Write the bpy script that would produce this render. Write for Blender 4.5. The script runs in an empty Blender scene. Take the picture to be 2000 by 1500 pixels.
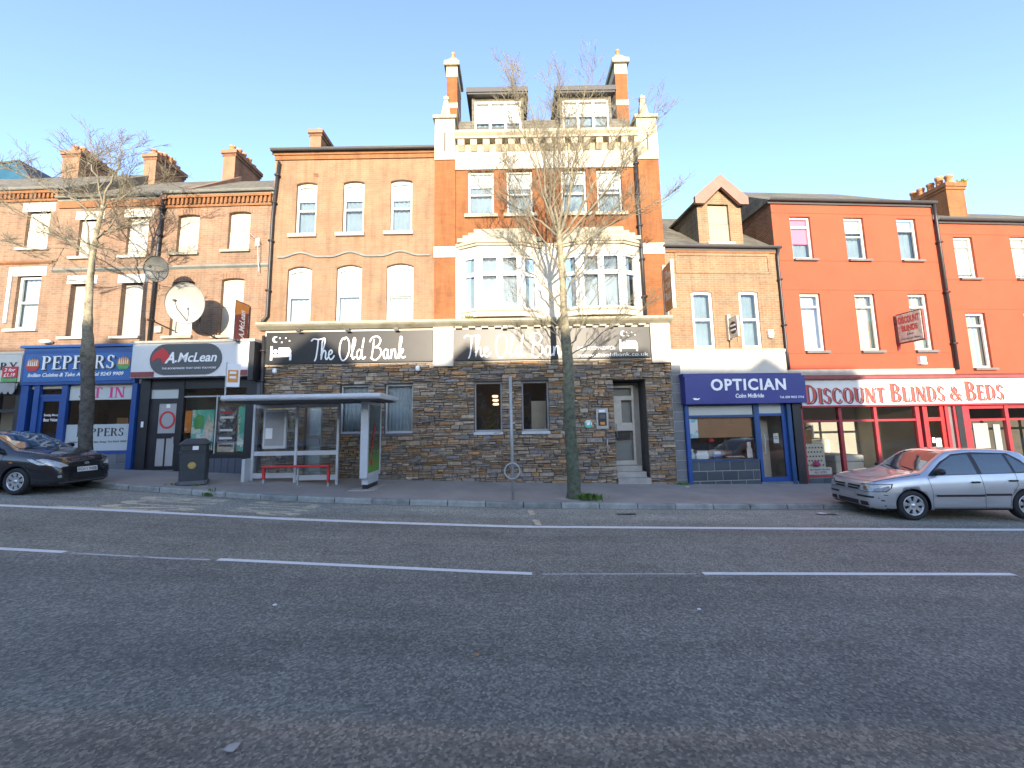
import bpy, bmesh, math, random
import numpy as np
from mathutils import Vector, Matrix
from mathutils.bvhtree import BVHTree
R = math.radians
scene = bpy.context.scene
COL = scene.collection
rnd = random.Random(7)

# ------------------------------------------------------------------ camera
cam_data = bpy.data.cameras.new('camera')
cam_data.sensor_width = 36.0
cam_data.lens = 36.0 * 890 / 2000
cam_data.shift_y = -39 / 2000
cam_data.clip_end = 2000
cam = bpy.data.objects.new('camera', cam_data)
COL.objects.link(cam)
_p, _r = R(7.5), R(-1.0)
_f = Vector((0, math.cos(_p), math.sin(_p)))
_u0 = Vector((0, -math.sin(_p), math.cos(_p)))
_x0 = Vector((1, 0, 0))
_x = math.cos(_r) * _x0 + math.sin(_r) * _u0
_u = -math.sin(_r) * _x0 + math.cos(_r) * _u0
_m = Matrix((_x, _u, -_f)).transposed().to_4x4()
_m.translation = Vector((0, 0, 2.0))
cam.matrix_world = _m
scene.camera = cam

# ------------------------------------------------------------------ light
SUN_EL, SUN_T = R(9.5), -0.03          # elevation; sideways drift of the light per metre of depth
world = bpy.data.worlds.new('World')
scene.world = world
world.use_nodes = True
wn = world.node_tree.nodes
bg = wn['Background']
sky = wn.new('ShaderNodeTexSky')
sky.sky_type = 'NISHITA'
sky.sun_disc = False
sky.sun_elevation = SUN_EL
sky.sun_rotation = R(180) + math.atan(SUN_T)
sky.altitude = 50
sky.air_density = 1.0
sky.dust_density = 0.7
sky.ozone_density = 4.0
hs = wn.new('ShaderNodeHueSaturation')      # colour adjustment of the sky light: slight hue and saturation shift
hs.inputs['Saturation'].default_value = 0.96
hs.inputs['Hue'].default_value = 0.512
hs.inputs['Value'].default_value = 1.0
world.node_tree.links.new(sky.outputs[0], hs.inputs['Color'])
world.node_tree.links.new(hs.outputs[0], bg.inputs[0])
bg.inputs[1].default_value = 0.15
sun_data = bpy.data.lights.new('sun', 'SUN')
sun_data.energy = 2.0
sun_data.angle = R(0.53)
sun_data.color = (1.0, 0.93, 0.86)
sun = bpy.data.objects.new('sun', sun_data)
COL.objects.link(sun)
_d = Vector((SUN_T, 1, -math.tan(SUN_EL))).normalized()
sun.rotation_euler = _d.to_track_quat('-Z', 'Y').to_euler()
sun.location = (0, -40, 30)
scene.view_settings.view_transform = 'Standard'
scene.view_settings.look = 'None'
scene.view_settings.gamma = 1.0
scene.view_settings.use_curve_mapping = False
scene.view_settings.use_white_balance = True          # camera set for open shade
scene.view_settings.white_balance_temperature = 7900
scene.view_settings.white_balance_tint = 8
scene.view_settings.exposure = 2.42

# ------------------------------------------------------------------ materials
def _nodes(name):
    m = bpy.data.materials.new(name)
    m.use_nodes = True
    nt = m.node_tree
    return m, nt, nt.nodes['Principled BSDF']

def _coord(nt, scale=1.0):
    tc = nt.nodes.new('ShaderNodeTexCoord')
    return tc.outputs['Object']

def _noise(nt, vec, scale, detail=5, rough=0.6):
    n = nt.nodes.new('ShaderNodeTexNoise')
    n.inputs['Scale'].default_value = scale
    n.inputs['Detail'].default_value = detail
    n.inputs['Roughness'].default_value = rough
    nt.links.new(vec, n.inputs['Vector'])
    return n

def _ramp(nt, fac, stops):
    r = nt.nodes.new('ShaderNodeValToRGB')
    el = r.color_ramp.elements
    while len(el) < len(stops):
        el.new(0.5)
    for e, (p, c) in zip(el, stops):
        e.position = p
        e.color = c if len(c) == 4 else (*c, 1)
    nt.links.new(fac, r.inputs[0])
    return r

def _mix(nt, fac, a, b, mode='MIX'):
    m = nt.nodes.new('ShaderNodeMix')
    m.data_type = 'RGBA'
    m.blend_type = mode
    for s, v in ((0, fac), (6, a), (7, b)):
        if isinstance(v, (int, float)):
            m.inputs[s].default_value = v
        elif isinstance(v, tuple):
            m.inputs[s].default_value = (*v[:3], 1)
        else:
            nt.links.new(v, m.inputs[s])
    return m.outputs[2]

def _bump(nt, bsdf, height, strength, dist=0.01):
    b = nt.nodes.new('ShaderNodeBump')
    b.inputs['Strength'].default_value = strength
    b.inputs['Distance'].default_value = dist
    nt.links.new(height, b.inputs['Height'])
    nt.links.new(b.outputs[0], bsdf.inputs['Normal'])

def k(c, f):
    return tuple(min(1, v * f) for v in c)

def pmat(name, col, rough=0.7, var=0.15, scale=4.0, bump=0.0, bscale=60, metallic=0.0, spec=0.5, coat=0.0, dirt=None, dirt_amt=0.5, emit=None):
    m, nt, b = _nodes(name)
    v = _coord(nt)
    n = _noise(nt, v, scale)
    r = _ramp(nt, n.outputs[0], [(0.3, k(col, 1 - var)), (0.7, k(col, 1 + var))])
    c = r.outputs[0]
    if dirt:
        n2 = _noise(nt, v, scale * 0.45 + 0.7, 8, 0.7)
        f = _ramp(nt, n2.outputs[0], [(0.5, (0, 0, 0)), (0.75, (dirt_amt,) * 3)])
        c = _mix(nt, f.outputs[0], c, dirt)
    nt.links.new(c, b.inputs['Base Color'])
    b.inputs['Roughness'].default_value = rough
    b.inputs['Metallic'].default_value = metallic
    b.inputs['Specular IOR Level'].default_value = spec
    b.inputs['Coat Weight'].default_value = coat
    b.inputs['Coat Roughness'].default_value = 0.04
    if emit:
        b.inputs['Emission Color'].default_value = (*emit[0], 1)
        b.inputs['Emission Strength'].default_value = emit[1]
    if bump:
        n3 = _noise(nt, v, bscale, 4)
        _bump(nt, b, n3.outputs[0], bump, 0.02)
    return m

def brick_mat(name, c1, c2, mortar, dirt=(0.2, 0.15, 0.11), dirt_amt=0.5, bw=0.225, rh=0.075, ms=0.010, bump=0.6, paint=None):
    m, nt, b = _nodes(name)
    v = _coord(nt)
    s = nt.nodes.new('ShaderNodeSeparateXYZ')
    nt.links.new(v, s.inputs[0])
    a = nt.nodes.new('ShaderNodeMath')
    nt.links.new(s.outputs[0], a.inputs[0])
    nt.links.new(s.outputs[1], a.inputs[1])
    cb = nt.nodes.new('ShaderNodeCombineXYZ')
    nt.links.new(a.outputs[0], cb.inputs[0])
    nt.links.new(s.outputs[2], cb.inputs[1])
    t = nt.nodes.new('ShaderNodeTexBrick')
    t.inputs['Scale'].default_value = 1
    t.inputs['Brick Width'].default_value = bw
    t.inputs['Row Height'].default_value = rh
    t.inputs['Mortar Size'].default_value = ms
    t.inputs['Mortar Smooth'].default_value = 0.3
    t.inputs['Bias'].default_value = -0.1
    t.inputs['Color1'].default_value = (*c1, 1)
    t.inputs['Color2'].default_value = (*c2, 1)
    t.inputs['Mortar'].default_value = (*mortar, 1)
    nt.links.new(cb.outputs[0], t.inputs['Vector'])
    n = _noise(nt, v, 1.1, 8, 0.65)
    big = _ramp(nt, n.outputs[0], [(0.3, (0.80, 0.80, 0.80)), (0.7, (1.14, 1.12, 1.1))])
    c = _mix(nt, 1.0, t.outputs[0], big.outputs[0], 'MULTIPLY')
    n2 = _noise(nt, v, 2.3, 9, 0.75)
    f = _ramp(nt, n2.outputs[0], [(0.56, (0, 0, 0)), (0.74, (dirt_amt,) * 3)])
    c = _mix(nt, f.outputs[0], c, dirt)
    mp = nt.nodes.new('ShaderNodeMapping')
    mp.inputs['Scale'].default_value = (2.6, 2.6, 0.28)
    nt.links.new(v, mp.inputs[0])
    n4 = _noise(nt, mp.outputs[0], 1.6, 7, 0.7)          # rain streaks and soot running down
    st = _ramp(nt, n4.outputs[0], [(0.36, (0.74, 0.72, 0.70)), (0.52, (1.0, 1.0, 1.0)), (0.72, (1.10, 1.09, 1.08))])
    c = _mix(nt, 0.8, c, st.outputs[0], 'MULTIPLY')
    nt.links.new(c, b.inputs['Base Color'])
    b.inputs['Roughness'].default_value = 0.85
    b.inputs['Specular IOR Level'].default_value = 0.25
    n3 = _noise(nt, v, 45, 4)
    inv = nt.nodes.new('ShaderNodeMath')
    inv.operation = 'MULTIPLY_ADD'
    nt.links.new(t.outputs['Fac'], inv.inputs[0])
    inv.inputs[1].default_value = -1.0
    nt.links.new(n3.outputs[0], inv.inputs[2])
    _bump(nt, b, inv.outputs[0], bump, 0.008)
    return m

def glass_mat(name, tint=(0.85, 0.92, 0.95), refl=0.10, rough=0.02):
    m = bpy.data.materials.new(name)
    m.use_nodes = True
    nt = m.node_tree
    nt.nodes.remove(nt.nodes['Principled BSDF'])
    out = nt.nodes['Material Output']
    tr = nt.nodes.new('ShaderNodeBsdfTransparent')
    tr.inputs[0].default_value = (*tint, 1)
    gl = nt.nodes.new('ShaderNodeBsdfGlossy')
    gl.inputs['Roughness'].default_value = rough
    gl.inputs[0].default_value = (1, 1, 1, 1)
    lw = nt.nodes.new('ShaderNodeFresnel')
    lw.inputs[0].default_value = 1.45
    ad = nt.nodes.new('ShaderNodeMath')
    ad.operation = 'ADD'
    ad.use_clamp = True
    nt.links.new(lw.outputs[0], ad.inputs[0])
    ad.inputs[1].default_value = refl
    # slight waviness of old panes
    tc = nt.nodes.new('ShaderNodeTexCoord')
    n = _noise(nt, tc.outputs['Object'], 1.7, 2)
    bp = nt.nodes.new('ShaderNodeBump')
    bp.inputs['Strength'].default_value = 0.05
    bp.inputs['Distance'].default_value = 0.05
    nt.links.new(n.outputs[0], bp.inputs['Height'])
    nt.links.new(bp.outputs[0], gl.inputs['Normal'])
    mx = nt.nodes.new('ShaderNodeMixShader')
    nt.links.new(ad.outputs[0], mx.inputs[0])
    nt.links.new(tr.outputs[0], mx.inputs[1])
    nt.links.new(gl.outputs[0], mx.inputs[2])
    nt.links.new(mx.outputs[0], out.inputs[0])
    return m

M = {}
M['brick_a'] = brick_mat('brick_terrace', (0.260, 0.161, 0.108), (0.206, 0.122, 0.082), (0.247, 0.197, 0.151), dirt_amt=0.35)
M['brick_b'] = brick_mat('brick_hotel', (0.271, 0.165, 0.104), (0.239, 0.141, 0.087), (0.247, 0.179, 0.125), dirt=(0.27, 0.17, 0.11), dirt_amt=0.25)
M['brick_c'] = brick_mat('brick_red_pressed', (0.260, 0.105, 0.044), (0.227, 0.088, 0.038), (0.210, 0.097, 0.050), dirt=(0.25, 0.13, 0.08), dirt_amt=0.2, ms=0.006)
M['brick_d'] = brick_mat('brick_optician', (0.288, 0.169, 0.099), (0.222, 0.127, 0.073), (0.255, 0.216, 0.161), dirt_amt=0.3)
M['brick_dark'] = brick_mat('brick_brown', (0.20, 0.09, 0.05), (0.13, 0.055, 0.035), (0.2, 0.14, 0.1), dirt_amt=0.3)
M['brick_trim'] = brick_mat('brick_trim', (0.269, 0.113, 0.050), (0.235, 0.097, 0.042), (0.218, 0.118, 0.067), dirt_amt=0.3)
M['render_red'] = pmat('painted_render', (0.325, 0.064, 0.029), 0.8, 0.08, 0.8, 0.25, 90, dirt=(0.255, 0.044, 0.02), dirt_amt=0.5)
M['stone'] = pmat('cream_stone', (0.40, 0.355, 0.27), 0.8, 0.10, 2.5, 0.25, 40, dirt=(0.20, 0.175, 0.12), dirt_amt=0.5)
M['stone_mossy'] = pmat('mossy_stone', (0.34, 0.315, 0.24), 0.85, 0.15, 2.0, 0.3, 40, dirt=(0.13, 0.135, 0.06), dirt_amt=0.85)
M['white_wall'] = pmat('white_painted_render', (0.52, 0.485, 0.42), 0.75, 0.06, 1.5, 0.15, 60, dirt=(0.30, 0.265, 0.21), dirt_amt=0.45)
M['upvc'] = pmat('white_upvc', (0.58, 0.58, 0.56), 0.35, 0.03, 2)
M['old_white'] = pmat('weathered_white_paint', (0.50, 0.475, 0.41), 0.7, 0.08, 5, dirt=(0.30, 0.26, 0.2), dirt_amt=0.5)
M['board'] = pmat('cream_boarding', (0.44, 0.40, 0.32), 0.75, 0.08, 3, dirt=(0.26, 0.23, 0.18), dirt_amt=0.5)
M['board_grey'] = pmat('grey_boarding', (0.31, 0.305, 0.30), 0.7, 0.08, 2, dirt=(0.23, 0.21, 0.18), dirt_amt=0.5)
M['board_dull'] = pmat('dull_beige_boarding', (0.25, 0.235, 0.195), 0.75, 0.06, 2)
M['lead'] = pmat('lead_grey', (0.16, 0.17, 0.16), 0.7, 0.2, 3, dirt=(0.25, 0.24, 0.17), dirt_amt=0.6)
M['slate'] = brick_mat('roof_slate', (0.17, 0.16, 0.135), (0.12, 0.115, 0.10), (0.05, 0.05, 0.045), dirt=(0.27, 0.25, 0.13), dirt_amt=0.8, bw=0.28, rh=0.2, ms=0.008)
M['black_pipe'] = pmat('black_iron', (0.025, 0.025, 0.028), 0.45, 0.2, 6)
M['sill_grey'] = pmat('grey_sill_paint', (0.13, 0.12, 0.12), 0.6, 0.15, 4)
M['glass'] = glass_mat('window_glass', refl=0.045)
M['shop_glass'] = glass_mat('shop_glass', (0.9, 0.93, 0.92), 0.05)
M['blind'] = pmat('white_blind', (0.55, 0.545, 0.52), 0.8, 0.04, 2)
M['net'] = pmat('grey_net_curtain', (0.20, 0.245, 0.27), 0.9, 0.14, 1.6)
M['net_pale'] = pmat('pale_net_curtain', (0.42, 0.46, 0.47), 0.9, 0.12, 1.3)
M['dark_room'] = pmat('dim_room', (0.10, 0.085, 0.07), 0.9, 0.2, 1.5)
M['room'] = pmat('shop_room_plaster', (0.36, 0.34, 0.30), 0.9, 0.1, 1.2)
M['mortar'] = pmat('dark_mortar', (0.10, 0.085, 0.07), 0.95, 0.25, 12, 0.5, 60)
M['gloss_black'] = pmat('black_gloss_sign', (0.012, 0.012, 0.013), 0.40, 0.2, 3, spec=0.36)
M['letter_white'] = pmat('white_lettering', (0.82, 0.82, 0.80), 0.5, 0.02, 3)
M['letter_black'] = pmat('black_lettering', (0.03, 0.03, 0.03), 0.5, 0.1, 3)
M['letter_red'] = pmat('red_lettering', (0.55, 0.075, 0.05), 0.5, 0.06, 3)
M['letter_dark_red'] = pmat('dark_lettering_shadow', (0.10, 0.04, 0.06), 0.5, 0.1, 3)
M['blue'] = pmat('blue_shop_paint', (0.010, 0.065, 0.24), 0.35, 0.1, 3)
M['navy'] = pmat('navy_sign_paint', (0.022, 0.03, 0.19), 0.4, 0.08, 1.5)
M['teal_blue'] = pmat('dark_blue_paint', (0.012, 0.06, 0.16), 0.35, 0.12, 3)
M['black_paint'] = pmat('black_shop_paint', (0.018, 0.018, 0.021), 0.4, 0.2, 3)
M['red_frame'] = pmat('red_frame_paint', (0.31, 0.028, 0.036), 0.45, 0.12, 3)
M['maroon'] = pmat('maroon_paint', (0.23, 0.05, 0.05), 0.6, 0.25, 2.5)
M['pink_board'] = pmat('faded_pink_bargeboard', (0.235, 0.13, 0.105), 0.7, 0.1, 2.5, dirt=(0.18, 0.095, 0.075), dirt_amt=0.4)
M['tile'] = pmat('slate_grey_tile', (0.055, 0.072, 0.085), 0.35, 0.2, 2.0, 0.1, 50)
M['tile_mid'] = pmat('grey_wall_tile', (0.13, 0.14, 0.15), 0.45, 0.15, 2.0, 0.1, 50)
M['grout'] = pmat('pale_grout', (0.36, 0.36, 0.35), 0.9, 0.1, 8)
M['frost'] = pmat('frosted_film', (0.40, 0.45, 0.46), 0.55, 0.04, 2)
M['cream_film'] = pmat('cream_film', (0.46, 0.50, 0.48), 0.55, 0.05, 2)
M['grey_panel'] = pmat('grey_door_panel', (0.33, 0.33, 0.33), 0.5, 0.04, 2)
M['sign_grey'] = pmat('dark_grey_sign_panel', (0.075, 0.08, 0.085), 0.45, 0.06, 2)
M['sign_white'] = pmat('white_sign_board', (0.66, 0.66, 0.65), 0.45, 0.04, 1.2, dirt=(0.5, 0.48, 0.45), dirt_amt=0.35)
M['sign_cream'] = pmat('cream_sign_board', (0.62, 0.60, 0.52), 0.5, 0.05, 1.2)
M['red'] = pmat('bright_red', (0.55, 0.03, 0.03), 0.4, 0.08, 3)
M['magenta'] = pmat('magenta_lettering', (0.62, 0.03, 0.20), 0.5, 0.05, 3)
M['orange'] = pmat('orange_print', (0.65, 0.24, 0.05), 0.6, 0.15, 6)
M['green'] = pmat('green_print', (0.08, 0.36, 0.12), 0.6, 0.2, 6)
M['sky_print'] = pmat('blue_white_print', (0.25, 0.58, 0.72), 0.6, 0.7, 7)
M['teal_print'] = pmat('teal_print', (0.10, 0.42, 0.33), 0.6, 0.6, 5)
M['peach_print'] = pmat('peach_print', (0.55, 0.50, 0.42), 0.6, 0.35, 8)
M['photo_print'] = pmat('dark_photo_print', (0.12, 0.13, 0.15), 0.5, 0.9, 14)
M['brown_blind'] = pmat('brown_roller_blind', (0.40, 0.225, 0.125), 0.85, 0.06, 1.5)
M['wood'] = pmat('warm_wood', (0.33, 0.17, 0.07), 0.55, 0.3, 5)
M['paper'] = pmat('white_paper', (0.74, 0.74, 0.72), 0.7, 0.04, 4)
M['pale_cloth'] = pmat('pale_bed_fabric', (0.62, 0.58, 0.50), 0.9, 0.06, 3)
M['shelter'] = pmat('shelter_grey_paint', (0.50, 0.52, 0.53), 0.4, 0.06, 3, dirt=(0.3, 0.31, 0.32), dirt_amt=0.4)
M['shelter_roof'] = pmat('shelter_roof_dark', (0.05, 0.05, 0.055), 0.5, 0.1, 3)
M['galv'] = pmat('galvanised_steel', (0.36, 0.38, 0.37), 0.5, 0.12, 9, metallic=0.3)
M['bin'] = pmat('bin_black_plastic', (0.035, 0.042, 0.048), 0.45, 0.2, 5, 0.1, 40)
M['gold'] = pmat('gold_crest', (0.42, 0.30, 0.10), 0.4, 0.2, 8, metallic=0.4)
M['dish'] = pmat('dish_white', (0.34, 0.33, 0.295), 0.6, 0.08, 3, dirt=(0.24, 0.225, 0.19), dirt_amt=0.5)
M['dish_dark'] = pmat('dish_dark', (0.10, 0.105, 0.10), 0.6, 0.3, 3)
M['terracotta'] = pmat('terracotta_pot', (0.50, 0.22, 0.11), 0.8, 0.2, 5, dirt=(0.15, 0.1, 0.08), dirt_amt=0.6)
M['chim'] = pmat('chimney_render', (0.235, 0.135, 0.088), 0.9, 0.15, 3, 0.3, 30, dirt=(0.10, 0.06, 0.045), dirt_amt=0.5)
M['concrete'] = pmat('step_concrete', (0.36, 0.33, 0.29), 0.85, 0.15, 4, 0.2, 60, dirt=(0.2, 0.18, 0.15), dirt_amt=0.5)
M['kerb'] = pmat('kerb_concrete', (0.27, 0.28, 0.255), 0.85, 0.22, 4, 0.3, 90, dirt=(0.06, 0.065, 0.06), dirt_amt=0.6)
M['blue_clad'] = pmat('blue_cladding', (0.012, 0.075, 0.13), 0.35, 0.2, 2)
M['leaf'] = pmat('weed_leaf', (0.09, 0.17, 0.03), 0.7, 0.4, 9)
M['moss'] = pmat('moss', (0.14, 0.16, 0.03), 0.95, 0.4, 20)
M['lamp_glow'] = pmat('lamp_globe', (0.9, 0.7, 0.5), 0.5, 0, 1, emit=((1.0, 0.70, 0.42), 0.5))
M['line'] = pmat('white_road_paint', (0.68, 0.67, 0.63), 0.8, 0.08, 14, 0.3, 120, dirt=(0.40, 0.39, 0.37), dirt_amt=0.45)

def _tint(m, lo, hi):
    """each object that uses the material gets its own brightness"""
    nt = m.node_tree
    b = nt.nodes['Principled BSDF']
    src = b.inputs['Base Color'].links[0].from_socket
    oi = nt.nodes.new('ShaderNodeObjectInfo')
    r = _ramp(nt, oi.outputs['Random'], [(0.0, (lo, lo, lo)), (1.0, (hi, hi * 0.99, hi * 0.97))])
    nt.links.new(_mix(nt, 1.0, src, r.outputs[0], 'MULTIPLY'), b.inputs['Base Color'])
for _n in ('kerb', 'tile', 'tile_mid'):
    _tint(M[_n], 0.78, 1.2)

def collage(name, cols, scale):
    """busy printed poster: irregular patches of a few colours"""
    m, nt, b = _nodes(name)
    v = _coord(nt)
    n = _noise(nt, v, scale * 0.8, 5, 0.7)
    mx = _mix(nt, 0.35, v, n.outputs['Color'])
    vo = nt.nodes.new('ShaderNodeTexVoronoi')
    vo.inputs['Scale'].default_value = scale
    nt.links.new(mx, vo.inputs['Vector'])
    s = nt.nodes.new('ShaderNodeSeparateColor')
    nt.links.new(vo.outputs['Color'], s.inputs[0])
    r = _ramp(nt, s.outputs[0], [(i / len(cols), c) for i, c in enumerate(cols)])
    r.color_ramp.interpolation = 'CONSTANT'
    nt.links.new(r.outputs[0], b.inputs['Base Color'])
    b.inputs['Roughness'].default_value = 0.5
    return m
M['teal_print'] = collage('teal_poster_print', [(.05, .40, .32), (.30, .60, .50), (.62, .55, .45), (.08, .46, .36), (.66, .66, .60), (.20, .50, .48)], 5.5)
M['sky_print'] = collage('blue_poster_print', [(.20, .55, .72), (.70, .76, .78), (.35, .66, .78), (.76, .78, .78)], 6)
M['photo_print'] = collage('dark_photo_poster_print', [(.03, .03, .035), (.10, .11, .13), (.02, .02, .02), (.22, .26, .30), (.05, .06, .08), (.4, .42, .44)], 13)

def paint_faded(name, col):
    """worn road paint: paint broken up by asphalt showing through"""
    m, nt, b = _nodes(name)
    v = _coord(nt)
    n = _noise(nt, v, 9, 8, 0.75)
    f = _ramp(nt, n.outputs[0], [(0.34, (0, 0, 0)), (0.52, (0.9, 0.9, 0.9))])
    c = _mix(nt, f.outputs[0], (0.15, 0.15, 0.15), col)
    nt.links.new(c, b.inputs['Base Color'])
    b.inputs['Roughness'].default_value = 0.85
    return m
M['yellow_worn'] = paint_faded('worn_yellow_road_paint', (0.60, 0.51, 0.34))
M['white_worn'] = paint_faded('worn_white_road_paint', (0.5, 0.49, 0.46))

def asphalt():
    m, nt, b = _nodes('road_asphalt')
    v = _coord(nt)
    s = nt.nodes.new('ShaderNodeSeparateXYZ')
    nt.links.new(v, s.inputs[0])
    wob = _noise(nt, v, 0.5, 5)
    y = nt.nodes.new('ShaderNodeMath')
    y.operation = 'MULTIPLY_ADD'
    nt.links.new(wob.outputs[0], y.inputs[0])
    y.inputs[1].default_value = 0.35
    nt.links.new(s.outputs[1], y.inputs[2])
    mr = nt.nodes.new('ShaderNodeMapRange')
    nt.links.new(y.outputs[0], mr.inputs[0])
    mr.inputs[1].default_value = 0.0
    mr.inputs[2].default_value = 13.0
    # bands along the street: resurfaced near lane, polished wheel tracks, far lane, bus bay
    base = _ramp(nt, mr.outputs[0], [(0.0, (0.187, 0.171, 0.136)), (0.255, (0.193, 0.171, 0.132)), (0.262, (0.231, 0.194, 0.147)), (0.275, (0.162, 0.165, 0.141)),
                                     (0.40, (0.179, 0.181, 0.153)), (0.50, (0.179, 0.177, 0.149)), (0.53, (0.218, 0.208, 0.171)), (0.60, (0.231, 0.218, 0.177)),
                                     (0.67, (0.212, 0.204, 0.168)), (0.73, (0.231, 0.221, 0.181)), (0.80, (0.302, 0.294, 0.244))])
    big = _noise(nt, v, 0.9, 8, 0.7)
    bigr = _ramp(nt, big.outputs[0], [(0.25, (0.78, 0.78, 0.78)), (0.75, (1.22, 1.21, 1.2))])
    c = _mix(nt, 1.0, base.outputs[0], bigr.outputs[0], 'MULTIPLY')
    # oil and tyre stains drawn out along the street, a few fine cracks
    mp = nt.nodes.new('ShaderNodeMapping')
    mp.inputs['Scale'].default_value = (0.16, 1.5, 1.0)
    nt.links.new(v, mp.inputs[0])
    n5 = _noise(nt, mp.outputs[0], 1.3, 7, 0.65)
    tr = _ramp(nt, n5.outputs[0], [(0.32, (0.80, 0.80, 0.80)), (0.5, (1.0, 1.0, 1.0)), (0.7, (1.16, 1.15, 1.13))])
    c = _mix(nt, 1.0, c, tr.outputs[0], 'MULTIPLY')
    wv = _noise(nt, v, 2.2, 6, 0.7)
    wm = _mix(nt, 0.35, v, wv.outputs['Color'])
    ck = nt.nodes.new('ShaderNodeTexVoronoi')
    ck.feature = 'DISTANCE_TO_EDGE'
    ck.inputs['Scale'].default_value = 0.42
    nt.links.new(wm, ck.inputs['Vector'])
    cr_ = _ramp(nt, ck.outputs['Distance'], [(0.0, (0.45, 0.45, 0.45)), (0.0035, (1, 1, 1))])
    gate = _ramp(nt, big.outputs[0], [(0.47, (0, 0, 0)), (0.56, (0.8, 0.8, 0.8))])
    c = _mix(nt, gate.outputs[0], c, _mix(nt, 1.0, c, cr_.outputs[0], 'MULTIPLY'))
    # aggregate
    vo = nt.nodes.new('ShaderNodeTexVoronoi')
    vo.inputs['Scale'].default_value = 48
    nt.links.new(v, vo.inputs['Vector'])
    agg = _ramp(nt, vo.outputs['Color'], [(0.15, (0.45, 0.45, 0.46)), (0.6, (1.05, 1.05, 1.05)), (0.95, (2.0, 1.95, 1.85))])
    c = _mix(nt, 0.75, c, agg.outputs[0], 'MULTIPLY')
    fine = _noise(nt, v, 150, 3)
    fr = _ramp(nt, fine.outputs[0], [(0.3, (0.7, 0.7, 0.7)), (0.7, (1.3, 1.3, 1.3))])
    c = _mix(nt, 0.7, c, fr.outputs[0], 'MULTIPLY')
    nt.links.new(c, b.inputs['Base Color'])
    b.inputs['Roughness'].default_value = 0.75
    b.inputs['Specular IOR Level'].default_value = 0.4
    h = nt.nodes.new('ShaderNodeMath')
    h.operation = 'ADD'
    nt.links.new(vo.outputs['Distance'], h.inputs[0])
    nt.links.new(fine.outputs[0], h.inputs[1])
    _bump(nt, b, h.outputs[0], 0.9, 0.012)
    return m
M['asphalt'] = asphalt()
M['pave'] = pmat('pavement_tarmac', (0.30, 0.265, 0.23), 0.9, 0.14, 1.1, 0.6, 110, dirt=(0.22, 0.195, 0.17), dirt_amt=0.6)
M['ground'] = pmat('far_ground', (0.07, 0.07, 0.07), 0.9, 0.2, 0.5)

def stone_mat():
    m, nt, b = _nodes('rustic_stone')
    a = nt.nodes.new('ShaderNodeAttribute')
    a.attribute_name = 'tone'
    v = _coord(nt)
    n = _noise(nt, v, 9, 8, 0.7)
    r = _ramp(nt, n.outputs[0], [(0.3, (0.55, 0.55, 0.58)), (0.55, (1.0, 1.0, 1.0)), (0.75, (1.45, 1.38, 1.28))])
    c = _mix(nt, 1.0, a.outputs[0], r.outputs[0], 'MULTIPLY')
    nt.links.new(c, b.inputs['Base Color'])
    b.inputs['Roughness'].default_value = 0.85
    n3 = _noise(nt, v, 30, 6, 0.7)
    _bump(nt, b, n3.outputs[0], 0.8, 0.02)
    return m
M['rubble'] = stone_mat()

def bark_mat(name, lo, hi, z0, z1):
    """bark: darker lo tone on the lower trunk, paler hi tone higher up"""
    m, nt, b = _nodes(name)
    v = _coord(nt)
    s = nt.nodes.new('ShaderNodeSeparateXYZ')
    nt.links.new(v, s.inputs[0])
    n = _noise(nt, v, 7, 8, 0.7)
    a = nt.nodes.new('ShaderNodeMath')
    a.operation = 'MULTIPLY_ADD'
    nt.links.new(n.outputs[0], a.inputs[0])
    a.inputs[1].default_value = 1.6
    nt.links.new(s.outputs[2], a.inputs[2])
    mr = nt.nodes.new('ShaderNodeMapRange')
    nt.links.new(a.outputs[0], mr.inputs[0])
    mr.inputs[1].default_value = z0
    mr.inputs[2].default_value = z1
    c = _mix(nt, mr.outputs[0], lo, hi)
    n2 = _noise(nt, v, 6.5, 9, 0.78)
    d = _ramp(nt, n2.outputs[0], [(0.36, (0.35, 0.33, 0.3)), (0.5, (0.9, 0.9, 0.9)), (0.68, (1.35, 1.35, 1.3))])
    c = _mix(nt, 1.0, c, d.outputs[0], 'MULTIPLY')
    nt.links.new(c, b.inputs['Base Color'])
    b.inputs['Roughness'].default_value = 0.9
    _bump(nt, b, n2.outputs[0], 1.0, 0.05)
    return m
M['bark1'] = bark_mat('bark_plane', (0.115, 0.13, 0.085), (0.31, 0.27, 0.18), 3.0, 6.0)
M['bark2'] = bark_mat('bark_rough', (0.11, 0.10, 0.085), (0.33, 0.29, 0.20), 3.8, 5.6)
M['twig'] = pmat('pale_twigs', (0.19, 0.165, 0.115), 0.85, 0.25, 3)

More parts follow.
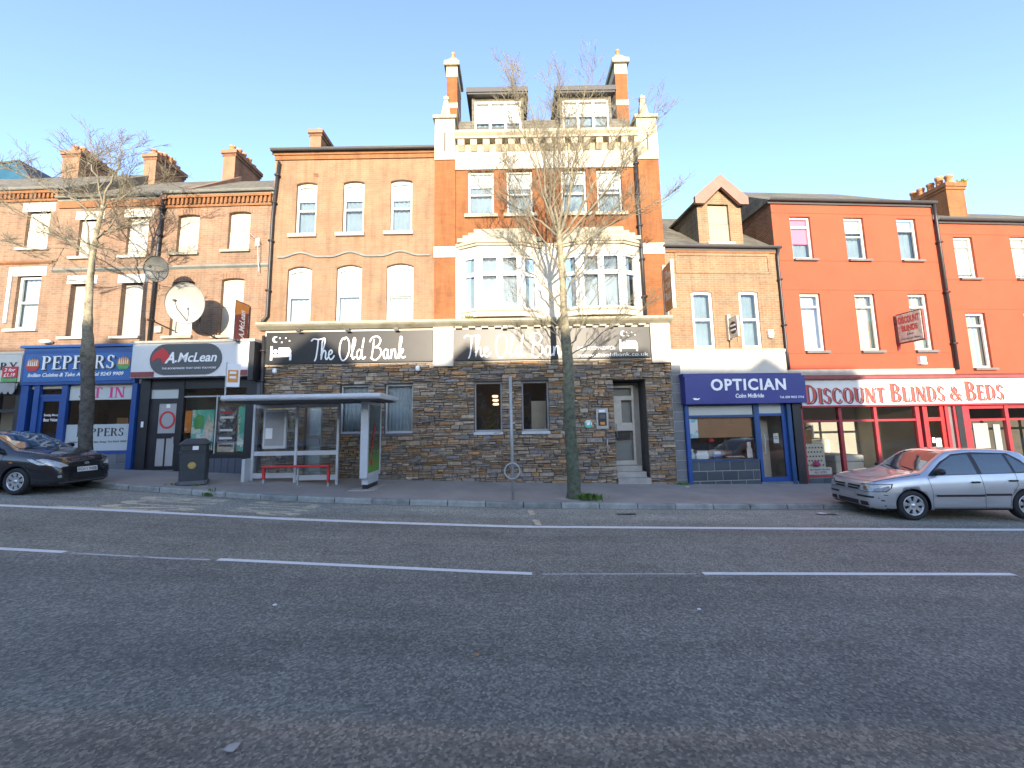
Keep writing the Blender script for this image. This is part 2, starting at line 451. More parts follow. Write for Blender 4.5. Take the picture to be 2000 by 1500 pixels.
# ------------------------------------------------------------------ geometry helpers
ORG = {}
class MB:
    def __init__(s):
        s.v, s.f, s.tone = [], [], []
    def quad(s, a, b, c, d):
        n = len(s.v)
        s.v += [a, b, c, d]
        s.f.append((n, n + 1, n + 2, n + 3))
        return s
    def poly(s, pts):
        n = len(s.v)
        s.v += list(pts)
        s.f.append(tuple(range(n, n + len(pts))))
        return s
    def box(s, x0, x1, y0, y1, z0, z1):
        n = len(s.v)
        s.v += [(x0, y0, z0), (x1, y0, z0), (x1, y1, z0), (x0, y1, z0), (x0, y0, z1), (x1, y0, z1), (x1, y1, z1), (x0, y1, z1)]
        for q in ((0, 3, 2, 1), (4, 5, 6, 7), (0, 1, 5, 4), (1, 2, 6, 5), (2, 3, 7, 6), (3, 0, 4, 7)):
            s.f.append(tuple(n + i for i in q))
        return s
    def prism(s, pts, d0, d1):
        """outline in (x, z), extruded along y from d0 (front) to d1"""
        n, c = len(s.v), len(pts)
        s.v += [(p[0], d0, p[1]) for p in pts] + [(p[0], d1, p[1]) for p in pts]
        s.f.append(tuple(n + i for i in range(c)))
        s.f.append(tuple(n + c + i for i in reversed(range(c))))
        for i in range(c):
            j = (i + 1) % c
            s.f.append((n + j, n + i, n + c + i, n + c + j))
        return s
    def prism_x(s, pts, x0, x1):
        """outline in (y, z), extruded along x"""
        n, c = len(s.v), len(pts)
        s.v += [(x0, p[0], p[1]) for p in pts] + [(x1, p[0], p[1]) for p in pts]
        s.f.append(tuple(n + i for i in reversed(range(c))))
        s.f.append(tuple(n + c + i for i in range(c)))
        for i in range(c):
            j = (i + 1) % c
            s.f.append((n + i, n + j, n + c + j, n + c + i))
        return s
    def prism_z(s, pts, z0, z1):
        n, c = len(s.v), len(pts)
        s.v += [(p[0], p[1], z0) for p in pts] + [(p[0], p[1], z1) for p in pts]
        s.f.append(tuple(n + i for i in reversed(range(c))))
        s.f.append(tuple(n + c + i for i in range(c)))
        for i in range(c):
            j = (i + 1) % c
            s.f.append((n + i, n + j, n + c + j, n + c + i))
        return s
    def frustum(s, x0, x1, y0, y1, z0, z1, kx, ky):
        cx, cy = (x0 + x1) / 2, (y0 + y1) / 2
        hx, hy = (x1 - x0) / 2 * kx, (y1 - y0) / 2 * ky
        n = len(s.v)
        s.v += [(x0, y0, z0), (x1, y0, z0), (x1, y1, z0), (x0, y1, z0), (cx - hx, cy - hy, z1), (cx + hx, cy - hy, z1), (cx + hx, cy + hy, z1), (cx - hx, cy + hy, z1)]
        for q in ((0, 3, 2, 1), (4, 5, 6, 7), (0, 1, 5, 4), (1, 2, 6, 5), (2, 3, 7, 6), (3, 0, 4, 7)):
            s.f.append(tuple(n + i for i in q))
        return s
    def tube(s, pts, radii, n=8, cap=True):
        pts = [Vector(p) for p in pts]
        if not isinstance(radii, (list, tuple)):
            radii = [radii] * len(pts)
        prev = None
        rings = []
        for i, p in enumerate(pts):
            t = (pts[min(i + 1, len(pts) - 1)] - pts[max(i - 1, 0)]).normalized()
            if prev is None:
                a = Vector((0, 0, 1)) if abs(t.z) < 0.9 else Vector((1, 0, 0))
                u = t.cross(a).normalized()
            else:
                u = (prev - t * prev.dot(t)).normalized()
            prev = u
            w = t.cross(u)
            b = len(s.v)
            rings.append(b)
            for j in range(n):
                an = 2 * math.pi * j / n
                s.v.append(tuple(p + (u * math.cos(an) + w * math.sin(an)) * radii[i]))
        for a, b in zip(rings, rings[1:]):
            for j in range(n):
                j2 = (j + 1) % n
                s.f.append((a + j, a + j2, b + j2, b + j))
        if cap:
            s.f.append(tuple(rings[0] + j for j in reversed(range(n))))
            s.f.append(tuple(rings[-1] + j for j in range(n)))
        return s
    def lathe(s, prof, c=(0, 0, 0), n=20, axis='z'):
        """profile of (radius, height) turned about an axis through c"""
        rings = []
        for r, h in prof:
            b = len(s.v)
            rings.append(b)
            for j in range(n):
                an = 2 * math.pi * j / n
                x, y = r * math.cos(an), r * math.sin(an)
                if axis == 'z':
                    p = (c[0] + x, c[1] + y, c[2] + h)
                elif axis == 'y':
                    p = (c[0] + x, c[1] + h, c[2] - y)
                else:
                    p = (c[0] + h, c[1] + x, c[2] + y)
                s.v.append(p)
        for a, b in zip(rings, rings[1:]):
            for j in range(n):
                j2 = (j + 1) % n
                s.f.append((a + j, a + j2, b + j2, b + j))
        return s
    def build(s, name, mat, parent=None, smooth=False, bevel=0.0, kind=None):
        o = ORG.get(parent, (0, 0, 0)) if parent else (0, 0, 0)
        me = bpy.data.meshes.new(name)
        me.from_pydata([(p[0] - o[0], p[1] - o[1], p[2] - o[2]) for p in s.v], [], s.f)
        me.materials.append(M[mat] if isinstance(mat, str) else mat)
        if smooth:
            me.polygons.foreach_set('use_smooth', [True] * len(me.polygons))
        me.update()
        ob = bpy.data.objects.new(name, me)
        COL.objects.link(ob)
        if parent:
            ob.parent = parent
            ORG[ob] = o
        if bevel:
            b = ob.modifiers.new('bevel', 'BEVEL')
            b.width = bevel
            b.segments = 2
            b.limit_method = 'ANGLE'
        if kind:
            ob['kind'] = kind
        return ob

def tag(o, label=None, cat=None, group=None, kind=None):
    for a, b in (('label', label), ('category', cat), ('group', group), ('kind', kind)):
        if b:
            o[a] = b
    return o

class Frame:
    """facade frame: u along the wall, d into the building, z up"""
    def __init__(s, x, y, deg):
        s.x, s.y, s.a = x, y, R(deg)
    def world(s, u, d, z):
        return Vector((s.x + u * math.cos(s.a) - d * math.sin(s.a), s.y + u * math.sin(s.a) + d * math.cos(s.a), z))
FL, FB, FO = Frame(-7.6, 14.5, -1.5), Frame(0, 14.5, 0), Frame(4.9, 14.5, 4.5)
FW = Frame(0, 0, 0)

def thing(name, F, u, d, z, label, cat, group=None):
    e = bpy.data.objects.new(name, None)
    e.empty_display_size = 0.3
    COL.objects.link(e)
    e.location = F.world(u, d, z)
    e.rotation_euler = (0, 0, F.a)
    ORG[e] = (u, d, z)
    return tag(e, label, cat, group)

def single(mb, name, mat, F, label, cat, group=None, smooth=False, bevel=0.0):
    """a thing that is one mesh: origin at the middle of its base"""
    xs, ys, zs = zip(*mb.v)
    o = ((min(xs) + max(xs)) / 2, (min(ys) + max(ys)) / 2, min(zs))
    mb.v = [(p[0] - o[0], p[1] - o[1], p[2] - o[2]) for p in mb.v]
    ob = mb.build(name, mat, None, smooth, bevel)
    ob.location = F.world(*o)
    ob.rotation_euler = (0, 0, F.a)
    ORG[ob] = o
    return tag(ob, label, cat, group)

# ---- lettering
def text2d(s, bold=0.0, shear=0.0, space=1.0):
    """flat outline triangles of a text in the built-in font, scaled to a unit-wide box per letter height"""
    cu = bpy.data.curves.new('t', 'FONT')
    cu.body = s
    cu.offset = bold
    cu.shear = shear
    cu.space_character = space
    cu.resolution_u = 3
    ob = bpy.data.objects.new('t', cu)
    COL.objects.link(ob)
    dg = bpy.context.evaluated_depsgraph_get()
    me = ob.evaluated_get(dg).to_mesh()
    v = [(p.co.x, p.co.y) for p in me.vertices]
    f = [tuple(p.vertices) for p in me.polygons]
    ob.evaluated_get(dg).to_mesh_clear()
    bpy.data.objects.remove(ob)
    bpy.data.curves.remove(cu)
    return v, f

def fit(v, u0, u1, z0, z1):
    xs = [p[0] for p in v]
    ys = [p[1] for p in v]
    ax, bx, ay, by = min(xs), max(xs), min(ys), max(ys)
    return [(u0 + (p[0] - ax) / (bx - ax) * (u1 - u0), z0 + (p[1] - ay) / (by - ay) * (z1 - z0)) for p in v]

def flat_letters(mb, v, f, d, th=0.012):
    """raised letters: face at d-th plus a skirt back to d"""
    n = len(mb.v)
    mb.v += [(p[0], d - th, p[1]) for p in v]
    cnt = {}
    for q in f:
        mb.f.append(tuple(n + i for i in q))
        for a, b in zip(q, q[1:] + q[:1]):
            cnt[(a, b)] = cnt.get((a, b), 0) + 1
    m = len(mb.v)
    mb.v += [(p[0], d, p[1]) for p in v]
    for a, b in cnt:
        if (b, a) not in cnt:
            mb.f.append((n + b, n + a, m + a, m + b))

def lettering(parent, s, u0, u1, z0, z1, d, mat, bold=0.0, shear=0.0, th=0.012, space=1.0, name='lettering'):
    v, f = text2d(s, bold, shear, space)
    mb = MB()
    flat_letters(mb, fit(v, u0, u1, z0, z1), f, d, th)
    return mb.build(name, mat, parent)

def cr(pts, n=6):
    """Catmull-Rom through 2D points"""
    out = []
    P = [pts[0]] + list(pts) + [pts[-1]]
    for i in range(1, len(P) - 2):
        for j in range(n):
            t = j / n
            out.append(tuple(0.5 * (2 * P[i][c] + (P[i + 1][c] - P[i - 1][c]) * t + (2 * P[i - 1][c] - 5 * P[i][c] + 4 * P[i + 1][c] - P[i + 2][c]) * t * t
                                    + (3 * P[i][c] - P[i - 1][c] - 3 * P[i + 1][c] + P[i + 2][c]) * t ** 3) for c in range(len(pts[0]))))
    out.append(tuple(pts[-1]))
    return out

def ribbon(mb, pts, w, d, th):
    """flat stroke of width w in the (x, z) plane, front face at d-th"""
    for i in range(len(pts) - 1):
        a, b = Vector(pts[i]), Vector(pts[i + 1])
        t = b - a
        if t.length < 1e-6:
            continue
        t.normalize()
        nn = Vector((-t.y, t.x)) * w / 2
        a2, b2 = a - t * w * 0.12, b + t * w * 0.12
        mb.prism([tuple(a2 - nn), tuple(b2 - nn), tuple(b2 + nn), tuple(a2 + nn)], d - th - 0.0003 * (i % 5), d)

SCRIPT = [
    [(0, .86), (.12, .96), (.35, .93), (.66, .98)], [(.36, .92), (.33, .5), (.27, .1), (.2, -.06)],
    [(.52, .2), (.66, .6), (.71, .9), (.64, .98), (.57, .8), (.55, .4), (.54, 0)], [(.54, .02), (.6, .3), (.7, .42), (.77, .32), (.76, .1), (.82, 0), (.9, .1)],
    [(.9, .2), (1.05, .26), (1.1, .36), (1.03, .43), (.94, .34), (.93, .14), (1.02, 0), (1.14, .06), (1.22, .18)],
    [(1.78, 1.0), (1.6, .92), (1.49, .6), (1.5, .2), (1.65, -.06), (1.85, .06), (1.98, .4), (1.96, .8), (1.82, 1.0), (1.7, .9)],
    [(2.08, .12), (2.25, .6), (2.29, .9), (2.21, .96), (2.15, .6), (2.15, .15), (2.2, 0), (2.3, .1)],
    [(2.6, .38), (2.5, .43), (2.4, .3), (2.4, .1), (2.48, 0), (2.58, .12), (2.66, .45), (2.74, .96)], [(2.72, .9), (2.66, .5), (2.66, .12), (2.72, 0), (2.84, .1)],
    [(3.26, .9), (3.22, .5), (3.15, 0)], [(3.04, .78), (3.18, .98), (3.45, 1.02), (3.6, .85), (3.5, .62), (3.28, .52)], [(3.28, .52), (3.56, .48), (3.65, .25), (3.5, .02), (3.3, -.06), (3.1, .06)],
    [(3.98, .36), (3.88, .43), (3.78, .3), (3.78, .1), (3.86, 0), (3.96, .12), (4.0, .42)], [(4.0, .4), (3.99, .12), (4.04, 0), (4.13, .1)],
    [(4.17, .42), (4.16, 0)], [(4.16, .05), (4.24, .36), (4.34, .42), (4.38, .28), (4.38, .08), (4.44, 0), (4.53, .1)],
    [(4.53, .12), (4.68, .7), (4.71, .95), (4.64, .98), (4.6, .7), (4.58, 0)], [(4.58, .2), (4.72, .42), (4.79, .36), (4.7, .22), (4.62, .2), (4.76, .02), (4.9, .08)]]

# serif capitals: strokes in a unit-high box; S = stem, H = hairline, A = arc, D = diagonal
def _stem(x, w=.17, y0=0, y1=1, ser=True):
    o = [[(x, y0), (x + w, y0), (x + w, y1), (x, y1)]]
    if ser:
        for y in (y0, y1 - .055):
            o.append([(x - .07, y), (x + w + .07, y), (x + w + .07, y + .055), (x - .07, y + .055)])
    return o
def _bar(x0, x1, y, t=.07):
    return [[(x0, y - t / 2), (x1, y - t / 2), (x1, y + t / 2), (x0, y + t / 2)]]
def _arc(cx, cy, rx, ry, a0, a1, thick=.17, thin=.06, n=12):
    o = []
    for i in range(n):
        q = []
        for a, inner in ((a0 + (a1 - a0) * i / n, 0), (a0 + (a1 - a0) * (i + 1) / n, 0), (a0 + (a1 - a0) * (i + 1) / n, 1), (a0 + (a1 - a0) * i / n, 1)):
            ar = math.radians(a)
            t = thin + (thick - thin) * abs(math.cos(ar)) ** 1.3
            q.append((cx + (rx - t * inner) * math.cos(ar), cy + (ry - (thin + .01) * inner) * math.sin(ar)))
        o.append(q if a1 > a0 else q[::-1])
    return o
def _diag(x0, y0, x1, y1, t=.15):
    return [[(x0, y0), (x0 + t, y0), (x1 + t, y1), (x1, y1)]]
SERIF = {
    'P': (.72, _stem(.08) + _arc(.30, .74, .36, .26, -90, 90) + _bar(.2, .32, .965) + _bar(.2, .32, .515)),
    'R': (.80, _stem(.08) + _arc(.30, .74, .36, .26, -90, 90) + _bar(.2, .32, .965) + _bar(.2, .32, .515) + _diag(.62, 0, .34, .5, .16)),
    'B': (.76, _stem(.08) + _arc(.30, .76, .33, .24, -90, 90) + _arc(.32, .27, .38, .27, -90, 90) + _bar(.2, .34, .965) + _bar(.2, .34, .53) + _bar(.2, .34, .035)),
    'D': (.82, _stem(.08) + _arc(.30, .5, .46, .5, -90, 90) + _bar(.2, .32, .965) + _bar(.2, .32, .035)),
    'E': (.68, _stem(.08) + _bar(.2, .62, .965) + _bar(.2, .5, .52) + _bar(.2, .64, .035) + _bar(.56, .62, .9, .18) + _bar(.58, .64, .1, .2) + _bar(.45, .5, .52, .2)),
    'L': (.66, _stem(.08) + _bar(.2, .62, .035) + _bar(.56, .62, .12, .22)),
    'I': (.34, _stem(.085)),
    'N': (.84, _stem(.10, .08) + _stem(.66, .08) + _diag(.56, 0, .10, 1, .17)),
    'T': (.74, _stem(.28, .17, 0, 1) + _bar(.04, .7, .965) + _bar(.04, .1, .88, .2) + _bar(.64, .7, .88, .2)),
    'U': (.82, _stem(.1, .16, .3, 1, False) + _stem(.64, .08, .3, 1, False) + _arc(.41, .3, .31, .3, 180, 360) + _bar(.03, .33, .97, .055) + _bar(.57, .79, .97, .055)),
    'O': (.86, _arc(.43, .5, .39, .51, 0, 360, n=22)),
    'C': (.80, _arc(.43, .5, .39, .51, 45, 315, n=18) + _bar(.66, .72, .80, .24) + _bar(.67, .72, .18, .16)),
    'S': (.64, _arc(.32, .75, .24, .26, 20, 270, .15) + _arc(.32, .26, .26, .27, -160, 90, .15) + _bar(.52, .57, .84, .2) + _bar(.05, .10, .16, .22)),
    'Y': (.80, _stem(.31, .16, 0, .45, False) + _diag(.31, .45, .04, 1, .16) + _diag(.40, .45, .66, 1, .08) + _bar(.22, .56, .028, .055) + _bar(0, .26, .97, .055) + _bar(.58, .8, .97, .055)),
    '&': (.90, _arc(.36, .77, .19, .23, 0, 360, .11, n=14) + _arc(.34, .27, .30, .28, 60, 330, .15) + _diag(.66, 0, .22, .66, .16) + _bar(.62, .86, .42, .055) + _diag(.55, .12, .72, .42, .06)),
    ' ': (.40, [])}

def serif(s, caps_first=1.0):
    """polygons of a serif text, first letters of words larger by caps_first"""
    x, out, start = 0, [], True
    for ch in s:
        w, polys = SERIF[ch]
        kk = caps_first if start else 1.0
        for p in polys:
            out.append([(x + a * kk, b * kk) for a, b in p])
        x += w * kk + 0.06
        start = ch == ' '
    return out

def serif_lettering(parent, s, u0, u1, z0, z1, d, mat, th=0.015, first=1.0, name='lettering', du=0, dz=0):
    polys = serif(s, first)
    allp = [p for q in polys for p in q]
    ax, bx = min(p[0] for p in allp), max(p[0] for p in allp)
    ay, by = min(p[1] for p in allp), max(p[1] for p in allp)
    mb = MB()
    for i, q in enumerate(polys):
        pts = [(u0 + du + (p[0] - ax) / (bx - ax) * (u1 - u0), z0 + dz + (p[1] - ay) / (by - ay) * (z1 - z0)) for p in q]
        mb.prism(pts, d - th - 0.0004 * (i % 9), d)
    return mb.build(name, mat, parent)

# ------------------------------------------------------------------ ground, road, pavement
GX = [-200, -40, -20, -12, -8.2, -4.84, 0, 4.85, 9, 14, 40, 200]
GZ = [1.7, 1.7, 1.0, .62, .41, .2, 0, -.12, -.22, -.32, -.7, -.7]
KX = [-60, -16, -13, -11, -10.3, -8, -6.3, -3, 4, 7.4, 12, 60]
KY = [17, 12.95, 12.6, 12.2, 12.0, 11.62, 11.42, 11.34, 11.31, 11.48, 11.7, 13.5]
def zr(x):
    return float(np.interp(x, GX, GZ))
def yk(x):
    return float(np.interp(x, KX, KY))
def zp(x, y):
    return zr(x) + 0.12 + max(0, y - yk(x)) * 0.026

xs = sorted(set([float(v) for v in np.arange(-40, 40.1, 0.5)] + [-200, -100, -60, 60, 100, 200]))
g = MB()
for a, b in zip(xs, xs[1:]):
    g.quad((a, -200, zr(a) - .06), (b, -200, zr(b) - .06), (b, 200, zr(b) - .06), (a, 200, zr(a) - .06))
tag(g.build('ground', 'ground'), kind='structure')
g = MB()
for a, b in zip(xs, xs[1:]):
    if a < -60 or b > 60:
        continue
    g.quad((a, -2.5, zr(a)), (b, -2.5, zr(b)), (b, yk(b) + .05, zr(b)), (a, yk(a) + .05, zr(a)))
tag(g.build('road', 'asphalt'), kind='structure')
g = MB()
for a, b in zip(xs, xs[1:]):
    if a < -60 or b > 60:
        continue
    ka, kb = yk(a) + .13, yk(b) + .13
    g.quad((a, ka, zp(a, ka) - .004), (b, kb, zp(b, kb) - .004), (b, 17.5, zp(b, 17.5)), (a, 17.5, zp(a, 17.5)))
tag(g.build('pavement', 'pave'), kind='structure')
g = MB()
for a, b in zip(xs, xs[1:]):
    if a < -60 or b > 60:
        continue
    g.quad((a, -18, zr(a) + .12), (b, -18, zr(b) + .12), (b, -2.5, zr(b) + .12), (a, -2.5, zr(a) + .12))
tag(g.build('pavement', 'pave'), kind='structure')
# kerb stones, one by one
kerb = bpy.data.objects.new('kerb', None)
COL.objects.link(kerb)
tag(kerb, kind='structure')
x = -19.0
while x < 19:
    ln = 0.915
    a, b = x + .010, x + ln - .010
    ja, jb = rnd.uniform(-.006, .006), rnd.uniform(-.006, .006)
    m = MB()
    pts = []
    for xx, j in ((a, ja), (b, jb)):
        y0, y1, z = yk(xx) + j, yk(xx) + .14, zr(xx)
        pts.append([(xx, y0 - .012, z - .1), (xx, y0, z + .095 + j * .5), (xx, y0 + .025, z + .12 + j * .5), (xx, y1, z + .122), (xx, y1, z - .1)])
    n = len(m.v)
    m.v += pts[0] + pts[1]
    for i in range(5):
        j = (i + 1) % 5
        m.f.append((n + i, n + 5 + i, n + 5 + j, n + j))
    m.f.append((n + 4, n + 3, n + 2, n + 1, n))
    m.f.append((n + 5, n + 6, n + 7, n + 8, n + 9))
    m.build('kerb_stone', 'kerb', kerb)
    x += ln

def strip(name, x0, x1, yf0, yf1, mat, lift=0.004, step=0.5):
    """painted strip on the road between two y-lines"""
    m = MB()
    n = max(1, int((x1 - x0) / step))
    for i in range(n):
        a, b = x0 + (x1 - x0) * i / n, x0 + (x1 - x0) * (i + 1) / n
        m.quad((a, yf0(a), zr(a) + lift), (b, yf0(b), zr(b) + lift), (b, yf1(b), zr(b) + lift), (a, yf1(a), zr(a) + lift))
    return tag(m.build(name, mat), kind='structure')
ye = lambda x: float(np.interp(x, [-40, -10.4, -5.2, -2.5, 0, 10, 40], [9.75, 9.47, 9.40, 9.25, 9.20, 9.26, 9.5]))
strip('edge_line', -40, 40, ye, lambda x: ye(x) + .17, 'line')
yc = lambda x: float(np.interp(x, [-20, -6.4, -4.2, .2, 2.5, 7, 20], [6.95, 6.72, 6.68, 6.40, 6.47, 6.55, 6.8]))
for a, b in ((-10.6, -6.42), (-4.2, .22), (2.55, 6.85), (9.1, 13.4), (-17, -12.8)):
    strip('centre_line_dash', a, b, yc, lambda x: yc(x) + .11, 'line')
strip('worn_centre_line', -6.3, -4.3, yc, lambda x: yc(x) + .06, 'white_worn', .003)
strip('worn_centre_line', .35, 2.45, lambda x: yc(x) + .02, lambda x: yc(x) + .06, 'white_worn', .003)
strip('worn_edge_line', -9.5, -7.2, lambda x: ye(x) + .17, lambda x: ye(x) + .30, 'yellow_worn', .003)
strip('worn_edge_line', -4.9, .3, lambda x: ye(x) + .16, lambda x: ye(x) + .21, 'yellow_worn', .003)
for y0, y1 in ((10.45, 11.0), (9.42, 9.95)):
    m = MB()
    for a, b in ((y0, y1),):
        xo = .30 + (11 - a) * .07
        m.quad((xo, a, zr(.3) + .004), (xo + .13, a, zr(.4) + .004), (xo + .09, b, zr(.4) + .004), (xo - .04, b, zr(.3) + .004))
    tag(m.build('bay_end_mark', 'yellow_worn'), kind='structure')
# BUS STOP lettering, to be read by a driver heading to the right
for s, x0, x1 in (('BUS', -8.75, -6.75), ('STOP', -6.1, -4.5)):
    v, f = text2d(s, 0.02)
    v = fit(v, 11.15, 9.75, x0, x1)          # first coordinate runs from the kerb outwards
    m = MB()
    m.v = [(q[1], q[0], zr(q[1]) + .004) for q in v]
    m.f = [tuple(reversed(t)) for t in f]
    tag(m.build('road_lettering', 'yellow_worn'), kind='structure')
strip('tar_joint', -40, 40, lambda x: yk(x) - .10, lambda x: yk(x) - .075, 'black_pipe', .0025)
# drain slots and small litter
for xx in (2.3, 6.9):
    m = MB()
    m.box(xx, xx + .42, yk(xx) - .75, yk(xx) - .62, zr(xx) + .001, zr(xx) + .006)
    tag(m.build('drain_cover', 'black_pipe'), kind='structure')
LIT = [(-1.74, 3.05, .045, 'concrete', 'torn pale paper scrap lying on the near road surface'), (7.1, 10.9, .09, 'paper', 'flat white paper scrap by the kerb beside the silver car'),
       (-2.6, 5.2, .025, 'paper', 'tiny white speck of litter on the left of the near lane'), (2.0, 5.3, .03, 'paper', 'tiny white speck of litter on the right of the near lane'),
       (-.35, 4.25, .03, 'wood', 'small orange leaf lying in the middle of the near lane'), (5.15, 13.9, .06, 'paper', 'white scrap of paper among weeds beside the optician pilaster')]
for i, (xx, yy, r, mm, lab) in enumerate(LIT):
    m = MB()
    z = (zr(xx) if yy < 11.3 else zp(xx, yy)) + .004
    pts = [(xx + r * rnd.uniform(.6, 1.2) * math.cos(t), yy + r * rnd.uniform(.6, 1.2) * math.sin(t)) for t in np.linspace(0, 2 * math.pi, 8)[:-1]]
    m.prism_z(pts, z, z + .006)
    single(m, 'litter_scrap', mm, FW, lab, 'litter')

# ------------------------------------------------------------------ building helpers
def arc_z(t, top, rise):
    return top - rise * (2 * t - 1) ** 2

def wall(mb, u0, u1, z0, z1, ops, dep=.22, d=0.0):
    """front wall sheet with openings (a, b, c, e, rise) and their reveals"""
    us = sorted(set([u0, u1] + [o[0] for o in ops] + [o[1] for o in ops]))
    zs = sorted(set([z0, z1] + [o[2] for o in ops] + [o[3] for o in ops]))
    for a, b in zip(us, us[1:]):
        for c, e in zip(zs, zs[1:]):
            mu, mz = (a + b) / 2, (c + e) / 2
            if any(o[0] < mu < o[1] and o[2] < mz < o[3] for o in ops):
                continue
            mb.quad((a, d, c), (b, d, c), (b, d, e), (a, d, e))
    for o in ops:
        a, b, c, e = o[:4]
        rise = o[4] if len(o) > 4 else 0
        D = d + dep
        ez = e - rise
        mb.quad((a, d, c), (a, D, c), (a, D, ez), (a, d, ez))
        mb.quad((b, D, c), (b, d, c), (b, d, ez), (b, D, ez))
        mb.quad((a, d, c), (b, d, c), (b, D, c), (a, D, c))
        N = 10 if rise else 1
        for i in range(N):
            t0, t1 = i / N, (i + 1) / N
            xa, xb = a + (b - a) * t0, a + (b - a) * t1
            za, zb = arc_z(t0, e, rise), arc_z(t1, e, rise)
            mb.quad((xa, D, za), (xb, D, zb), (xb, d, zb), (xa, d, za))
            if rise:
                mb.quad((xa, d, za), (xb, d, zb), (xb, d, e), (xa, d, e))

def core(mb, u0, u1, z0, z1, depth=7.5, d=0.0):
    """the rest of the building's box behind the front wall"""
    mb.quad((u0, depth, z0), (u0, d, z0), (u0, d, z1), (u0, depth, z1))
    mb.quad((u1, d, z0), (u1, depth, z0), (u1, depth, z1), (u1, d, z1))
    mb.quad((u1, depth, z0), (u0, depth, z0), (u0, depth, z1), (u1, depth, z1))
    mb.quad((u0, d, z1), (u1, d, z1), (u1, depth, z1), (u0, depth, z1))

def curtain_mesh(a, b, c, e, d, amp=.02, folds=6):
    mb = MB()
    n = max(6, folds * 4)
    for i in range(n):
        t0, t1 = i / n, (i + 1) / n
        y0, y1 = d + amp * math.sin(t0 * folds * 6.28), d + amp * math.sin(t1 * folds * 6.28)
        mb.quad((a + (b - a) * t0, y0, c), (a + (b - a) * t1, y1, c), (a + (b - a) * t1, y1, e), (a + (b - a) * t0, y0, e))
    return mb

def sash(bld, a, b, c, e, rise=0, rail=.5, blind=.45, fr=.06, setb=.11, d=0.0, sill=None, cur='net', frame='upvc', head=0, glass='glass', blindmat='blind', rails=()):
    """window part: white frame, panes, blind, curtain, sill as sub-parts"""
    y0, y1 = d + setb, d + setb + .06
    m = MB()
    N = 10 if rise else 1
    for i in range(N):
        t0, t1 = i / N, (i + 1) / N
        xa, xb = a + (b - a) * t0, a + (b - a) * t1
        za, zb = arc_z(t0, e, rise), arc_z(t1, e, rise)
        m.prism([(xa, za - fr - head), (xb, zb - fr - head), (xb, zb), (xa, za)], y0, y1)
    zt = e - rise - fr * .5
    m.box(a, a + fr, y0 - .003, y1, c, zt)
    m.box(b - fr, b, y0 - .003, y1, c, zt)
    m.box(a + fr, b - fr, y0, y1, c, c + fr)
    zm = c + (e - c) * rail if rail else None
    if rail:
        m.box(a + fr, b - fr, y0 - .012, y1, zm - fr * .45, zm + fr * .45)
    for q in rails:
        m.box(a + fr, b - fr, y0 - .006, y1, c + (e - c) * q - .02, c + (e - c) * q + .02)
    w = m.build('window', frame, bld)
    spans = [(c + fr, zm - fr * .45), (zm + fr * .45, e - fr - rise * .3)] if rail else [(c + fr, e - fr - rise * .3)]
    for p, q in spans:
        g = MB()
        g.quad((a + fr * .9, y0 + .03, p), (b - fr * .9, y0 + .03, p), (b - fr * .9, y0 + .03, q), (a + fr * .9, y0 + .03, q))
        g.build('pane', glass, w)
    if blind:
        g = MB()
        zb = e - (e - c) * blind
        g.quad((a + .01, y0 + .075, zb), (b - .01, y0 + .075, zb), (b - .01, y0 + .075, e), (a + .01, y0 + .075, e))
        g.build('blind', blindmat, w)
    if cur:
        curtain_mesh(a - .04, b + .04, c - .04, e + .04, d + .262, .018, 5).build('curtain', cur, w, True)
    if sill:
        g = MB()
        s0, s1, st, sm = sill
        g.prism_x([(d - .10, c - st), (d + setb, c - st), (d + setb, c + .004), (d - .10, c - .018)], a - s0, b + s1)
        g.build('sill', sm, w)
    return w

def boarded(bld, a, b, c, e, mat, d=0.0, rise=0, setb=.1, split=.5, sill=None):
    """window closed with boards"""
    m = MB()
    zc = c + (e - c) * split
    m.box(a, b, d + setb, d + setb + .03, c, zc - .008)
    m.box(a, b, d + setb + .012, d + setb + .04, zc + .008, e)
    w = m.build('boarded_window', mat, bld)
    if sill:
        g = MB()
        s0, s1, st, sm = sill
        g.prism_x([(d - .10, c - st), (d + setb, c - st), (d + setb, c + .004), (d - .10, c - .018)], a - s0, b + s1)
        g.build('sill', sm, w)
    return w

def roof(bld, u0, u1, ze, zr_, dr, d0=-.14, mat='slate', back=None):
    m = MB()
    bk = back if back else 2 * dr
    m.prism_x([(d0, ze), (dr, zr_), (bk, ze)], u0, u1)
    return m.build('roof', mat, bld)

def gutter(bld, u0, u1, z, d=-.12, r=.065, mat='lead'):
    m = MB()
    n = 8
    for i in range(n):
        a0, a1 = math.pi + math.pi * i / n, math.pi + math.pi * (i + 1) / n
        p0, p1 = (d + r * math.cos(a0), z + r * math.sin(a0)), (d + r * math.cos(a1), z + r * math.sin(a1))
        m.quad((u0, *p0), (u1, *p0), (u1, *p1), (u0, *p1))
        m.quad((u0, p0[0], p0[1] + .008), (u0, p1[0], p1[1] + .008), (u1, p1[0], p1[1] + .008), (u1, p0[0], p0[1] + .008))
    m.box(u0, u1, d - r - .008, d - r + .004, z - .012, z + .012)
    m.box(u0, u1, d + r, d + r + .03, z - .14, z + .03)
    return m.build('gutter', mat, bld)

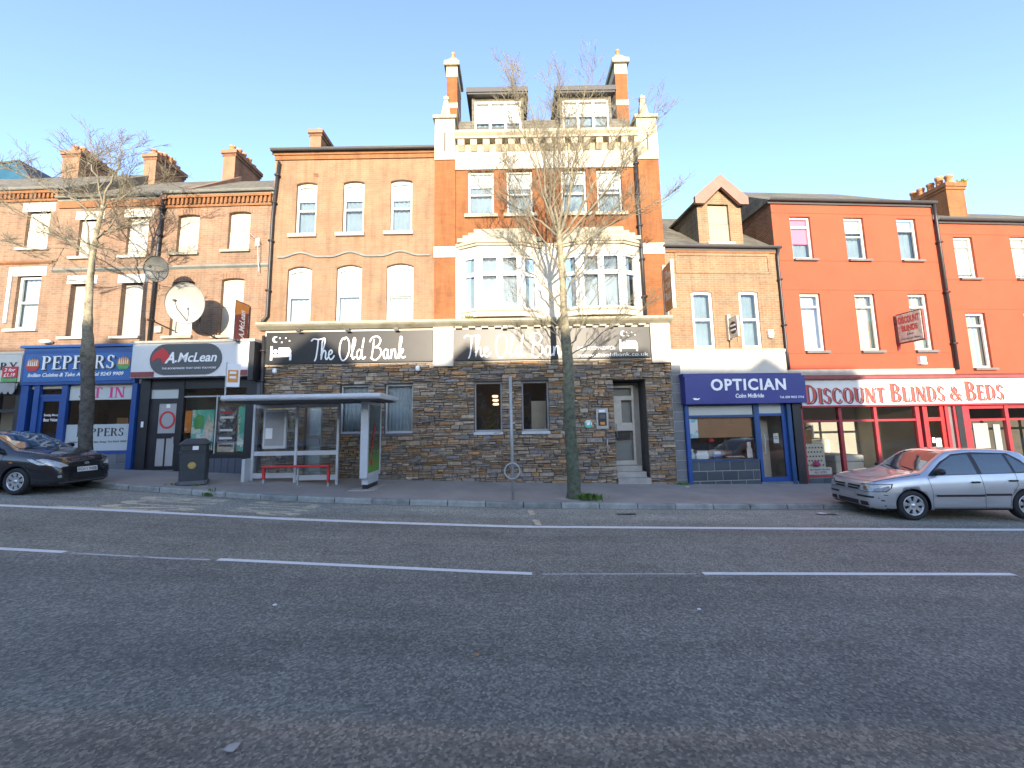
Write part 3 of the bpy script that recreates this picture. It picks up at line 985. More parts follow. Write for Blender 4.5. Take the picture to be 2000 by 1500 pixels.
def pipe(bld, pts, r=.045, mat='black_pipe', name='drainpipe'):
    m = MB()
    m.tube(pts, r, 10)
    for p, q in zip(pts, pts[1:]):
        if abs(p[2] - q[2]) > 1:
            n = int(abs(p[2] - q[2]) / 1.8) + 1
            for i in range(n):
                t = (i + .5) / n
                c = [p[j] + (q[j] - p[j]) * t for j in range(3)]
                m.box(c[0] - r * 1.5, c[0] + r * 1.5, c[1] - r * 1.35, c[1] + r * 1.3, c[2] - .03, c[2] + .03)
    return m.build(name, mat, bld, True)

def chimney(bld, u0, u1, d0, d1, z0, z1, mat, pots, pot_r=.11, pot_h=.38, cap=True):
    m = MB()
    m.box(u0, u1, d0, d1, z0, z1 - .28)
    m.box(u0 - .04, u1 + .04, d0 - .04, d1 + .04, z1 - .28, z1 - .16)
    m.box(u0 - .08, u1 + .08, d0 - .08, d1 + .08, z1 - .16, z1)
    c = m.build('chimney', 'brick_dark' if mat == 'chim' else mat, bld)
    if mat == 'chim':                       # dark brick also paints in the shade of the sides; paler slab in front
        f_ = MB(); f_.box(u0, u1, d0 - .025, d0 - .001, z0, z1 - .285); f_.box(u0 - .08, u1 + .08, d0 - .10, d0 - .081, z1 - .16, z1); f_.build('lit_tone_face', 'chim', c)
    for i in range(pots):
        t = (i + .5) / pots
        g = MB()
        h = pot_h * rnd.uniform(.7, 1.15)
        g.lathe([(pot_r, 0), (pot_r * .92, h * .8), (pot_r * 1.12, h * .82), (pot_r * 1.12, h), (pot_r * .75, h), (pot_r * .7, h - .1), (0.001, h - .1)],
                ((u0 + u1) / 2 + rnd.uniform(-.04, .04), d0 + (d1 - d0) * t, z1), 14)
        g.build('chimney_pot', 'terracotta', c, True)
    return c

# ================================================================== left terrace, three houses
def dentils(bld, u0, u1, z0, z1, step=.15, dd=.09):
    m = MB()
    u = u0 + .03
    while u + step * .6 < u1:
        m.box(u, u + step * .5, -dd, .01, z0, z1)
        u += step
    m.build('dentil_course', 'brick_trim', bld, kind='stuff')
    m = MB()
    m.box(u0, u1, -dd - .03, .01, z1, z1 + .09)
    m.box(u0, u1, -.05, .01, z0 - .10, z0 - .02)
    m.build('brick_cornice', 'brick_trim', bld)

def string_course(bld, u0, u1, z, mat='brick_trim', dd=.06, h=.09):
    m = MB()
    m.prism_x([(-dd, z - h * .3), (.01, z - h), (.01, z + h * .5), (-dd, z + h * .3)], u0, u1)
    return m.build('string_course', mat, bld)

def lintel(win, a, b, z0, z1, mat='old_white', d=-.012):
    m = MB()
    m.box(a, b, d, .1, z0, z1)
    return m.build('lintel', mat, win)

# house with the bakery
hA = thing('terraced_house', FL, -7.75, 0, 0, 'brick terraced house with white lintels above the bakery, at the left edge of the photo', 'building', 'left terrace')
opsA = [(-8.86, -8.05, 8.2, 9.47), (-8.92, -8.1, 5.4, 7.2), (-11.3, -10.5, 8.2, 9.47), (-11.3, -10.5, 5.4, 7.2)]
m = MB(); wall(m, -14.5, -7.75, 4.55, 10.2, opsA); core(m, -14.5, -7.75, -1, 10.2)
m.build('wall', 'brick_a', hA)
for i, (a, b, c, e) in enumerate(opsA):
    up = i % 2 == 0
    w = boarded(hA, a, b, c, e, 'old_white', sill=(.2, .1, .11, 'old_white')) if up else sash(hA, a, b, c, e, 0, .5, 0, .08, sill=(.2, .1, .1, 'upvc'), cur='net_pale')
    lintel(w, a - .18, b + .16, e, e + .32)
dentils(hA, -14.5, -7.75, 9.93, 10.1)
string_course(hA, -14.5, -7.75, 7.68)
roof(hA, -14.6, -7.75, 10.2, 12.95, 3.7)
gutter(hA, -14.5, -7.7, 10.27)
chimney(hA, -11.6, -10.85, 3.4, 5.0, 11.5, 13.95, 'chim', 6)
m = MB(); m.box(-9.2, -9.08, -.05, .01, 5.6, 7.5); m.build('cable_trunking', 'upvc', hA)

hB = thing('terraced_house', FL, -4.12, 0, 0, 'brick terraced house with white lintels and pale boarded windows above the blue takeaway', 'building', 'left terrace')
opsB = [(-7.0, -6.3, 7.83, 9.13), (-5.31, -4.58, 7.82, 9.17), (-7.06, -6.32, 5.1, 6.88), (-5.32, -4.58, 5.08, 6.87)]
m = MB(); wall(m, -7.75, -4.12, 4.55, 9.85, opsB); core(m, -7.75, -4.12, -1, 9.85)
m.build('wall', 'brick_a', hB)
for i, (a, b, c, e) in enumerate(opsB):
    w = boarded(hB, a, b, c, e, 'old_white' if i < 2 else 'board_grey', sill=(.2, .06, .1, 'old_white'), setb=.1 if i < 2 else .17, split=.52 if i < 2 else .02)
    lintel(w, a - .14, b + .15, e, e + .29)
string_course(hB, -7.75, -4.12, 7.38, 'lead', .07, .1)
m = MB(); m.box(-7.75, -4.12, -.05, .01, 9.55, 9.83); m.build('brick_cornice', 'brick_trim', hB)
roof(hB, -7.74, -4.13, 9.87, 12.55, 3.7)
gutter(hB, -7.8, -4.12, 9.93)
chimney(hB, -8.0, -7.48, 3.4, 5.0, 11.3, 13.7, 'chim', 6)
pipe(hB, [(-4.08, -.09, 9.86), (-4.12, -.09, 8), (-4.16, -.09, 4.75)], .05)

hC = thing('terraced_house', FL, -.35, 0, 0, 'brick terraced house with arched brick lintels and boarded windows above the grey bookmaker sign', 'building', 'left terrace')
opsC = [(-3.58, -2.84, 7.87, 9.21, .05), (-1.84, -1.1, 7.93, 9.26, .05), (-3.58, -2.84, 5.05, 6.88, .05), (-1.94, -1.18, 5.03, 6.94, .05)]
m = MB(); wall(m, -4.11, -.35, 4.65, 9.9, opsC); core(m, -4.11, -.35, -1, 9.9)
m.build('wall', 'brick_a', hC)
for i, op in enumerate(opsC):
    a, b, c, e, r = op
    w = boarded(hC, a, b, c, e, 'board', sill=(.2, .06, .1, 'stone_mossy'), setb=.12, split=.5)
    g = MB()
    for j in range(8):
        t0, t1 = j / 8, (j + 1) / 8
        xa, xb = a - .06 + (b - a + .12) * t0, a - .06 + (b - a + .12) * t1
        g.prism([(xa + .005, arc_z(t0, e, r)), (xb - .005, arc_z(t1, e, r)), (xb - .005, arc_z(t1, e, r) + .2), (xa + .005, arc_z(t0, e, r) + .2)], -.012, .02)
    g.build('brick_arch', 'chim', w)
dentils(hC, -4.1, -.38, 9.55, 9.76)
string_course(hC, -4.11, -.35, 7.38, 'lead', .07, .1)
roof(hC, -4.1, -.36, 9.92, 12.5, 3.7)
m = MB(); m.prism_x([(-.16, 9.86), (3.7, 12.72), (3.7, 12.4), (-.16, 9.7)], -4.16, -3.95); m.build('party_parapet', 'chim', hC)
gutter(hC, -4.1, -.3, 9.98)
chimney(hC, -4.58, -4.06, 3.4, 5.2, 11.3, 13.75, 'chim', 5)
pipe(hC, [(-.17, -.1, 10.95), (-.30, -.1, 9), (-.30, -.1, 5.6), (-.42, -.1, 5.45), (-.5, -.1, 5.3)], .05)
pipe(hC, [(-.36, -.12, 4.95), (-.33, -.12, 3.0), (-.33, -.12, .7)], .05)

bl = thing('rooftop_glazing', FW, -25.6, 22, 11, 'dark blue sloped cladding of a taller roof behind the terrace, at the left edge', 'building')
m = MB(); m.prism([(-31, 12), (-24.3, 12), (-24.75, 15.0), (-25.4, 15.93), (-31, 15.2)], 22, 25); m.build('cladding', 'blue_clad', bl)
m = MB(); m.prism([(-24.3, 12), (-24.15, 12), (-24.65, 15.05), (-25.35, 16.02), (-31, 15.28), (-31, 15.2), (-25.4, 15.93), (-24.75, 15.0)], 21.95, 25.05); m.build('edge_trim', 'shelter_roof', bl)

# ================================================================== the hotel
hB2 = thing('hotel_building', FB, -1.4, 0, 0, 'tall brick former bank with stone bay windows, dormers, twin chimneys and rough stone ground floor', 'building')
H = hB2
# brick wing
opsW = [(-7.18, -6.49, 8.42, 10.24, .06), (-5.6, -4.89, 8.43, 10.26, .06), (-4.0, -3.27, 8.45, 10.28, .06),
        (-7.35, -6.55, 5.36, 7.28, .10), (-5.73, -4.9, 5.36, 7.31, .10), (-4.08, -3.2, 5.36, 7.33, .10)]
m = MB(); wall(m, -7.95, -2.5, 5.15, 11.25, opsW); core(m, -7.95, -2.5, -1, 11.25)
m.build('wall', 'brick_b', H)
for i, (a, b, c, e, r) in enumerate(opsW):
    if i < 3:
        w = sash(H, a, b, c, e, r, .46, (.30, .30, .32)[i] + .05, .07, sill=(.2, .05, .13, 'white_wall'), head=.05)
    else:
        w = sash(H, a, b, c, e, r, .47, (.5, .5, .57)[i - 3], .08, cur='net_pale' if i < 5 else 'blind', head=.06)
    g = MB()
    for j in range(8):
        t0, t1 = j / 8, (j + 1) / 8
        xa, xb = a - .07 + (b - a + .14) * t0, a - .07 + (b - a + .14) * t1
        g.prism([(xa, arc_z(t0, e, r) + .004), (xb, arc_z(t1, e, r) + .004), (xb, arc_z(t1, e, r) + .22), (xa, arc_z(t0, e, r) + .22)], -.008, .02)
    g.build('brick_arch', 'brick_b', w)
# wavy hood string course
pts = []
for i in range(61):
    u = -7.7 + (7.7 - 2.65) * i / 60
    dz = 0
    for a, b, c, e, r in opsW[3:]:
        cx, hw = (a + b) / 2, .62
        if abs(u - cx) < hw:
            dz = max(dz, .15 * (.5 + .5 * math.cos(math.pi * (u - cx) / hw)))
    pts.append((u, 7.57 + dz))
m = MB()
for p, q in zip(pts, pts[1:]):
    m.prism([(p[0], p[1]), (q[0], q[1]), (q[0], q[1] + .06), (p[0], p[1] + .06)], -.05, .01)
m.build('string_course', 'lead', H)
m = MB(); m.box(-7.95, -2.5, -.05, .01, 11.05, 11.2); m.box(-7.97, -2.5, -.09, .012, 11.2, 11.28); m.build('brick_cornice', 'brick_trim', H)
m = MB(); m.box(-6.62, -6.45, -.006, .05, 10.42, 10.56); m.build('air_brick', 'brick_dark', H)
roof(H, -8.0, -2.5, 11.27, 13.2, 3.6)
gutter(H, -8.05, -2.5, 11.38, -.14, .075, 'shelter_roof')
chimney(H, -8.2, -7.74, 3.0, 4.1, 11.8, 14.25, 'chim', 2, .09, .2)
# ground floor: mortar backing, openings, stones one by one
opsG = [(-6.6, -6.04, .5, 2.72), (-5.5, -4.59, 1.78, 3.35), (-4.07, -3.18, 1.77, 3.35), (-1.22, -.34, 1.76, 3.37), (.29, 1.15, 1.76, 3.37), (3.21, 4.24, -.2, 3.35)]
m = MB(); wall(m, -7.95, 5.07, -.6, 5.15, opsG, .3, .03)
gw = m.build('ground_wall', 'mortar', H)
m = MB(); m.quad((5.07, 0.03, -.6), (5.07, 7, -.6), (5.07, 7, 11), (5.07, .03, 11)); m.build('side_wall', 'brick_c', H)
PAL = [(.27, .20, .135), (.30, .215, .14), (.24, .19, .145), (.33, .19, .095), (.28, .21, .145), (.20, .175, .155), (.34, .275, .20), (.18, .16, .145), (.29, .17, .085), (.25, .195, .14), (.31, .235, .16)]
stones = []
def put(u0, u1, z0, z1):
    if zp(u0, 14.5) < z1 + .02:
        j = lambda q: rnd.uniform(-q, q)
        stones.append((u0, u1, z0 + j(.007), z1 + j(.007)))
def lay(u0, u1, z0, z1):
    """one block of the wall: a single stone, or two or three thin ones"""
    r = rnd.random()
    if r < .25 or z1 - z0 < .085:
        put(u0, u1, z0, z1)
        return
    cz = [z0, z0 + (z1 - z0) * rnd.uniform(.35, .65), z1] if r < .72 else [z0, z0 + (z1 - z0) * rnd.uniform(.25, .4), z0 + (z1 - z0) * rnd.uniform(.55, .75), z1]
    for c, e in zip(cz, cz[1:]):
        if u1 - u0 > .3 and rnd.random() < .5:
            um = u0 + (u1 - u0) * rnd.uniform(.3, .7)
            put(u0, um, c, e); put(um, u1, c, e)
        else:
            put(u0, u1, c, e)
z = -.1
while z < 4.0:
    h = rnd.uniform(.09, .155)
    z1 = min(z + h, 4.0)
    if 4.0 - z1 < .06:
        z1 = 4.0
    for o in opsG:                      # let courses end at the openings' heads and sills
        for q in (o[2], o[3]):
            if z + .05 < q < z1 + .05:
                z1 = q
    cuts = [(o[0], o[1]) for o in opsG if o[2] < z1 - .012 and o[3] > z + .012]
    segs, u = [], -7.95
    for a, b in sorted(cuts):
        segs.append((u, a)); u = b
    segs.append((u, 5.07))
    for a, b in segs:
        u = a
        while u < b - .001:
            e = u + rnd.uniform(.16, .52)
            if b - e < .14:
                e = b
            lay(u, e, z, z1)
            u = e
    z = z1

def stone_geo(mb, u0, u1, z0, z1):
    pr = rnd.choice([.01, .02, .032, .045, .06, .08]) + rnd.uniform(-.004, .004)
    gp = .004
    j = lambda s: rnd.uniform(-s, s)
    h = z1 - z0
    bk = [(u0 + gp, z0 + gp), (u1 - gp, z0 + gp), (u1 - gp, z1 - gp), (u0 + gp, z1 - gp)]
    n = len(mb.v)
    fr = []
    iu, iz = min(.018, (u1 - u0) * .15), min(.014, h * .2)
    for (p, q), (sx, sz) in zip(bk, ((1, 1), (-1, 1), (-1, -1), (1, -1))):
        fr.append((p + sx * iu * rnd.uniform(.2, 1.2), .03 - pr + j(.008), q + sz * iz * rnd.uniform(.1, 1.2)))
    mid = [((fr[0][0] + fr[1][0]) / 2 + j(.02), .03 - pr - rnd.uniform(0, .014), fr[0][2] + j(iz * .4)), ((fr[2][0] + fr[3][0]) / 2 + j(.02), .03 - pr - rnd.uniform(0, .014), fr[2][2] + j(iz * .4))]
    mb.v += [(p, .034, q) for p, q in bk] + fr + mid
    F = [(4, 8, 9, 7), (8, 5, 6, 9), (0, 1, 5, 8, 4), (1, 2, 6, 5), (2, 3, 7, 9, 6), (3, 0, 4, 7)]
    for q in F:
        mb.f.append(tuple(n + i for i in q))
    c = rnd.choice(PAL)
    f = rnd.uniform(.9, 1.55)
    mb.tone += [tuple(v * f for v in c)] * 10

def add_tone(ob, tones):
    at = ob.data.color_attributes.new('tone', 'FLOAT_COLOR', 'POINT')
    at.data.foreach_set('color', [x for t in tones for x in (*t, 1.0)])
stones.sort(key=lambda s: -(s[1] - s[0]) * (s[3] - s[2]))
for i, s in enumerate(stones[:300]):
    mb = MB(); stone_geo(mb, *s)
    t = mb.tone
    add_tone(mb.build('stone', 'rubble', gw), t)
mb = MB()
for s in stones[300:]:
    stone_geo(mb, *s)
t = mb.tone
add_tone(mb.build('stone_cladding', 'rubble', gw, kind='stuff'), t)

# ground floor windows
for i, (a, b, c, e) in enumerate(opsG[1:5]):
    m = MB()
    y0 = .16
    m.box(a, a + .05, y0, y0 + .06, c, e); m.box(b - .05, b, y0, y0 + .06, c, e)
    m.box(a + .05, b - .05, y0, y0 + .06, e - .07, e); m.box(a + .05, b - .05, y0, y0 + .06, c, c + .07)
    w = m.build('window', 'shelter' if i < 2 else 'board_grey', H)
    g = MB(); g.quad((a + .04, y0 + .03, c + .06), (b - .04, y0 + .03, c + .06), (b - .04, y0 + .03, e - .06), (a + .04, y0 + .03, e - .06)); g.build('pane', 'glass' if i < 2 else 'shop_glass', w)
    g = MB(); g.box(a - .02, b + .02, -.04, y0, c - .08, c + .002); g.build('sill', 'sill_grey' if i < 2 else 'shelter', w)
    if i < 2:
        curtain_mesh(a - .03, b + .03, c - .03, e + .03, .345, .012, 8).build('vertical_blind', 'frost', w, True)
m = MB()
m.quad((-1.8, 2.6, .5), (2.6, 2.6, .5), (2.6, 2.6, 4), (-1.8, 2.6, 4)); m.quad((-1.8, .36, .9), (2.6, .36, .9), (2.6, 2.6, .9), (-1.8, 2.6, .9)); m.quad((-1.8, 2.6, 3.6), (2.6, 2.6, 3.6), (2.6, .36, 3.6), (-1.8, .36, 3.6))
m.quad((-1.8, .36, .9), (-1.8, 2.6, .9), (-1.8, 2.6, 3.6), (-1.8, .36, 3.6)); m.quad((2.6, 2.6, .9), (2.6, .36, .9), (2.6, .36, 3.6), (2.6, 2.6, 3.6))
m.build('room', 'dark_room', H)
m = MB(); m.box(.62, 1.1, .75, .8, 1.3, 2.75); m.build('room_screen', 'board', H)
pl = thing('potted_plant', FB, -.7, .62, .9, 'leafy green plant standing inside the dark hotel window', 'plant')
m = MB(); m.lathe([(.12, 0), (.17, .35), (.15, .35), (.14, .3), (.001, .3)], (-.7, .62, .95), 14); m.build('pot', 'terracotta', pl, True)
m = MB()
for i in range(320):
    t = rnd.uniform(0, 1); an = rnd.uniform(0, 6.28); rr = (.05 + .22 * math.sin(3.1 * t)) * rnd.uniform(.3, 1)
    c = Vector((-.7 + rr * math.cos(an), (.62 + rr * .6 * math.sin(an)), 1.3 + t * 1.2)); a = Vector((math.cos(an), math.sin(an), rnd.uniform(-.3, .8))).normalized() * .07; b = a.cross(Vector((0, 0, 1))).normalized() * .025
    m.quad(tuple(c - a), tuple(c + b), tuple(c + a), tuple(c - b))
m.build('leaves', 'leaf', pl, kind='stuff')
for i, zz in enumerate((3.07, 2.93, 2.79)):
    m = MB(); m.lathe([(.001, -.045), (.09, -.04), (.115, 0), (.08, .035), (.001, .04)], (-.62 + i * .012, 1.7, zz - .08), 16)
    single(m, 'ceiling_lamp', 'lamp_glow', FB, ('topmost', 'middle', 'lowest')[i] + ' of three glowing lamps seen in the left dark hotel window', 'lamp', 'lamps inside the hotel window', True)
# side entrance door behind the shelter
m = MB(); m.box(-6.6, -6.04, .2, .26, .5, 2.72); dr = m.build('door', 'grey_panel', H)
m = MB(); m.box(-6.5, -6.14, .185, .2, 1.75, 2.6); m.box(-6.5, -6.14, .185, .2, .65, 1.4); m.build('door_panel', 'cream_film', dr)
m = MB(); m.box(-6.2, -6.16, .15, .185, 1.5, 1.62); m.build('handle', 'galv', dr)
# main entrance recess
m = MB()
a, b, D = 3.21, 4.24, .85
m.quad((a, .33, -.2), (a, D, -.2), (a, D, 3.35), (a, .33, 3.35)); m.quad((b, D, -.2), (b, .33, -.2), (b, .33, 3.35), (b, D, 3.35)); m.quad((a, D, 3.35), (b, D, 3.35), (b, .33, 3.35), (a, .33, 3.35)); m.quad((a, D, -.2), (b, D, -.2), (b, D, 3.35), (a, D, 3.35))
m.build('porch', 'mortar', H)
m = MB()
fx0, fx1, fy = 3.23, 4.0, .62
m.box(fx0, fx0 + .07, fy, fy + .07, .62, 3.2); m.box(fx1 - .07, fx1, fy, fy + .07, .62, 3.2); m.box(fx0 + .07, fx1 - .07, fy, fy + .07, 3.13, 3.2); m.box(fx0 + .07, fx1 - .07, fy, fy + .07, 2.72, 2.86); m.box(fx0 + .07, fx1 - .07, fy, fy + .07, .62, .76); m.box(fx0 + .07, fx1 - .07, fy + .01, fy + .06, 1.72, 1.98)
m.box(fx0 + .07, fx0 + .36, fy + .012, fy + .055, 1.98, 2.72)
dr = m.build('door', 'old_white', H)
m = MB(); m.quad((fx0 + .07, fy + .035, .76), (fx1 - .07, fy + .035, .76), (fx1 - .07, fy + .035, 1.72), (fx0 + .07, fy + .035, 1.72)); m.quad((fx0 + .36, fy + .035, 1.98), (fx1 - .07, fy + .035, 1.98), (fx1 - .07, fy + .035, 2.72), (fx0 + .36, fy + .035, 2.72)); m.quad((fx0 + .07, fy + .035, 2.86), (fx1 - .07, fy + .035, 2.86), (fx1 - .07, fy + .035, 3.13), (fx0 + .07, fy + .035, 3.13)); m.build('pane', 'glass', dr)
m = MB(); m.tube([(fx0 + .16, fy - .06, 1.5), (fx0 + .16, fy - .06, 1.95)], .014, 8); m.build('handle', 'galv', dr, True)
m = MB(); m.box(fx0 + .1, fx0 + .62, fy + .05, fy + .06, 1.45, 1.68); m.build('notice', 'black_paint', dr)
m = MB(); m.quad((fx0 - .01, D - .03, .3), (b - .01, D - .03, .3), (b - .01, D - .03, 3.3), (fx0 - .01, D - .03, 3.3)); m.build('lobby', 'room', H)
zg = zp(3.7, 14.3)
for i in range(3):
    m = MB(); h = .17
    m.box(3.22 + .003 * i, 4.235 - .08 * i, .0 + .2 * i - .12, .62, zg - .1 if i == 0 else zg + h * i - .001, zg + h * (i + 1))
    m.build('step', 'concrete', H, bevel=.012)
# fascia zone
m = MB(); m.box(-7.95, -2.52, -.03, .03, 3.99, 5.15); m.box(-1.87, 4.46, -.03, .03, 3.99, 5.15); m.build('fascia_board', 'white_wall', H)
for a, b in ((-2.52, -1.87), (4.46, 5.08)):
    m = MB(); m.box(a, b, -.13, .03, 3.86, 5.14); m.build('fascia_pilaster', 'white_wall', H, bevel=.01)
m = MB(); m.prism_x([(-.12, 5.13), (-.30, 5.22), (-.36, 5.27), (-.36, 5.34), (0.02, 5.42), (0.02, 5.13)], -8.12, 5.13); m.build('fascia_cornice', 'stone_mossy', H)
m = MB()
u = -1.8
while u < 4.4:
    m.box(u, u + .22, -.2, -.03, 5.07, 5.125); u += .42
m.build('dentil_course', 'stone', H, kind='stuff')
# pilasters with stone caps and obelisks
for a, b, top in ((-2.5, -1.8, 10.9), (4.38, 5.08, 10.8)):
    m = MB(); m.box(a, b, -.10, .04, 5.4, 7.47); m.box(a, b, -.10, .04, 7.84, top); p = m.build('pilaster', 'brick_c', H)
    m = MB(); m.box(a - .012, b + .012, -.125, .04, 7.47, 7.84); m.build('stone_block', 'white_wall', p)
    m = MB(); m.box(a, b, -.14, .6, top, top + .95); m.box(a + .01, b - .01, -.13, .6, top + .965, top + 1.5); m.build('stone_cap', 'stone', p)
    m = MB(); m.box((a + b) / 2 - .022, (a + b) / 2 + .022, -.145, -.12, top + .3, top + .98); m.build('slot', 'letter_black', p)
    m = MB(); m.box(a - .06, b + .05, -.2, .66, top + 1.5, top + 1.62); m.build('cap_slab', 'stone_mossy', p, bevel=.015)
    m = MB(); c = (a + b) / 2
    m.box(c - .2, c + .2, .0, .4, top + 1.62, top + 1.72); m.frustum(c - .17, c + .17, .03, .37, top + 1.72, top + 2.42, .4, .4); m.frustum(c - .09, c + .09, .11, .29, top + 2.42, top + 2.52, 1, 1); m.frustum(c - .065, c + .065, .135, .265, top + 2.52, top + 2.62, .2, .2)
    m.build('obelisk', 'stone_mossy', p)
# main upper wall
opsM = [(-1.38, -.52, 9.0, 10.56), (-.07, .79, 9.0, 10.56), (1.77, 2.62, 9.0, 10.56), (2.98, 3.82, 9.0, 10.56)]
m = MB(); wall(m, -1.8, 4.38, 7.5, 10.58, opsM); m.build('wall', 'brick_c', H)
for i, (a, b, c, e) in enumerate(opsM):
    sash(H, a, b, c, e, 0, .47, (.34, .38, .3, .42)[i], .06, setb=.13, sill=(.12, .14, .13, 'stone'))
m = MB(); m.box(-1.8, 4.38, -.06, .24, 10.58, 11.2); m.build('frieze', 'white_wall', H)
m = MB(); m.box(-1.8, 4.38, .0, .24, 11.2, 11.56); m.build('cornice_backing', 'stone', H)
for i in range(15):
    u = -1.7 + i * .425
    m = MB(); m.prism_x([(-.07, 11.22), (-.25, 11.36), (-.25, 11.56), (.02, 11.56), (.02, 11.22)], u, u + .22); m.build('bracket', 'stone', H)
m = MB(); m.prism_x([(-.06, 11.56), (-.30, 11.56), (-.30, 11.64), (-.38, 11.72), (-.38, 11.80), (.1, 11.86), (.1, 11.56)], -1.8, 4.38); m.build('cornice', 'stone', H)
m = MB(); m.prism_x([(-.26, 11.83), (-.22, 11.92), (.05, 11.92), (.05, 11.83)], -1.8, 4.38); m.build('gutter', 'stone_mossy', H)
pipe(H, [(4.30, -.1, 11.2), (4.30, -.1, 9), (4.32, -.1, 7.9), (4.33, -.12, 5.4)], .06)
m = MB(); m.prism_x([(.24, 11.84), (1.0, 13.1), (7.0, 13.3), (7.0, 11.84)], -1.8, 4.4); m.build('roof', 'slate', H)
for a, b in ((-1.18, .48), (1.97, 3.62)):
    m = MB(); m.box(a - .1, a, .52, 2.4, 12.15, 13.66); m.box(b, b + .1, .52, 2.4, 12.15, 13.66); m.box(a, b, .56, .7, 13.53, 13.66); m.box(a, b, .5, .7, 12.16, 12.3)
    dm = m.build('dormer', 'slate', H)
    m = MB(); m.box(a - .24, b + .22, .32, 2.6, 13.66, 13.72); m.box(a - .28, b + .26, .28, 2.6, 13.72, 13.9); m.build('dormer_roof', 'shelter_roof', dm)
    m = MB()
    y0 = .55
    m.box(a, a + .06, y0, y0 + .07, 12.3, 13.53); m.box(b - .06, b, y0, y0 + .07, 12.3, 13.53); m.box(a + .06, b - .06, y0, y0 + .07, 13.46, 13.53); m.box(a + .06, b - .06, y0, y0 + .07, 12.3, 12.37)
    for t in (1 / 3, 2 / 3):
        c = a + (b - a) * t
        m.box(c - .045, c + .045, y0 - .004, y0 + .07, 12.37, 13.46)
    w = m.build('window_frame', 'upvc', dm)
    g = MB(); g.quad((a + .05, y0 + .04, 12.35), (b - .05, y0 + .04, 12.35), (b - .05, y0 + .04, 13.48), (a + .05, y0 + .04, 13.48)); g.build('pane', 'glass', dm)
    zb = 12.74 if a < 0 else 12.95
    g = MB(); g.quad((a, y0 + .1, zb), (b, y0 + .1, zb), (b, y0 + .1, 13.53), (a, y0 + .1, 13.53)); g.build('blind', 'blind', dm)
    curtain_mesh(a, b, 12.3, 13.53, y0 + .2, .02, 8).build('curtain', 'net', dm, True)
for a, b in ((-2.4, -1.98), (4.3, 4.78)):
    m = MB(); m.box(a, b, 2.0, 3.3, 11.5, 14.4); m.box(a, b, 2.0, 3.3, 14.62, 15.75); c = m.build('chimney', 'brick_c', H)
    m = MB(); m.box(a - .01, b + .01, 1.99, 3.31, 14.4, 14.62); m.box(a - .01, b + .01, 1.99, 3.31, 15.75, 16.2); m.build('stone_band', 'stone', c)
    m = MB(); m.box(a - .10, b + .10, 1.88, 3.42, 16.2, 16.4); m.build('chimney_cap', 'stone_mossy', c, bevel=.02)
    m = MB(); m.frustum(a - .06, b + .06, 1.92, 3.38, 16.4, 16.85, .38, .5); m.build('chimney_hood', 'stone_mossy', c)
    for yy in (2.35, 2.95):
        m = MB(); m.lathe([(.075, 0), (.065, .2), (.08, .21), (.08, .27), (.001, .27)], ((a + b) / 2, yy, 16.83), 12); m.build('chimney_pot', 'terracotta', c, True)
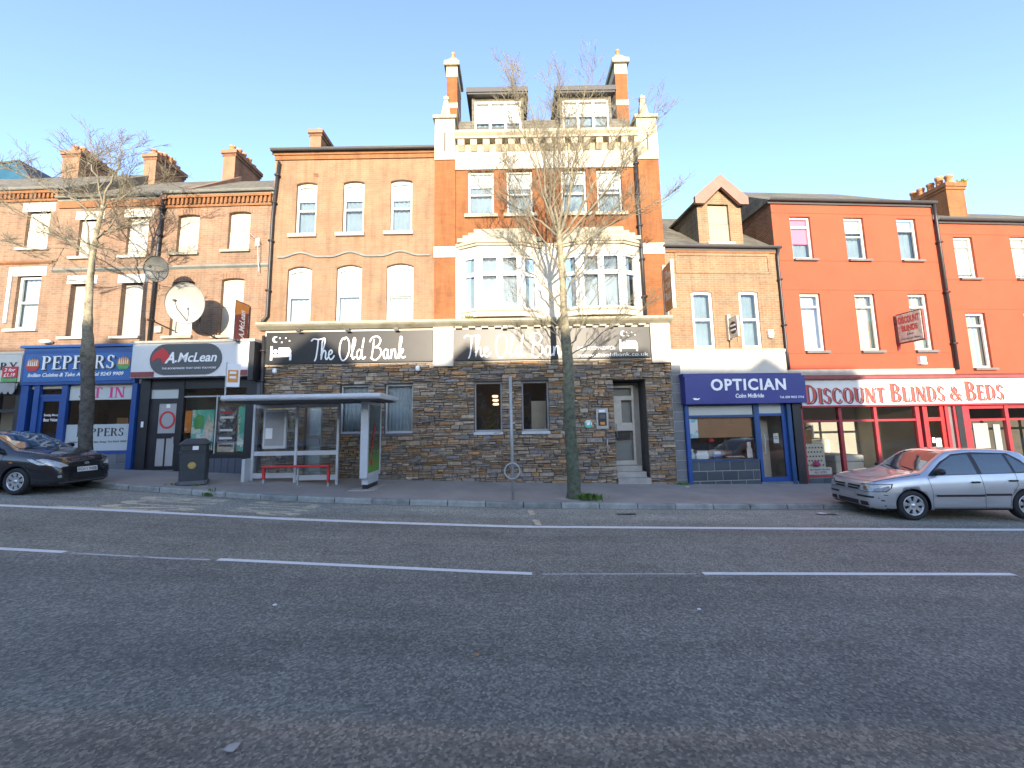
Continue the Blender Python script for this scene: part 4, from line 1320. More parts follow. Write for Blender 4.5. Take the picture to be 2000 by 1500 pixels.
# first-floor stone facing with two canted bays
c1, c2 = -.345, 2.92
def bay_ops(c):
    return (c - 1.2, c + 1.2, 5.62, 7.62)
m = MB(); wall(m, -1.8, 4.38, 5.4, 7.92, [bay_ops(c1), bay_ops(c2)], .3, -.05); m.quad((-1.8, -.05, 7.92), (4.38, -.05, 7.92), (4.38, .02, 7.92), (-1.8, .02, 7.92)); m.build('stone_facing', 'white_wall', H)
def path_strip(m, plan, z0, z1, th):
    """wall band of thickness th following a plan polyline (outer line given)"""
    for (a, b) in zip(plan, plan[1:]):
        va, vb = Vector(a), Vector(b)
        t = (vb - va).normalized()
        n = Vector((-t.y, t.x)) * th
        m.prism_z([tuple(va), tuple(vb), tuple(vb + n), tuple(va + n)], z0, z1)
for c in (c1, c2):
    plan = [(c - 1.28, -.052), (c - .70, -.36), (c + .70, -.36), (c + 1.28, -.052)]
    out = [(c - 1.42, -.052), (c - .74, -.42), (c + .74, -.42), (c + 1.42, -.052)]
    m = MB(); path_strip(m, plan, 5.42, 5.62, .2); hd_ = MB(); path_strip(hd_, plan, 7.42, 7.74, .2)
    bay = m.build('bay_window', 'white_wall', H); hd_.build('bay_head', 'white_wall', bay)
    m = MB(); m.prism_z(out, 7.74, 7.82); m.prism_z([(c - 1.5, -.052), (c - .77, -.46), (c + .77, -.46), (c + 1.5, -.052)], 7.82, 7.93); m.build('bay_cornice', 'stone', bay)
    m = MB(); m.prism_z(plan, 5.405, 5.42); m.prism_z([(c - 1.36, -.052), (c - .72, -.40), (c + .72, -.40), (c + 1.36, -.052)], 5.58, 5.635); m.build('bay_sill', 'stone', bay)
    for i, (hw, z0, z1, dd) in enumerate(((1.38, 7.93, 8.06, .24), (1.2, 8.06, 8.17, .20), (1.02, 8.17, 8.28, .16), (.84, 8.28, 8.42, .13))):
        m = MB(); m.box(c - hw, c + hw, -dd, .02, z0, z1); m.build('pediment_step', 'stone_mossy' if i % 2 == 0 else 'stone', bay)
    m = MB()
    inner = []
    for (a, b, nl) in ((plan[0], plan[1], 1), (plan[1], plan[2], 2), (plan[2], plan[3], 1)):
        va, vb = Vector(a), Vector(b)
        t = (vb - va).normalized(); nn = Vector((-t.y, t.x))
        L_ = (vb - va).length
        def post(s, w, z0, z1, inn=.02, th=.1):
            p, q = va + t * max(0, s - w / 2), va + t * min(L_, s + w / 2)
            m.prism_z([tuple(p + nn * inn), tuple(q + nn * inn), tuple(q + nn * (inn + th)), tuple(p + nn * (inn + th))], z0, z1)
        e0, e1 = .075, L_ - .075
        post(e0, .15, 5.62, 7.42); post(e1, .15, 5.62, 7.42)
        if nl == 2:
            post(L_ / 2, .2, 5.62, 7.42, .025)
        post(L_ / 2, L_ - .02, 6.74, 6.88, .012)
        post(L_ / 2, L_ - .04, 5.62, 5.70, .03); post(L_ / 2, L_ - .04, 7.35, 7.42, .03)
        inner.append((va + nn * .09, vb + nn * .09, va + nn * .28, vb + nn * .28))
    m.build('bay_mullions', 'upvc', bay)
    for i, (a, b, a2, b2) in enumerate(inner):
        g = MB()
        for z0, z1 in ((5.65, 6.78), (6.84, 7.4)):
            g.quad((a.x, a.y, z0), (b.x, b.y, z0), (b.x, b.y, z1), (a.x, a.y, z1))
        g.build('pane', 'glass', bay)
    g = MB(); curtain_mesh(c - .95, c + .95, 5.6, 7.6, -.12, .03, 9).build('curtain', 'net', bay, True)
for u, ln in ((-1.35, .16), (3.62, .12)):
    m = MB()
    for i in range(40):
        cc = Vector((u + rnd.gauss(0, ln / 2), -.28 + rnd.uniform(-.06, .06), 5.36 + rnd.uniform(0, .10))); a = Vector((rnd.uniform(-1, 1), rnd.uniform(-1, 1), rnd.uniform(.2, 1))).normalized() * .05; b = a.cross(Vector((.3, 1, .2))).normalized() * .018
        m.quad(tuple(cc - a), tuple(cc + b), tuple(cc + a), tuple(cc - b))
    single(m, 'cornice_weed', 'moss', FB, 'weed tuft on the stone cornice under the ' + ('left' if u < 0 else 'right') + ' bay window', 'weed')

# ================================================================== optician's house
hO = thing('optician_building', FO, 2.15, 0, 0, 'narrow two-storey brick building with gabled dormer above the navy optician shop', 'building')
opsO = [(1.03, 1.74, 4.33, 6.23, .04), (2.66, 3.33, 4.33, 6.24, .04)]
m = MB(); wall(m, .2, 4.07, 4.2, 7.68, opsO); core(m, .2, 4.07, -1, 7.68, 7.5, .02)
m.build('wall', 'brick_d', hO)
for a, b, c, e, r in opsO:
    sash(hO, a, b, c, e, r, .5, 0, .09, cur='net', setb=.05)
m = MB(); m.box(.56, 3.85, -.03, .01, 7.45, 7.55); m.box(.56, 3.85, -.03, .01, 6.84, 6.92); m.box(.56, .64, -.03, .01, 6.92, 7.45); m.box(3.77, 3.85, -.03, .01, 6.92, 7.45); m.build('brick_panel_moulding', 'brick_d', hO)
m = MB(); m.box(.2, 4.08, -.05, .02, 7.55, 7.68); m.build('brick_cornice', 'brick_trim', hO)
roof(hO, .2, 4.06, 7.7, 10.65, 4.0)
gutter(hO, .12, 4.22, 7.76, -.13, .07, 'shelter_roof')
pipe(hO, [(4.12, -.12, 7.7), (4.1, -.08, 7.4), (4.1, -.08, 4.3), (4.12, -.08, 3.6)], .045)
m = MB(); m.prism_x([(-.09, 4.2), (-.09, 4.28), (.01, 4.31), (.01, 4.2)], .2, 4.1); m.build('band_course', 'white_wall', hO)
m = MB(); m.box(.2, 4.09, -.04, .02, 3.5, 4.2); m.build('fascia_wall', 'white_wall', hO)
# dormer
m = MB()
gx = 2.42
wall(m, 1.62, 3.2, 7.95, 9.45, [(2.0, 2.75, 8.06, 9.45)], .15, .32)
m.prism([(1.62, 9.45), (3.2, 9.45), (gx, 10.2)], .32, .5)
dm = m.build('dormer', 'brick_d', hO)
m = MB(); m.prism([(1.62, 7.9), (1.63, 7.9), (1.63, 9.6), (1.62, 9.6)], .33, 4); m.prism([(3.19, 7.9), (3.2, 7.9), (3.2, 9.6), (3.19, 9.6)], .33, 4); m.build('dormer_cheek', 'slate', dm)
m = MB(); m.prism([(1.5, 9.5), (1.5, 9.42), (gx, 10.3), (3.32, 9.42), (3.32, 9.5), (gx, 10.42)], .2, 4); m.build('dormer_roof', 'slate', dm)
m = MB(); m.prism([(1.46, 9.62), (1.46, 9.36), (1.78, 9.36), (gx, 9.98), (gx, 10.44)], .08, .2); m.prism([(gx, 10.44), (gx, 9.98), (3.06, 9.36), (3.36, 9.36), (3.36, 9.62)], .08, .2); m.build('bargeboard', 'pink_board', dm)
m = MB(); m.box(2.0, 2.75, .40, .44, 8.06, 8.76); m.box(2.0, 2.75, .42, .46, 8.78, 9.45); m.build('window_board', 'board_dull', dm)
m = MB(); m.box(1.9, 2.85, .22, .36, 7.98, 8.06); m.build('dormer_sill', 'old_white', dm)
# shopfront
m = MB(); m.box(.2, 4.3, -.02, .05, 2.5, 3.5); m.build('shop_header', 'black_paint', hO)
for a, b, mm, nm in ((.5, .62, 'blue', 'shop_post'), (3.87, 4.0, 'teal_blue', 'shop_post'), (4.06, 4.34, 'black_paint', 'end_pillar')):
    m = MB(); m.box(a, b, -.14, .04, -.4, 2.52); m.build(nm, mm, hO)
p = MB(); p.box(.16, .49, -.03, .05, -.4, 3.62); p = p.build('tiled_pilaster', 'grout', hO)
zz = -.1
while zz < 3.5:
    m = MB(); m.box(.172, .478, -.045, -.03, zz, zz + .28); m.build('tile', 'tile_mid', p); zz += .3
sr = MB(); sr.box(.62, 2.84, -.06, .05, -.4, .74); sr = sr.build('stall_riser', 'grout', hO)
for r in range(3):
    zb = .74 - .3 * (r + 1)
    u = .62 - (.25 if r % 2 == 0 else 0)
    while u < 2.84:
        a, b = max(u, .62) + .011, min(u + .5, 2.84) - .011
        if b - a > .03:
            m = MB(); m.box(a, b, -.075, -.06, zb + .011, zb + .289); m.build('tile', 'tile', sr, bevel=.003)
        u += .5
m = MB(); m.box(.6, 2.86, -.1, .06, .74, .78); m.box(.62, 2.86, -.06, .04, 2.1, 2.17); m.box(2.80, 2.9, -.07, .05, .78, 2.5); m.box(.62, 2.8, -.05, .04, 2.46, 2.52); wf = m.build('shop_window', 'teal_blue', hO)
m = MB(); m.quad((.62, -.01, .78), (2.8, -.01, .78), (2.8, -.01, 2.1), (.62, -.01, 2.1)); m.build('pane', 'shop_glass', wf)
m = MB(); m.box(.62, 2.78, -.02, .0, 2.17, 2.46); m.build('roller_shutter', 'cream_film', wf)
m = MB(); m.box(.98, 2.76, .06, .075, 1.46, 2.1); m.build('roller_blind', 'brown_blind', wf)
m = MB(); m.box(2.9, 2.99, -.05, .03, .06, 2.5); m.box(3.74, 3.87, -.05, .03, .06, 2.5); m.box(2.99, 3.74, -.05, .03, 2.12, 2.2); m.box(2.99, 3.74, -.05, .03, .06, .2); dr = m.build('door', 'blue', hO)
m = MB(); m.quad((2.99, -.01, .2), (3.74, -.01, .2), (3.74, -.01, 2.12), (2.99, -.01, 2.12)); m.build('pane', 'shop_glass', dr)
m = MB(); m.box(2.99, 3.74, -.03, 0, 2.2, 2.5); m.build('roller_shutter', 'cream_film', dr)
m = MB(); m.tube([(3.06, -.05, 1.55), (3.06, -.12, 1.52), (3.06, -.12, .98), (3.06, -.05, .95)], .016, 8); m.build('handle', 'old_white', dr, True)
m = MB(); m.box(2.84, 4.06, -.12, .1, -.3, .06); m.build('threshold', 'tile_mid', hO)
def room(bld, u0, u1, z0, z1, d1, mat='room', d0=.05, floor='room'):
    m = MB()
    m.quad((u0, d1, z0), (u1, d1, z0), (u1, d1, z1), (u0, d1, z1)); m.quad((u0, d0, z0), (u0, d1, z0), (u0, d1, z1), (u0, d0, z1)); m.quad((u1, d1, z0), (u1, d0, z0), (u1, d0, z1), (u1, d1, z1))
    m.quad((u0, d1, z1), (u1, d1, z1), (u1, d0, z1), (u0, d0, z1)); m.quad((u0, d0, z0), (u1, d0, z0), (u1, d1, z0), (u0, d1, z0))
    return m.build('shop_room', mat, bld)
room(hO, .5, 2.86, .7, 2.6, 1.8)
room(hO, 2.86, 3.9, .0, 2.6, 1.2)
m = MB(); m.box(3.05, 3.72, .7, .74, .06, 2.0); m.build('inner_screen', 'pale_cloth', hO)

# ================================================================== red painted houses
hR = thing('red_painted_building', FO, 7.05, 0, 0, 'three-storey orange-red rendered building with six windows above the blinds and beds shop', 'building', 'orange-red rendered buildings')
opsR = [(4.72, 5.46, 7.4, 8.9), (6.69, 7.41, 7.4, 8.9), (8.65, 9.37, 7.4, 8.9), (4.8, 5.52, 4.24, 6.18), (6.76, 7.48, 4.24, 6.18), (8.71, 9.4, 4.24, 6.18)]
m = MB(); wall(m, 4.08, 10.05, 3.3, 9.4, opsR, .2); m.quad((10.05, 0, 3.3), (10.05, 7.5, 3.3), (10.05, 7.5, 9.4), (10.05, 0, 9.4)); m.build('wall', 'render_red', hR)
m = MB(); m.poly([(4.08, 8, -1), (4.08, 0, -1), (4.08, 0, 9.4), (4.08, 4, 11.9), (4.08, 8, 9.4)]); m.build('gable_wall', 'brick_dark', hR)
cfg = [('pink_curtain', .62), ('cream_film', .3), ('sky_curtain', .3), None, None, None]
M['pink_curtain'] = pmat('pink_blind', (0.62, 0.16, 0.22), 0.8, 0.05, 2)
M['sky_curtain'] = pmat('pale_blue_blind', (0.33, 0.50, 0.68), 0.8, 0.1, 2)
M['lilac'] = pmat('lilac_curtain', (0.46, 0.50, 0.62), 0.85, 0.1, 2)

def striped(name, cols, width):
    m, nt, b = _nodes(name)
    v = _coord(nt)
    s = nt.nodes.new('ShaderNodeSeparateXYZ'); nt.links.new(v, s.inputs[0])
    a = nt.nodes.new('ShaderNodeMath'); a.operation = 'DIVIDE'; nt.links.new(s.outputs[0], a.inputs[0]); a.inputs[1].default_value = width
    fr = nt.nodes.new('ShaderNodeMath'); fr.operation = 'FRACT'; nt.links.new(a.outputs[0], fr.inputs[0])
    r = _ramp(nt, fr.outputs[0], [(i / len(cols), c) for i, c in enumerate(cols)]); r.color_ramp.interpolation = 'CONSTANT'
    nt.links.new(r.outputs[0], b.inputs['Base Color']); b.inputs['Roughness'].default_value = .9
    return m
M['stripe1'] = striped('striped_curtain', [(.45, .33, .25), (.55, .62, .60), (.62, .58, .46), (.32, .24, .2), (.35, .58, .60), (.6, .5, .36)], .55)
M['stripe2'] = striped('blue_striped_curtain', [(.60, .36, .25), (.62, .48, .36), (.22, .28, .45), (.55, .35, .25), (.25, .17, .13)], .48)
for i, (a, b, c, e) in enumerate(opsR):
    if i < 3:
        mm, bl_ = cfg[i]
        w = sash(hR, a, b, c, e, 0, (.76, .66, .72)[i], bl_, .07, setb=.09, cur='net', blindmat=mm, sill=(.0, .1, .09, 'sill_grey'), rails=(() if i != 1 else (.55,)))
    else:
        w = sash(hR, a, b, c, e, 0, .77, 0, .07, setb=.09, cur=('lilac', 'stripe1', 'stripe1')[i - 3], sill=(.0, .1, .1, 'sill_grey'))
for z in (9.02, 7.32, 6.30, 4.14):
    m = MB(); m.box(4.08, 10.05, -.012, .004, z, z + .03 if z != 9.02 else z + .05); m.build('render_band', 'render_red', hR)
roof(hR, 4.0, 10.1, 9.42, 11.95, 4.0)
gutter(hR, 3.95, 10.12, 9.47, -.13, .07, 'shelter_roof')
pipe(hR, [(10.05, -.1, 9.42), (10.06, -.1, 8.9), (10.06, -.1, 3.55)], .05)
m = MB(); m.box(4.08, 10.02, -.03, .02, 3.36, 3.6); m.build('grey_band', 'concrete', hR)
m = MB(); m.box(8.72, 8.92, -.14, -.01, 3.78, 4.0); m.frustum(8.70, 8.94, -.15, -.01, 3.74, 3.8, .9, .9); lp = m
single(lp, 'alarm_box', 'letter_white', FO, 'white alarm box on the orange-red wall above the word BLINDS', 'alarm box')

hR2 = thing('red_painted_building', FO, 12, 0, 0, 'lower orange-red rendered building at the right edge of the photo', 'building', 'orange-red rendered buildings')
opsR2 = [(10.71, 11.44, 6.77, 8.26), (12.9, 13.62, 6.78, 8.3), (10.74, 11.48, 3.62, 5.52), (12.95, 13.68, 3.62, 5.52), (15.1, 15.8, 6.78, 8.3), (15.1, 15.8, 3.62, 5.52)]
m = MB(); wall(m, 10.05, 18, 3.3, 8.8, opsR2, .2); core(m, 10.06, 18, 3.3, 8.8, 7.5, .02); m.build('wall', 'render_red', hR2)
for i, (a, b, c, e) in enumerate(opsR2):
    sash(hR2, a, b, c, e, 0, .77, (.9 if i in (0, 1) else 0), .07, setb=.09, cur=('net', 'net_pale', 'stripe2', 'stripe2', 'net', 'net')[i], sill=(.0, .1, .09, 'sill_grey'))
for z in (8.35, 6.70, 5.65):
    m = MB(); m.box(10.06, 18, -.012, .004, z, z + .03); m.build('render_band', 'render_red', hR2)
roof(hR2, 10.12, 18, 8.82, 11.15, 4.0)
gutter(hR2, 10.1, 18, 8.87, -.13, .07, 'shelter_roof')
ch = chimney(hR2, 13.1, 13.9, 2.0, 3.9, 9.6, 11.45, 'brick_trim', 5, .13, .52)
m = MB()
for i in range(60):
    cc = Vector((13.88 + rnd.gauss(0, .08), 2.02 + rnd.gauss(0, .06), 11.47 + rnd.uniform(0, .14))); a = Vector((rnd.uniform(-1, 1), rnd.uniform(-1, 1), rnd.uniform(.2, 1))).normalized() * .07; b = a.cross(Vector((.3, 1, .2))).normalized() * .03
    m.quad(tuple(cc - a), tuple(cc + b), tuple(cc + a), tuple(cc - b))
single(m, 'chimney_weed', 'moss', FO, 'green weeds growing on top of the brick chimney at upper right', 'weed')
# shopfronts below the red houses
def shop_posts(bld, lst, z1, mat='red_frame'):
    for a, b in lst:
        m = MB(); m.box(a, b, -.06, .06, -.6, z1); m.build('shop_post', mat, bld)
shop_posts(hR, [(4.34, 4.45), (5.67, 5.78), (6.90, 7.0), (8.36, 8.5), (8.62, 8.70), (9.42, 9.54), (9.72, 9.8)], 2.42)
m = MB(); m.box(4.45, 8.36, -.04, .04, 1.88, 1.95); m.build('transom', 'red_frame', hR)
m = MB(); m.box(4.3, 18, .0, .06, 2.42, 3.36); m.build('shop_header', 'maroon', hR)
m = MB(); m.box(9.8, 10.02, -.08, .06, -.6, 2.42); m.build('end_pillar', 'black_paint', hR)
sr = MB(); sr.box(4.45, 8.36, -.05, .06, -.6, .15); sr = sr.build('stall_riser', 'grout', hR)
for a in np.arange(4.45, 8.3, .49):
    for zb in (-.17, -.49):
        m = MB(); m.box(a + .006, min(a + .484, 8.36), -.065, -.05, zb + .006, zb + .3); m.build('tile', 'tile', sr)
m = MB(); m.box(4.45, 8.36, -.07, .06, .15, .21); m.build('window_sill', 'red_frame', hR)
for a, b in ((4.45, 5.67), (5.78, 6.9), (7.0, 8.36)):
    for z0, z1 in ((.21, 1.88), (1.95, 2.42)):
        m = MB(); m.quad((a, 0, z0), (b, 0, z0), (b, 0, z1), (a, 0, z1)); m.build('pane', 'shop_glass', hR)
m = MB(); m.box(8.72, 8.82, -.02, .05, -.3, 2.42); m.box(9.28, 9.40, -.02, .05, -.3, 2.42); m.box(8.82, 9.28, -.02, .05, 1.86, 1.98); m.box(8.82, 9.28, -.02, .05, -.3, .3); dr = m.build('door', 'red', hR)
m = MB(); m.quad((8.82, .01, .3), (9.28, .01, .3), (9.28, .01, 1.86), (8.82, .01, 1.86)); m.quad((8.82, .01, 1.98), (9.28, .01, 1.98), (9.28, .01, 2.42), (8.82, .01, 2.42)); m.build('pane', 'shop_glass', dr)
for a, b, z0, z1 in ((8.9, 9.0, 1.15, 1.32), (9.03, 9.22, .95, 1.3)):
    m = MB(); m.box(a, b, .012, .018, z0, z1); m.build('notice', 'paper', dr)
m = MB(); m.box(9.54, 9.72, .02, .06, -.6, 2.42); m.build('tiled_pier', 'tile_mid', hR)
room(hR, 4.34, 8.6, .12, 2.6, 2.6)
room(hR, 8.6, 9.8, -.3, 2.6, 1.6)
shop_posts(hR2, [(10.04, 10.28), (11.58, 11.70), (13.2, 13.32), (14.8, 14.92)], 2.42)
m = MB(); m.box(10.28, 18, -.04, .04, 1.84, 1.91); m.box(10.28, 18, -.03, .05, 2.24, 2.42); m.build('transom', 'red_frame', hR2)
m = MB(); m.box(10.28, 18, -.05, .06, -.6, .12); m.build('stall_riser', 'tile', hR2)
for a, b in ((10.28, 11.58), (11.7, 13.2), (13.32, 14.8), (14.92, 18)):
    for z0, z1 in ((.12, 1.84), (1.91, 2.24)):
        m = MB(); m.quad((a, 0, z0), (b, 0, z0), (b, 0, z1), (a, 0, z1)); m.build('pane', 'shop_glass', hR2)
room(hR2, 10.1, 17, .08, 2.6, 2.2, 'dark_room')
m = MB(); m.box(11.0, 11.55, .5, .53, .9, 1.75); m.box(11.75, 12.0, .5, .53, .7, 1.7)
single(m, 'hanging_blind_sample', 'frost', FO, 'pale blue-grey blind samples hanging in the right-hand shop window', 'blind sample')
# goods in the beds shop
hb = thing('headboard', FO, 4.95, .35, .2, 'white buttoned headboard standing in the left window of the beds shop', 'headboard')
m = MB(); m.box(4.52, 5.36, .32, .45, .2, 1.18); m.build('panel', 'pale_cloth', hb, bevel=.03)
for i in range(7):
    for j in range(6):
        m = MB(); x_, z_ = 4.58 + i * .105 + (.05 if j % 2 else 0), .36 + j * .14
        if x_ < 5.3:
            m.frustum(x_ - .022, x_ + .022, .305, .322, z_ - .022, z_ + .022, 1, 1); m.build('button', 'letter_black', hb)
m = MB(); m.lathe([(.001, 0), (.1, .01), (.12, .07), (.07, .16), (.001, .18)], (5.0, .28, .46), 14)
single(m, 'cushion', 'magenta', FO, 'small magenta cushion in front of the buttoned headboard', 'cushion', None, True)
ca = thing('notice_card', FO, 4.95, .15, .2, 'white printed card at the foot of the beds shop window', 'notice')
m = MB(); m.box(4.6, 5.38, .12, .135, .22, .44); m.build('card', 'paper', ca)
lettering(ca, 'MATTRESSES AND BEDS', 4.65, 5.33, .35, .40, .119, 'letter_black', .01, 0, .003)
lettering(ca, 'ALL SIZES', 4.78, 5.2, .26, .32, .119, 'letter_black', .01, 0, .003)
bd = thing('bed', FO, 6.3, 1.0, .2, 'pale upholstered bed with headboard in the second window of the beds shop', 'bed')
m = MB(); m.box(5.85, 6.85, .5, 1.9, .2, .55); m.build('divan', 'pale_cloth', bd, bevel=.03)
m = MB(); m.box(5.85, 6.85, 1.9, 2.0, .2, 1.25); m.build('headboard', 'pale_cloth', bd, bevel=.03)
m = MB(); m.box(5.83, 6.87, .48, 1.88, .55, .78); m.build('mattress', 'blind', bd, bevel=.05)
cb_ = thing('wooden_cabinet', FO, 5.0, 1.5, .2, 'brown wooden chest behind the buttoned headboard in the beds shop', 'cabinet')
m = MB(); m.box(4.7, 5.62, 1.2, 1.6, .2, 1.62); m.build('carcass', 'wood', cb_)
for i in range(3):
    m = MB(); m.box(4.74, 5.58, 1.18, 1.2, .4 + i * .4, .76 + i * .4); m.build('drawer', 'wood', cb_)
bx_ = thing('sample_books', FO, 6.15, 2.0, 1.2, 'row of white sample books on a shelf in the second beds shop window', 'book row')
for i in range(5):
    m = MB(); m.box(5.95 + i * .1, 6.02 + i * .1, 2.1, 2.3, 1.3, 1.52 + .06 * i); m.build('book', 'paper', bx_)
m = MB(); m.box(5.9, 6.6, 2.05, 2.4, 1.26, 1.3); m.build('shelf', 'wood', bx_)

# ================================================================== signs
def box_sign(name, F, u0, u1, d0, d1, z0, z1, mat, label, bevel=.008, group=None):
    t = thing(name, F, (u0 + u1) / 2, d1, z0, label, 'sign', group)
    m = MB(); m.box(u0, u1, d0, d1, z0, z1); m.build('board', mat, t, bevel=bevel)
    return t
# the two hotel signs with bed-and-moon emblem
def bed_logo(t, u0, z0, s, d):
    m = MB()
    bx = lambda a, b, c, e: m.box(u0 + a * s, u0 + b * s, d - .014, d, z0 + c * s, z0 + e * s)
    bx(0, .1, 0, .68); bx(.1, 1.0, .16, .29); bx(.9, 1.0, 0, .16)
    m.prism([(u0 + .38 * s, z0 + .31 * s), (u0 + .98 * s, z0 + .31 * s), (u0 + .98 * s, z0 + .46 * s), (u0 + .88 * s, z0 + .6 * s), (u0 + .38 * s, z0 + .6 * s)], d - .014, d)
    m.lathe([(.001, -.014), (.1 * s, -.014), (.1 * s, 0)], (u0 + .24 * s, d, z0 + .43 * s), 14, 'y')
    m.build('bed_emblem', 'letter_white', t)
    m = MB()
    o, i_ = [], []
    for a in np.linspace(70, 290, 13):
        o.append((u0 + .22 * s + .15 * s * math.cos(R(a)), z0 + 1.0 * s + .15 * s * math.sin(R(a))))
    for a in np.linspace(285, 75, 11):
        i_.append((u0 + .285 * s + .115 * s * math.cos(R(a)), z0 + 1.0 * s + .115 * s * math.sin(R(a))))
    k_ = list(zip(o, [i_[min(10, max(0, int(10 - j * 10 / 12)))] for j in range(13)]))
    for (a, b), (c, e) in zip(k_, k_[1:]):
        m.prism([a, c, e, b], d - .014, d)
    for sx, sz in ((.42, 1.06), (.52, .86), (.7, 1.06), (.88, .92)):
        c = (u0 + sx * s, z0 + sz * s); r = .05 * s
        m.prism([(c[0] + r * (1 if q % 2 == 0 else .45) * math.cos(q * math.pi / 5 + .3), c[1] + r * (1 if q % 2 == 0 else .45) * math.sin(q * math.pi / 5 + .3)) for q in range(10)], d - .014, d)
    m.build('moon_and_stars', 'letter_white', t)
def script(t, u0, u1, z0, z1, d):
    m = MB()
    for st in SCRIPT:
        pts = [(u0 + x_ / 4.9 * (u1 - u0), z0 + (y_ + .06) / 1.08 * (z1 - z0)) for x_, y_ in cr(st, 6)]
        ribbon(m, pts, .043, d, .014)
    return m.build('lettering', 'letter_white', t)
t = box_sign('hotel_sign', FB, -7.88, -2.53, -.11, -.035, 4.02, 5.05, 'gloss_black', 'long glossy black hotel sign with white script, left of the white pilaster block', group='hotel fascia signs')
script(t, -6.42, -3.4, 4.1, 4.86, -.11); bed_logo(t, -7.72, 4.14, .68, -.11)
t2 = box_sign('hotel_sign', FB, -1.85, 4.44, -.11, -.035, 4.03, 5.04, 'gloss_black', 'long glossy black hotel sign with white script behind the tree trunk', group='hotel fascia signs')
script(t2, -1.52, 1.85, 4.1, 4.88, -.11); bed_logo(t2, 3.45, 4.24, .58, -.11)
lettering(t2, 'GUEST ACCOMMODATION', 2.1, 3.3, 4.3, 4.42, -.11, 'letter_white')
lettering(t2, 'www.theoldbank.co.uk', 2.1, 4.35, 4.09, 4.2, -.11, 'letter_white')
for T, us in ((t, (-6.75, -5.2, -3.65)), (t2, (-.2, 1.6, 3.2))):
    for u in us:
        m = MB(); m.tube([(u, -.03, 5.1), (u, -.3, 5.12)], .012, 6); m.box(u - .07, u + .07, -.36, -.26, 5.02, 5.1); m.build('sign_light', 'black_paint', T)
# takeaway sign
t = thing('takeaway_sign', FL, -6.3, 0, 3.5, 'blue fascia sign reading PEPPERS in white serif letters with flaming bowls', 'sign')
m = MB(); m.box(-8.2, -4.44, -.16, .1, 3.5, 4.7); m.build('board', 'blue', t, bevel=.01)
M['sign_blue'] = pmat('mid_blue_sign_panel', (0.018, 0.115, 0.33), 0.4, 0.06, 2)
m = MB(); m.box(-8.1, -4.55, -.185, -.16, 3.6, 4.5); m.build('panel', 'sign_blue', t)
m = MB(); m.box(-8.26, -4.40, -.24, .1, 4.7, 4.78); m.build('top_trim', 'blue', t)
serif_lettering(t, 'PEPPERS', -7.50, -5.12, 3.98, 4.42, -.186, 'letter_black', .004, name='lettering_shadow', du=.035, dz=-.03)
serif_lettering(t, 'PEPPERS', -7.52, -5.14, 3.99, 4.43, -.19, 'letter_white', .016)
lettering(t, 'Indian Cuisine & Take Away  Tel 9243 9909', -7.95, -4.8, 3.72, 3.88, -.186, 'letter_white', .02, .25)
for u, bm in ((-7.82, 'red'), (-4.83, 'green')):
    m = MB(); m.prism([(u - .24, 4.12), (u - .14, 3.96), (u + .14, 3.96), (u + .24, 4.12)], -.2, -.185); m.build('bowl_emblem', bm, t)
    m = MB()
    for j in range(6):
        x_ = u - .17 + j * .068
        m.prism([(x_ - .035, 4.1), (x_ + .035, 4.1), (x_ + .03, 4.27), (x_ + .01 + .03 * (j % 2), 4.43 - .05 * abs(j - 2.5)), (x_ - .02, 4.26)], -.2 - .001 * j, -.185)
    m.build('flame_emblem', 'orange', t)
    m = MB()
    for j in range(5):
        x_ = u - .14 + j * .068
        m.prism([(x_ - .018, 4.12), (x_ + .018, 4.12), (x_ + .006, 4.34)], -.206 - .001 * j, -.19)
    m.build('flame_core', 'letter_white', t)
# bakery sign
t = box_sign('bakery_sign', FL, -12.6, -8.28, -.12, .1, 3.62, 4.5, 'sign_cream', 'cream bakery fascia sign with black capitals at the left edge')
serif_lettering(t, 'Y', -8.68, -8.42, 4.02, 4.26, -.125, 'letter_black', .01)
serif_lettering(t, 'R', -8.98, -8.74, 4.02, 4.26, -.125, 'letter_black', .01)
serif_lettering(t, 'E', -9.26, -9.04, 4.02, 4.26, -.125, 'letter_black', .01)
t2 = thing('logo_sticker', FL, -8.62, -.13, 3.65, 'red square sticker with white script and green foot on the bakery sign', 'sticker')
m = MB(); m.box(-8.86, -8.36, -.15, -.135, 3.75, 4.12); m.build('panel', 'red', t2)
m = MB(); m.prism([(-8.88, 3.64), (-8.36, 3.64), (-8.36, 3.75), (-8.62, 3.72), (-8.88, 3.79)], -.152, -.135); m.build('foot', 'green', t2)
lettering(t2, '2 for', -8.8, -8.42, 3.96, 4.07, -.15, 'letter_white', .02, .2, .004)
lettering(t2, '£1.19', -8.8, -8.42, 3.79, 3.91, -.15, 'letter_white', .02, .2, .004, name='price')
# bookmaker sign
t = thing('bookmaker_sign', FL, -2.5, 0, 3.62, 'white box sign with dark grey oval reading A.McLean and a red horse head', 'sign')
m = MB(); m.box(-4.38, -.62, -.42, .05, 3.64, 4.72); m.build('box', 'sign_white', t, bevel=.015)
m = MB(); m.box(-4.42, -.45, -.46, .05, 4.72, 4.80); m.build('top_flashing', 'old_white', t)
m = MB(); m.box(-.62, -.45, -.44, .05, 3.5, 4.72); m.build('end_panel', 'black_paint', t)
m = MB()
pts = []
for cx_, a0 in ((-1.97, -90), (-3.27, 90)):
    for a in np.linspace(a0, a0 + 180, 13):
        pts.append((cx_ + .5 * math.cos(R(a)), 4.2 + .49 * math.sin(R(a))))
m.prism(pts, -.45, -.42); m.build('oval_panel', 'sign_grey', t)
lettering(t, 'A', -3.28, -2.96, 4.07, 4.43, -.45, 'letter_white', .03, .3)
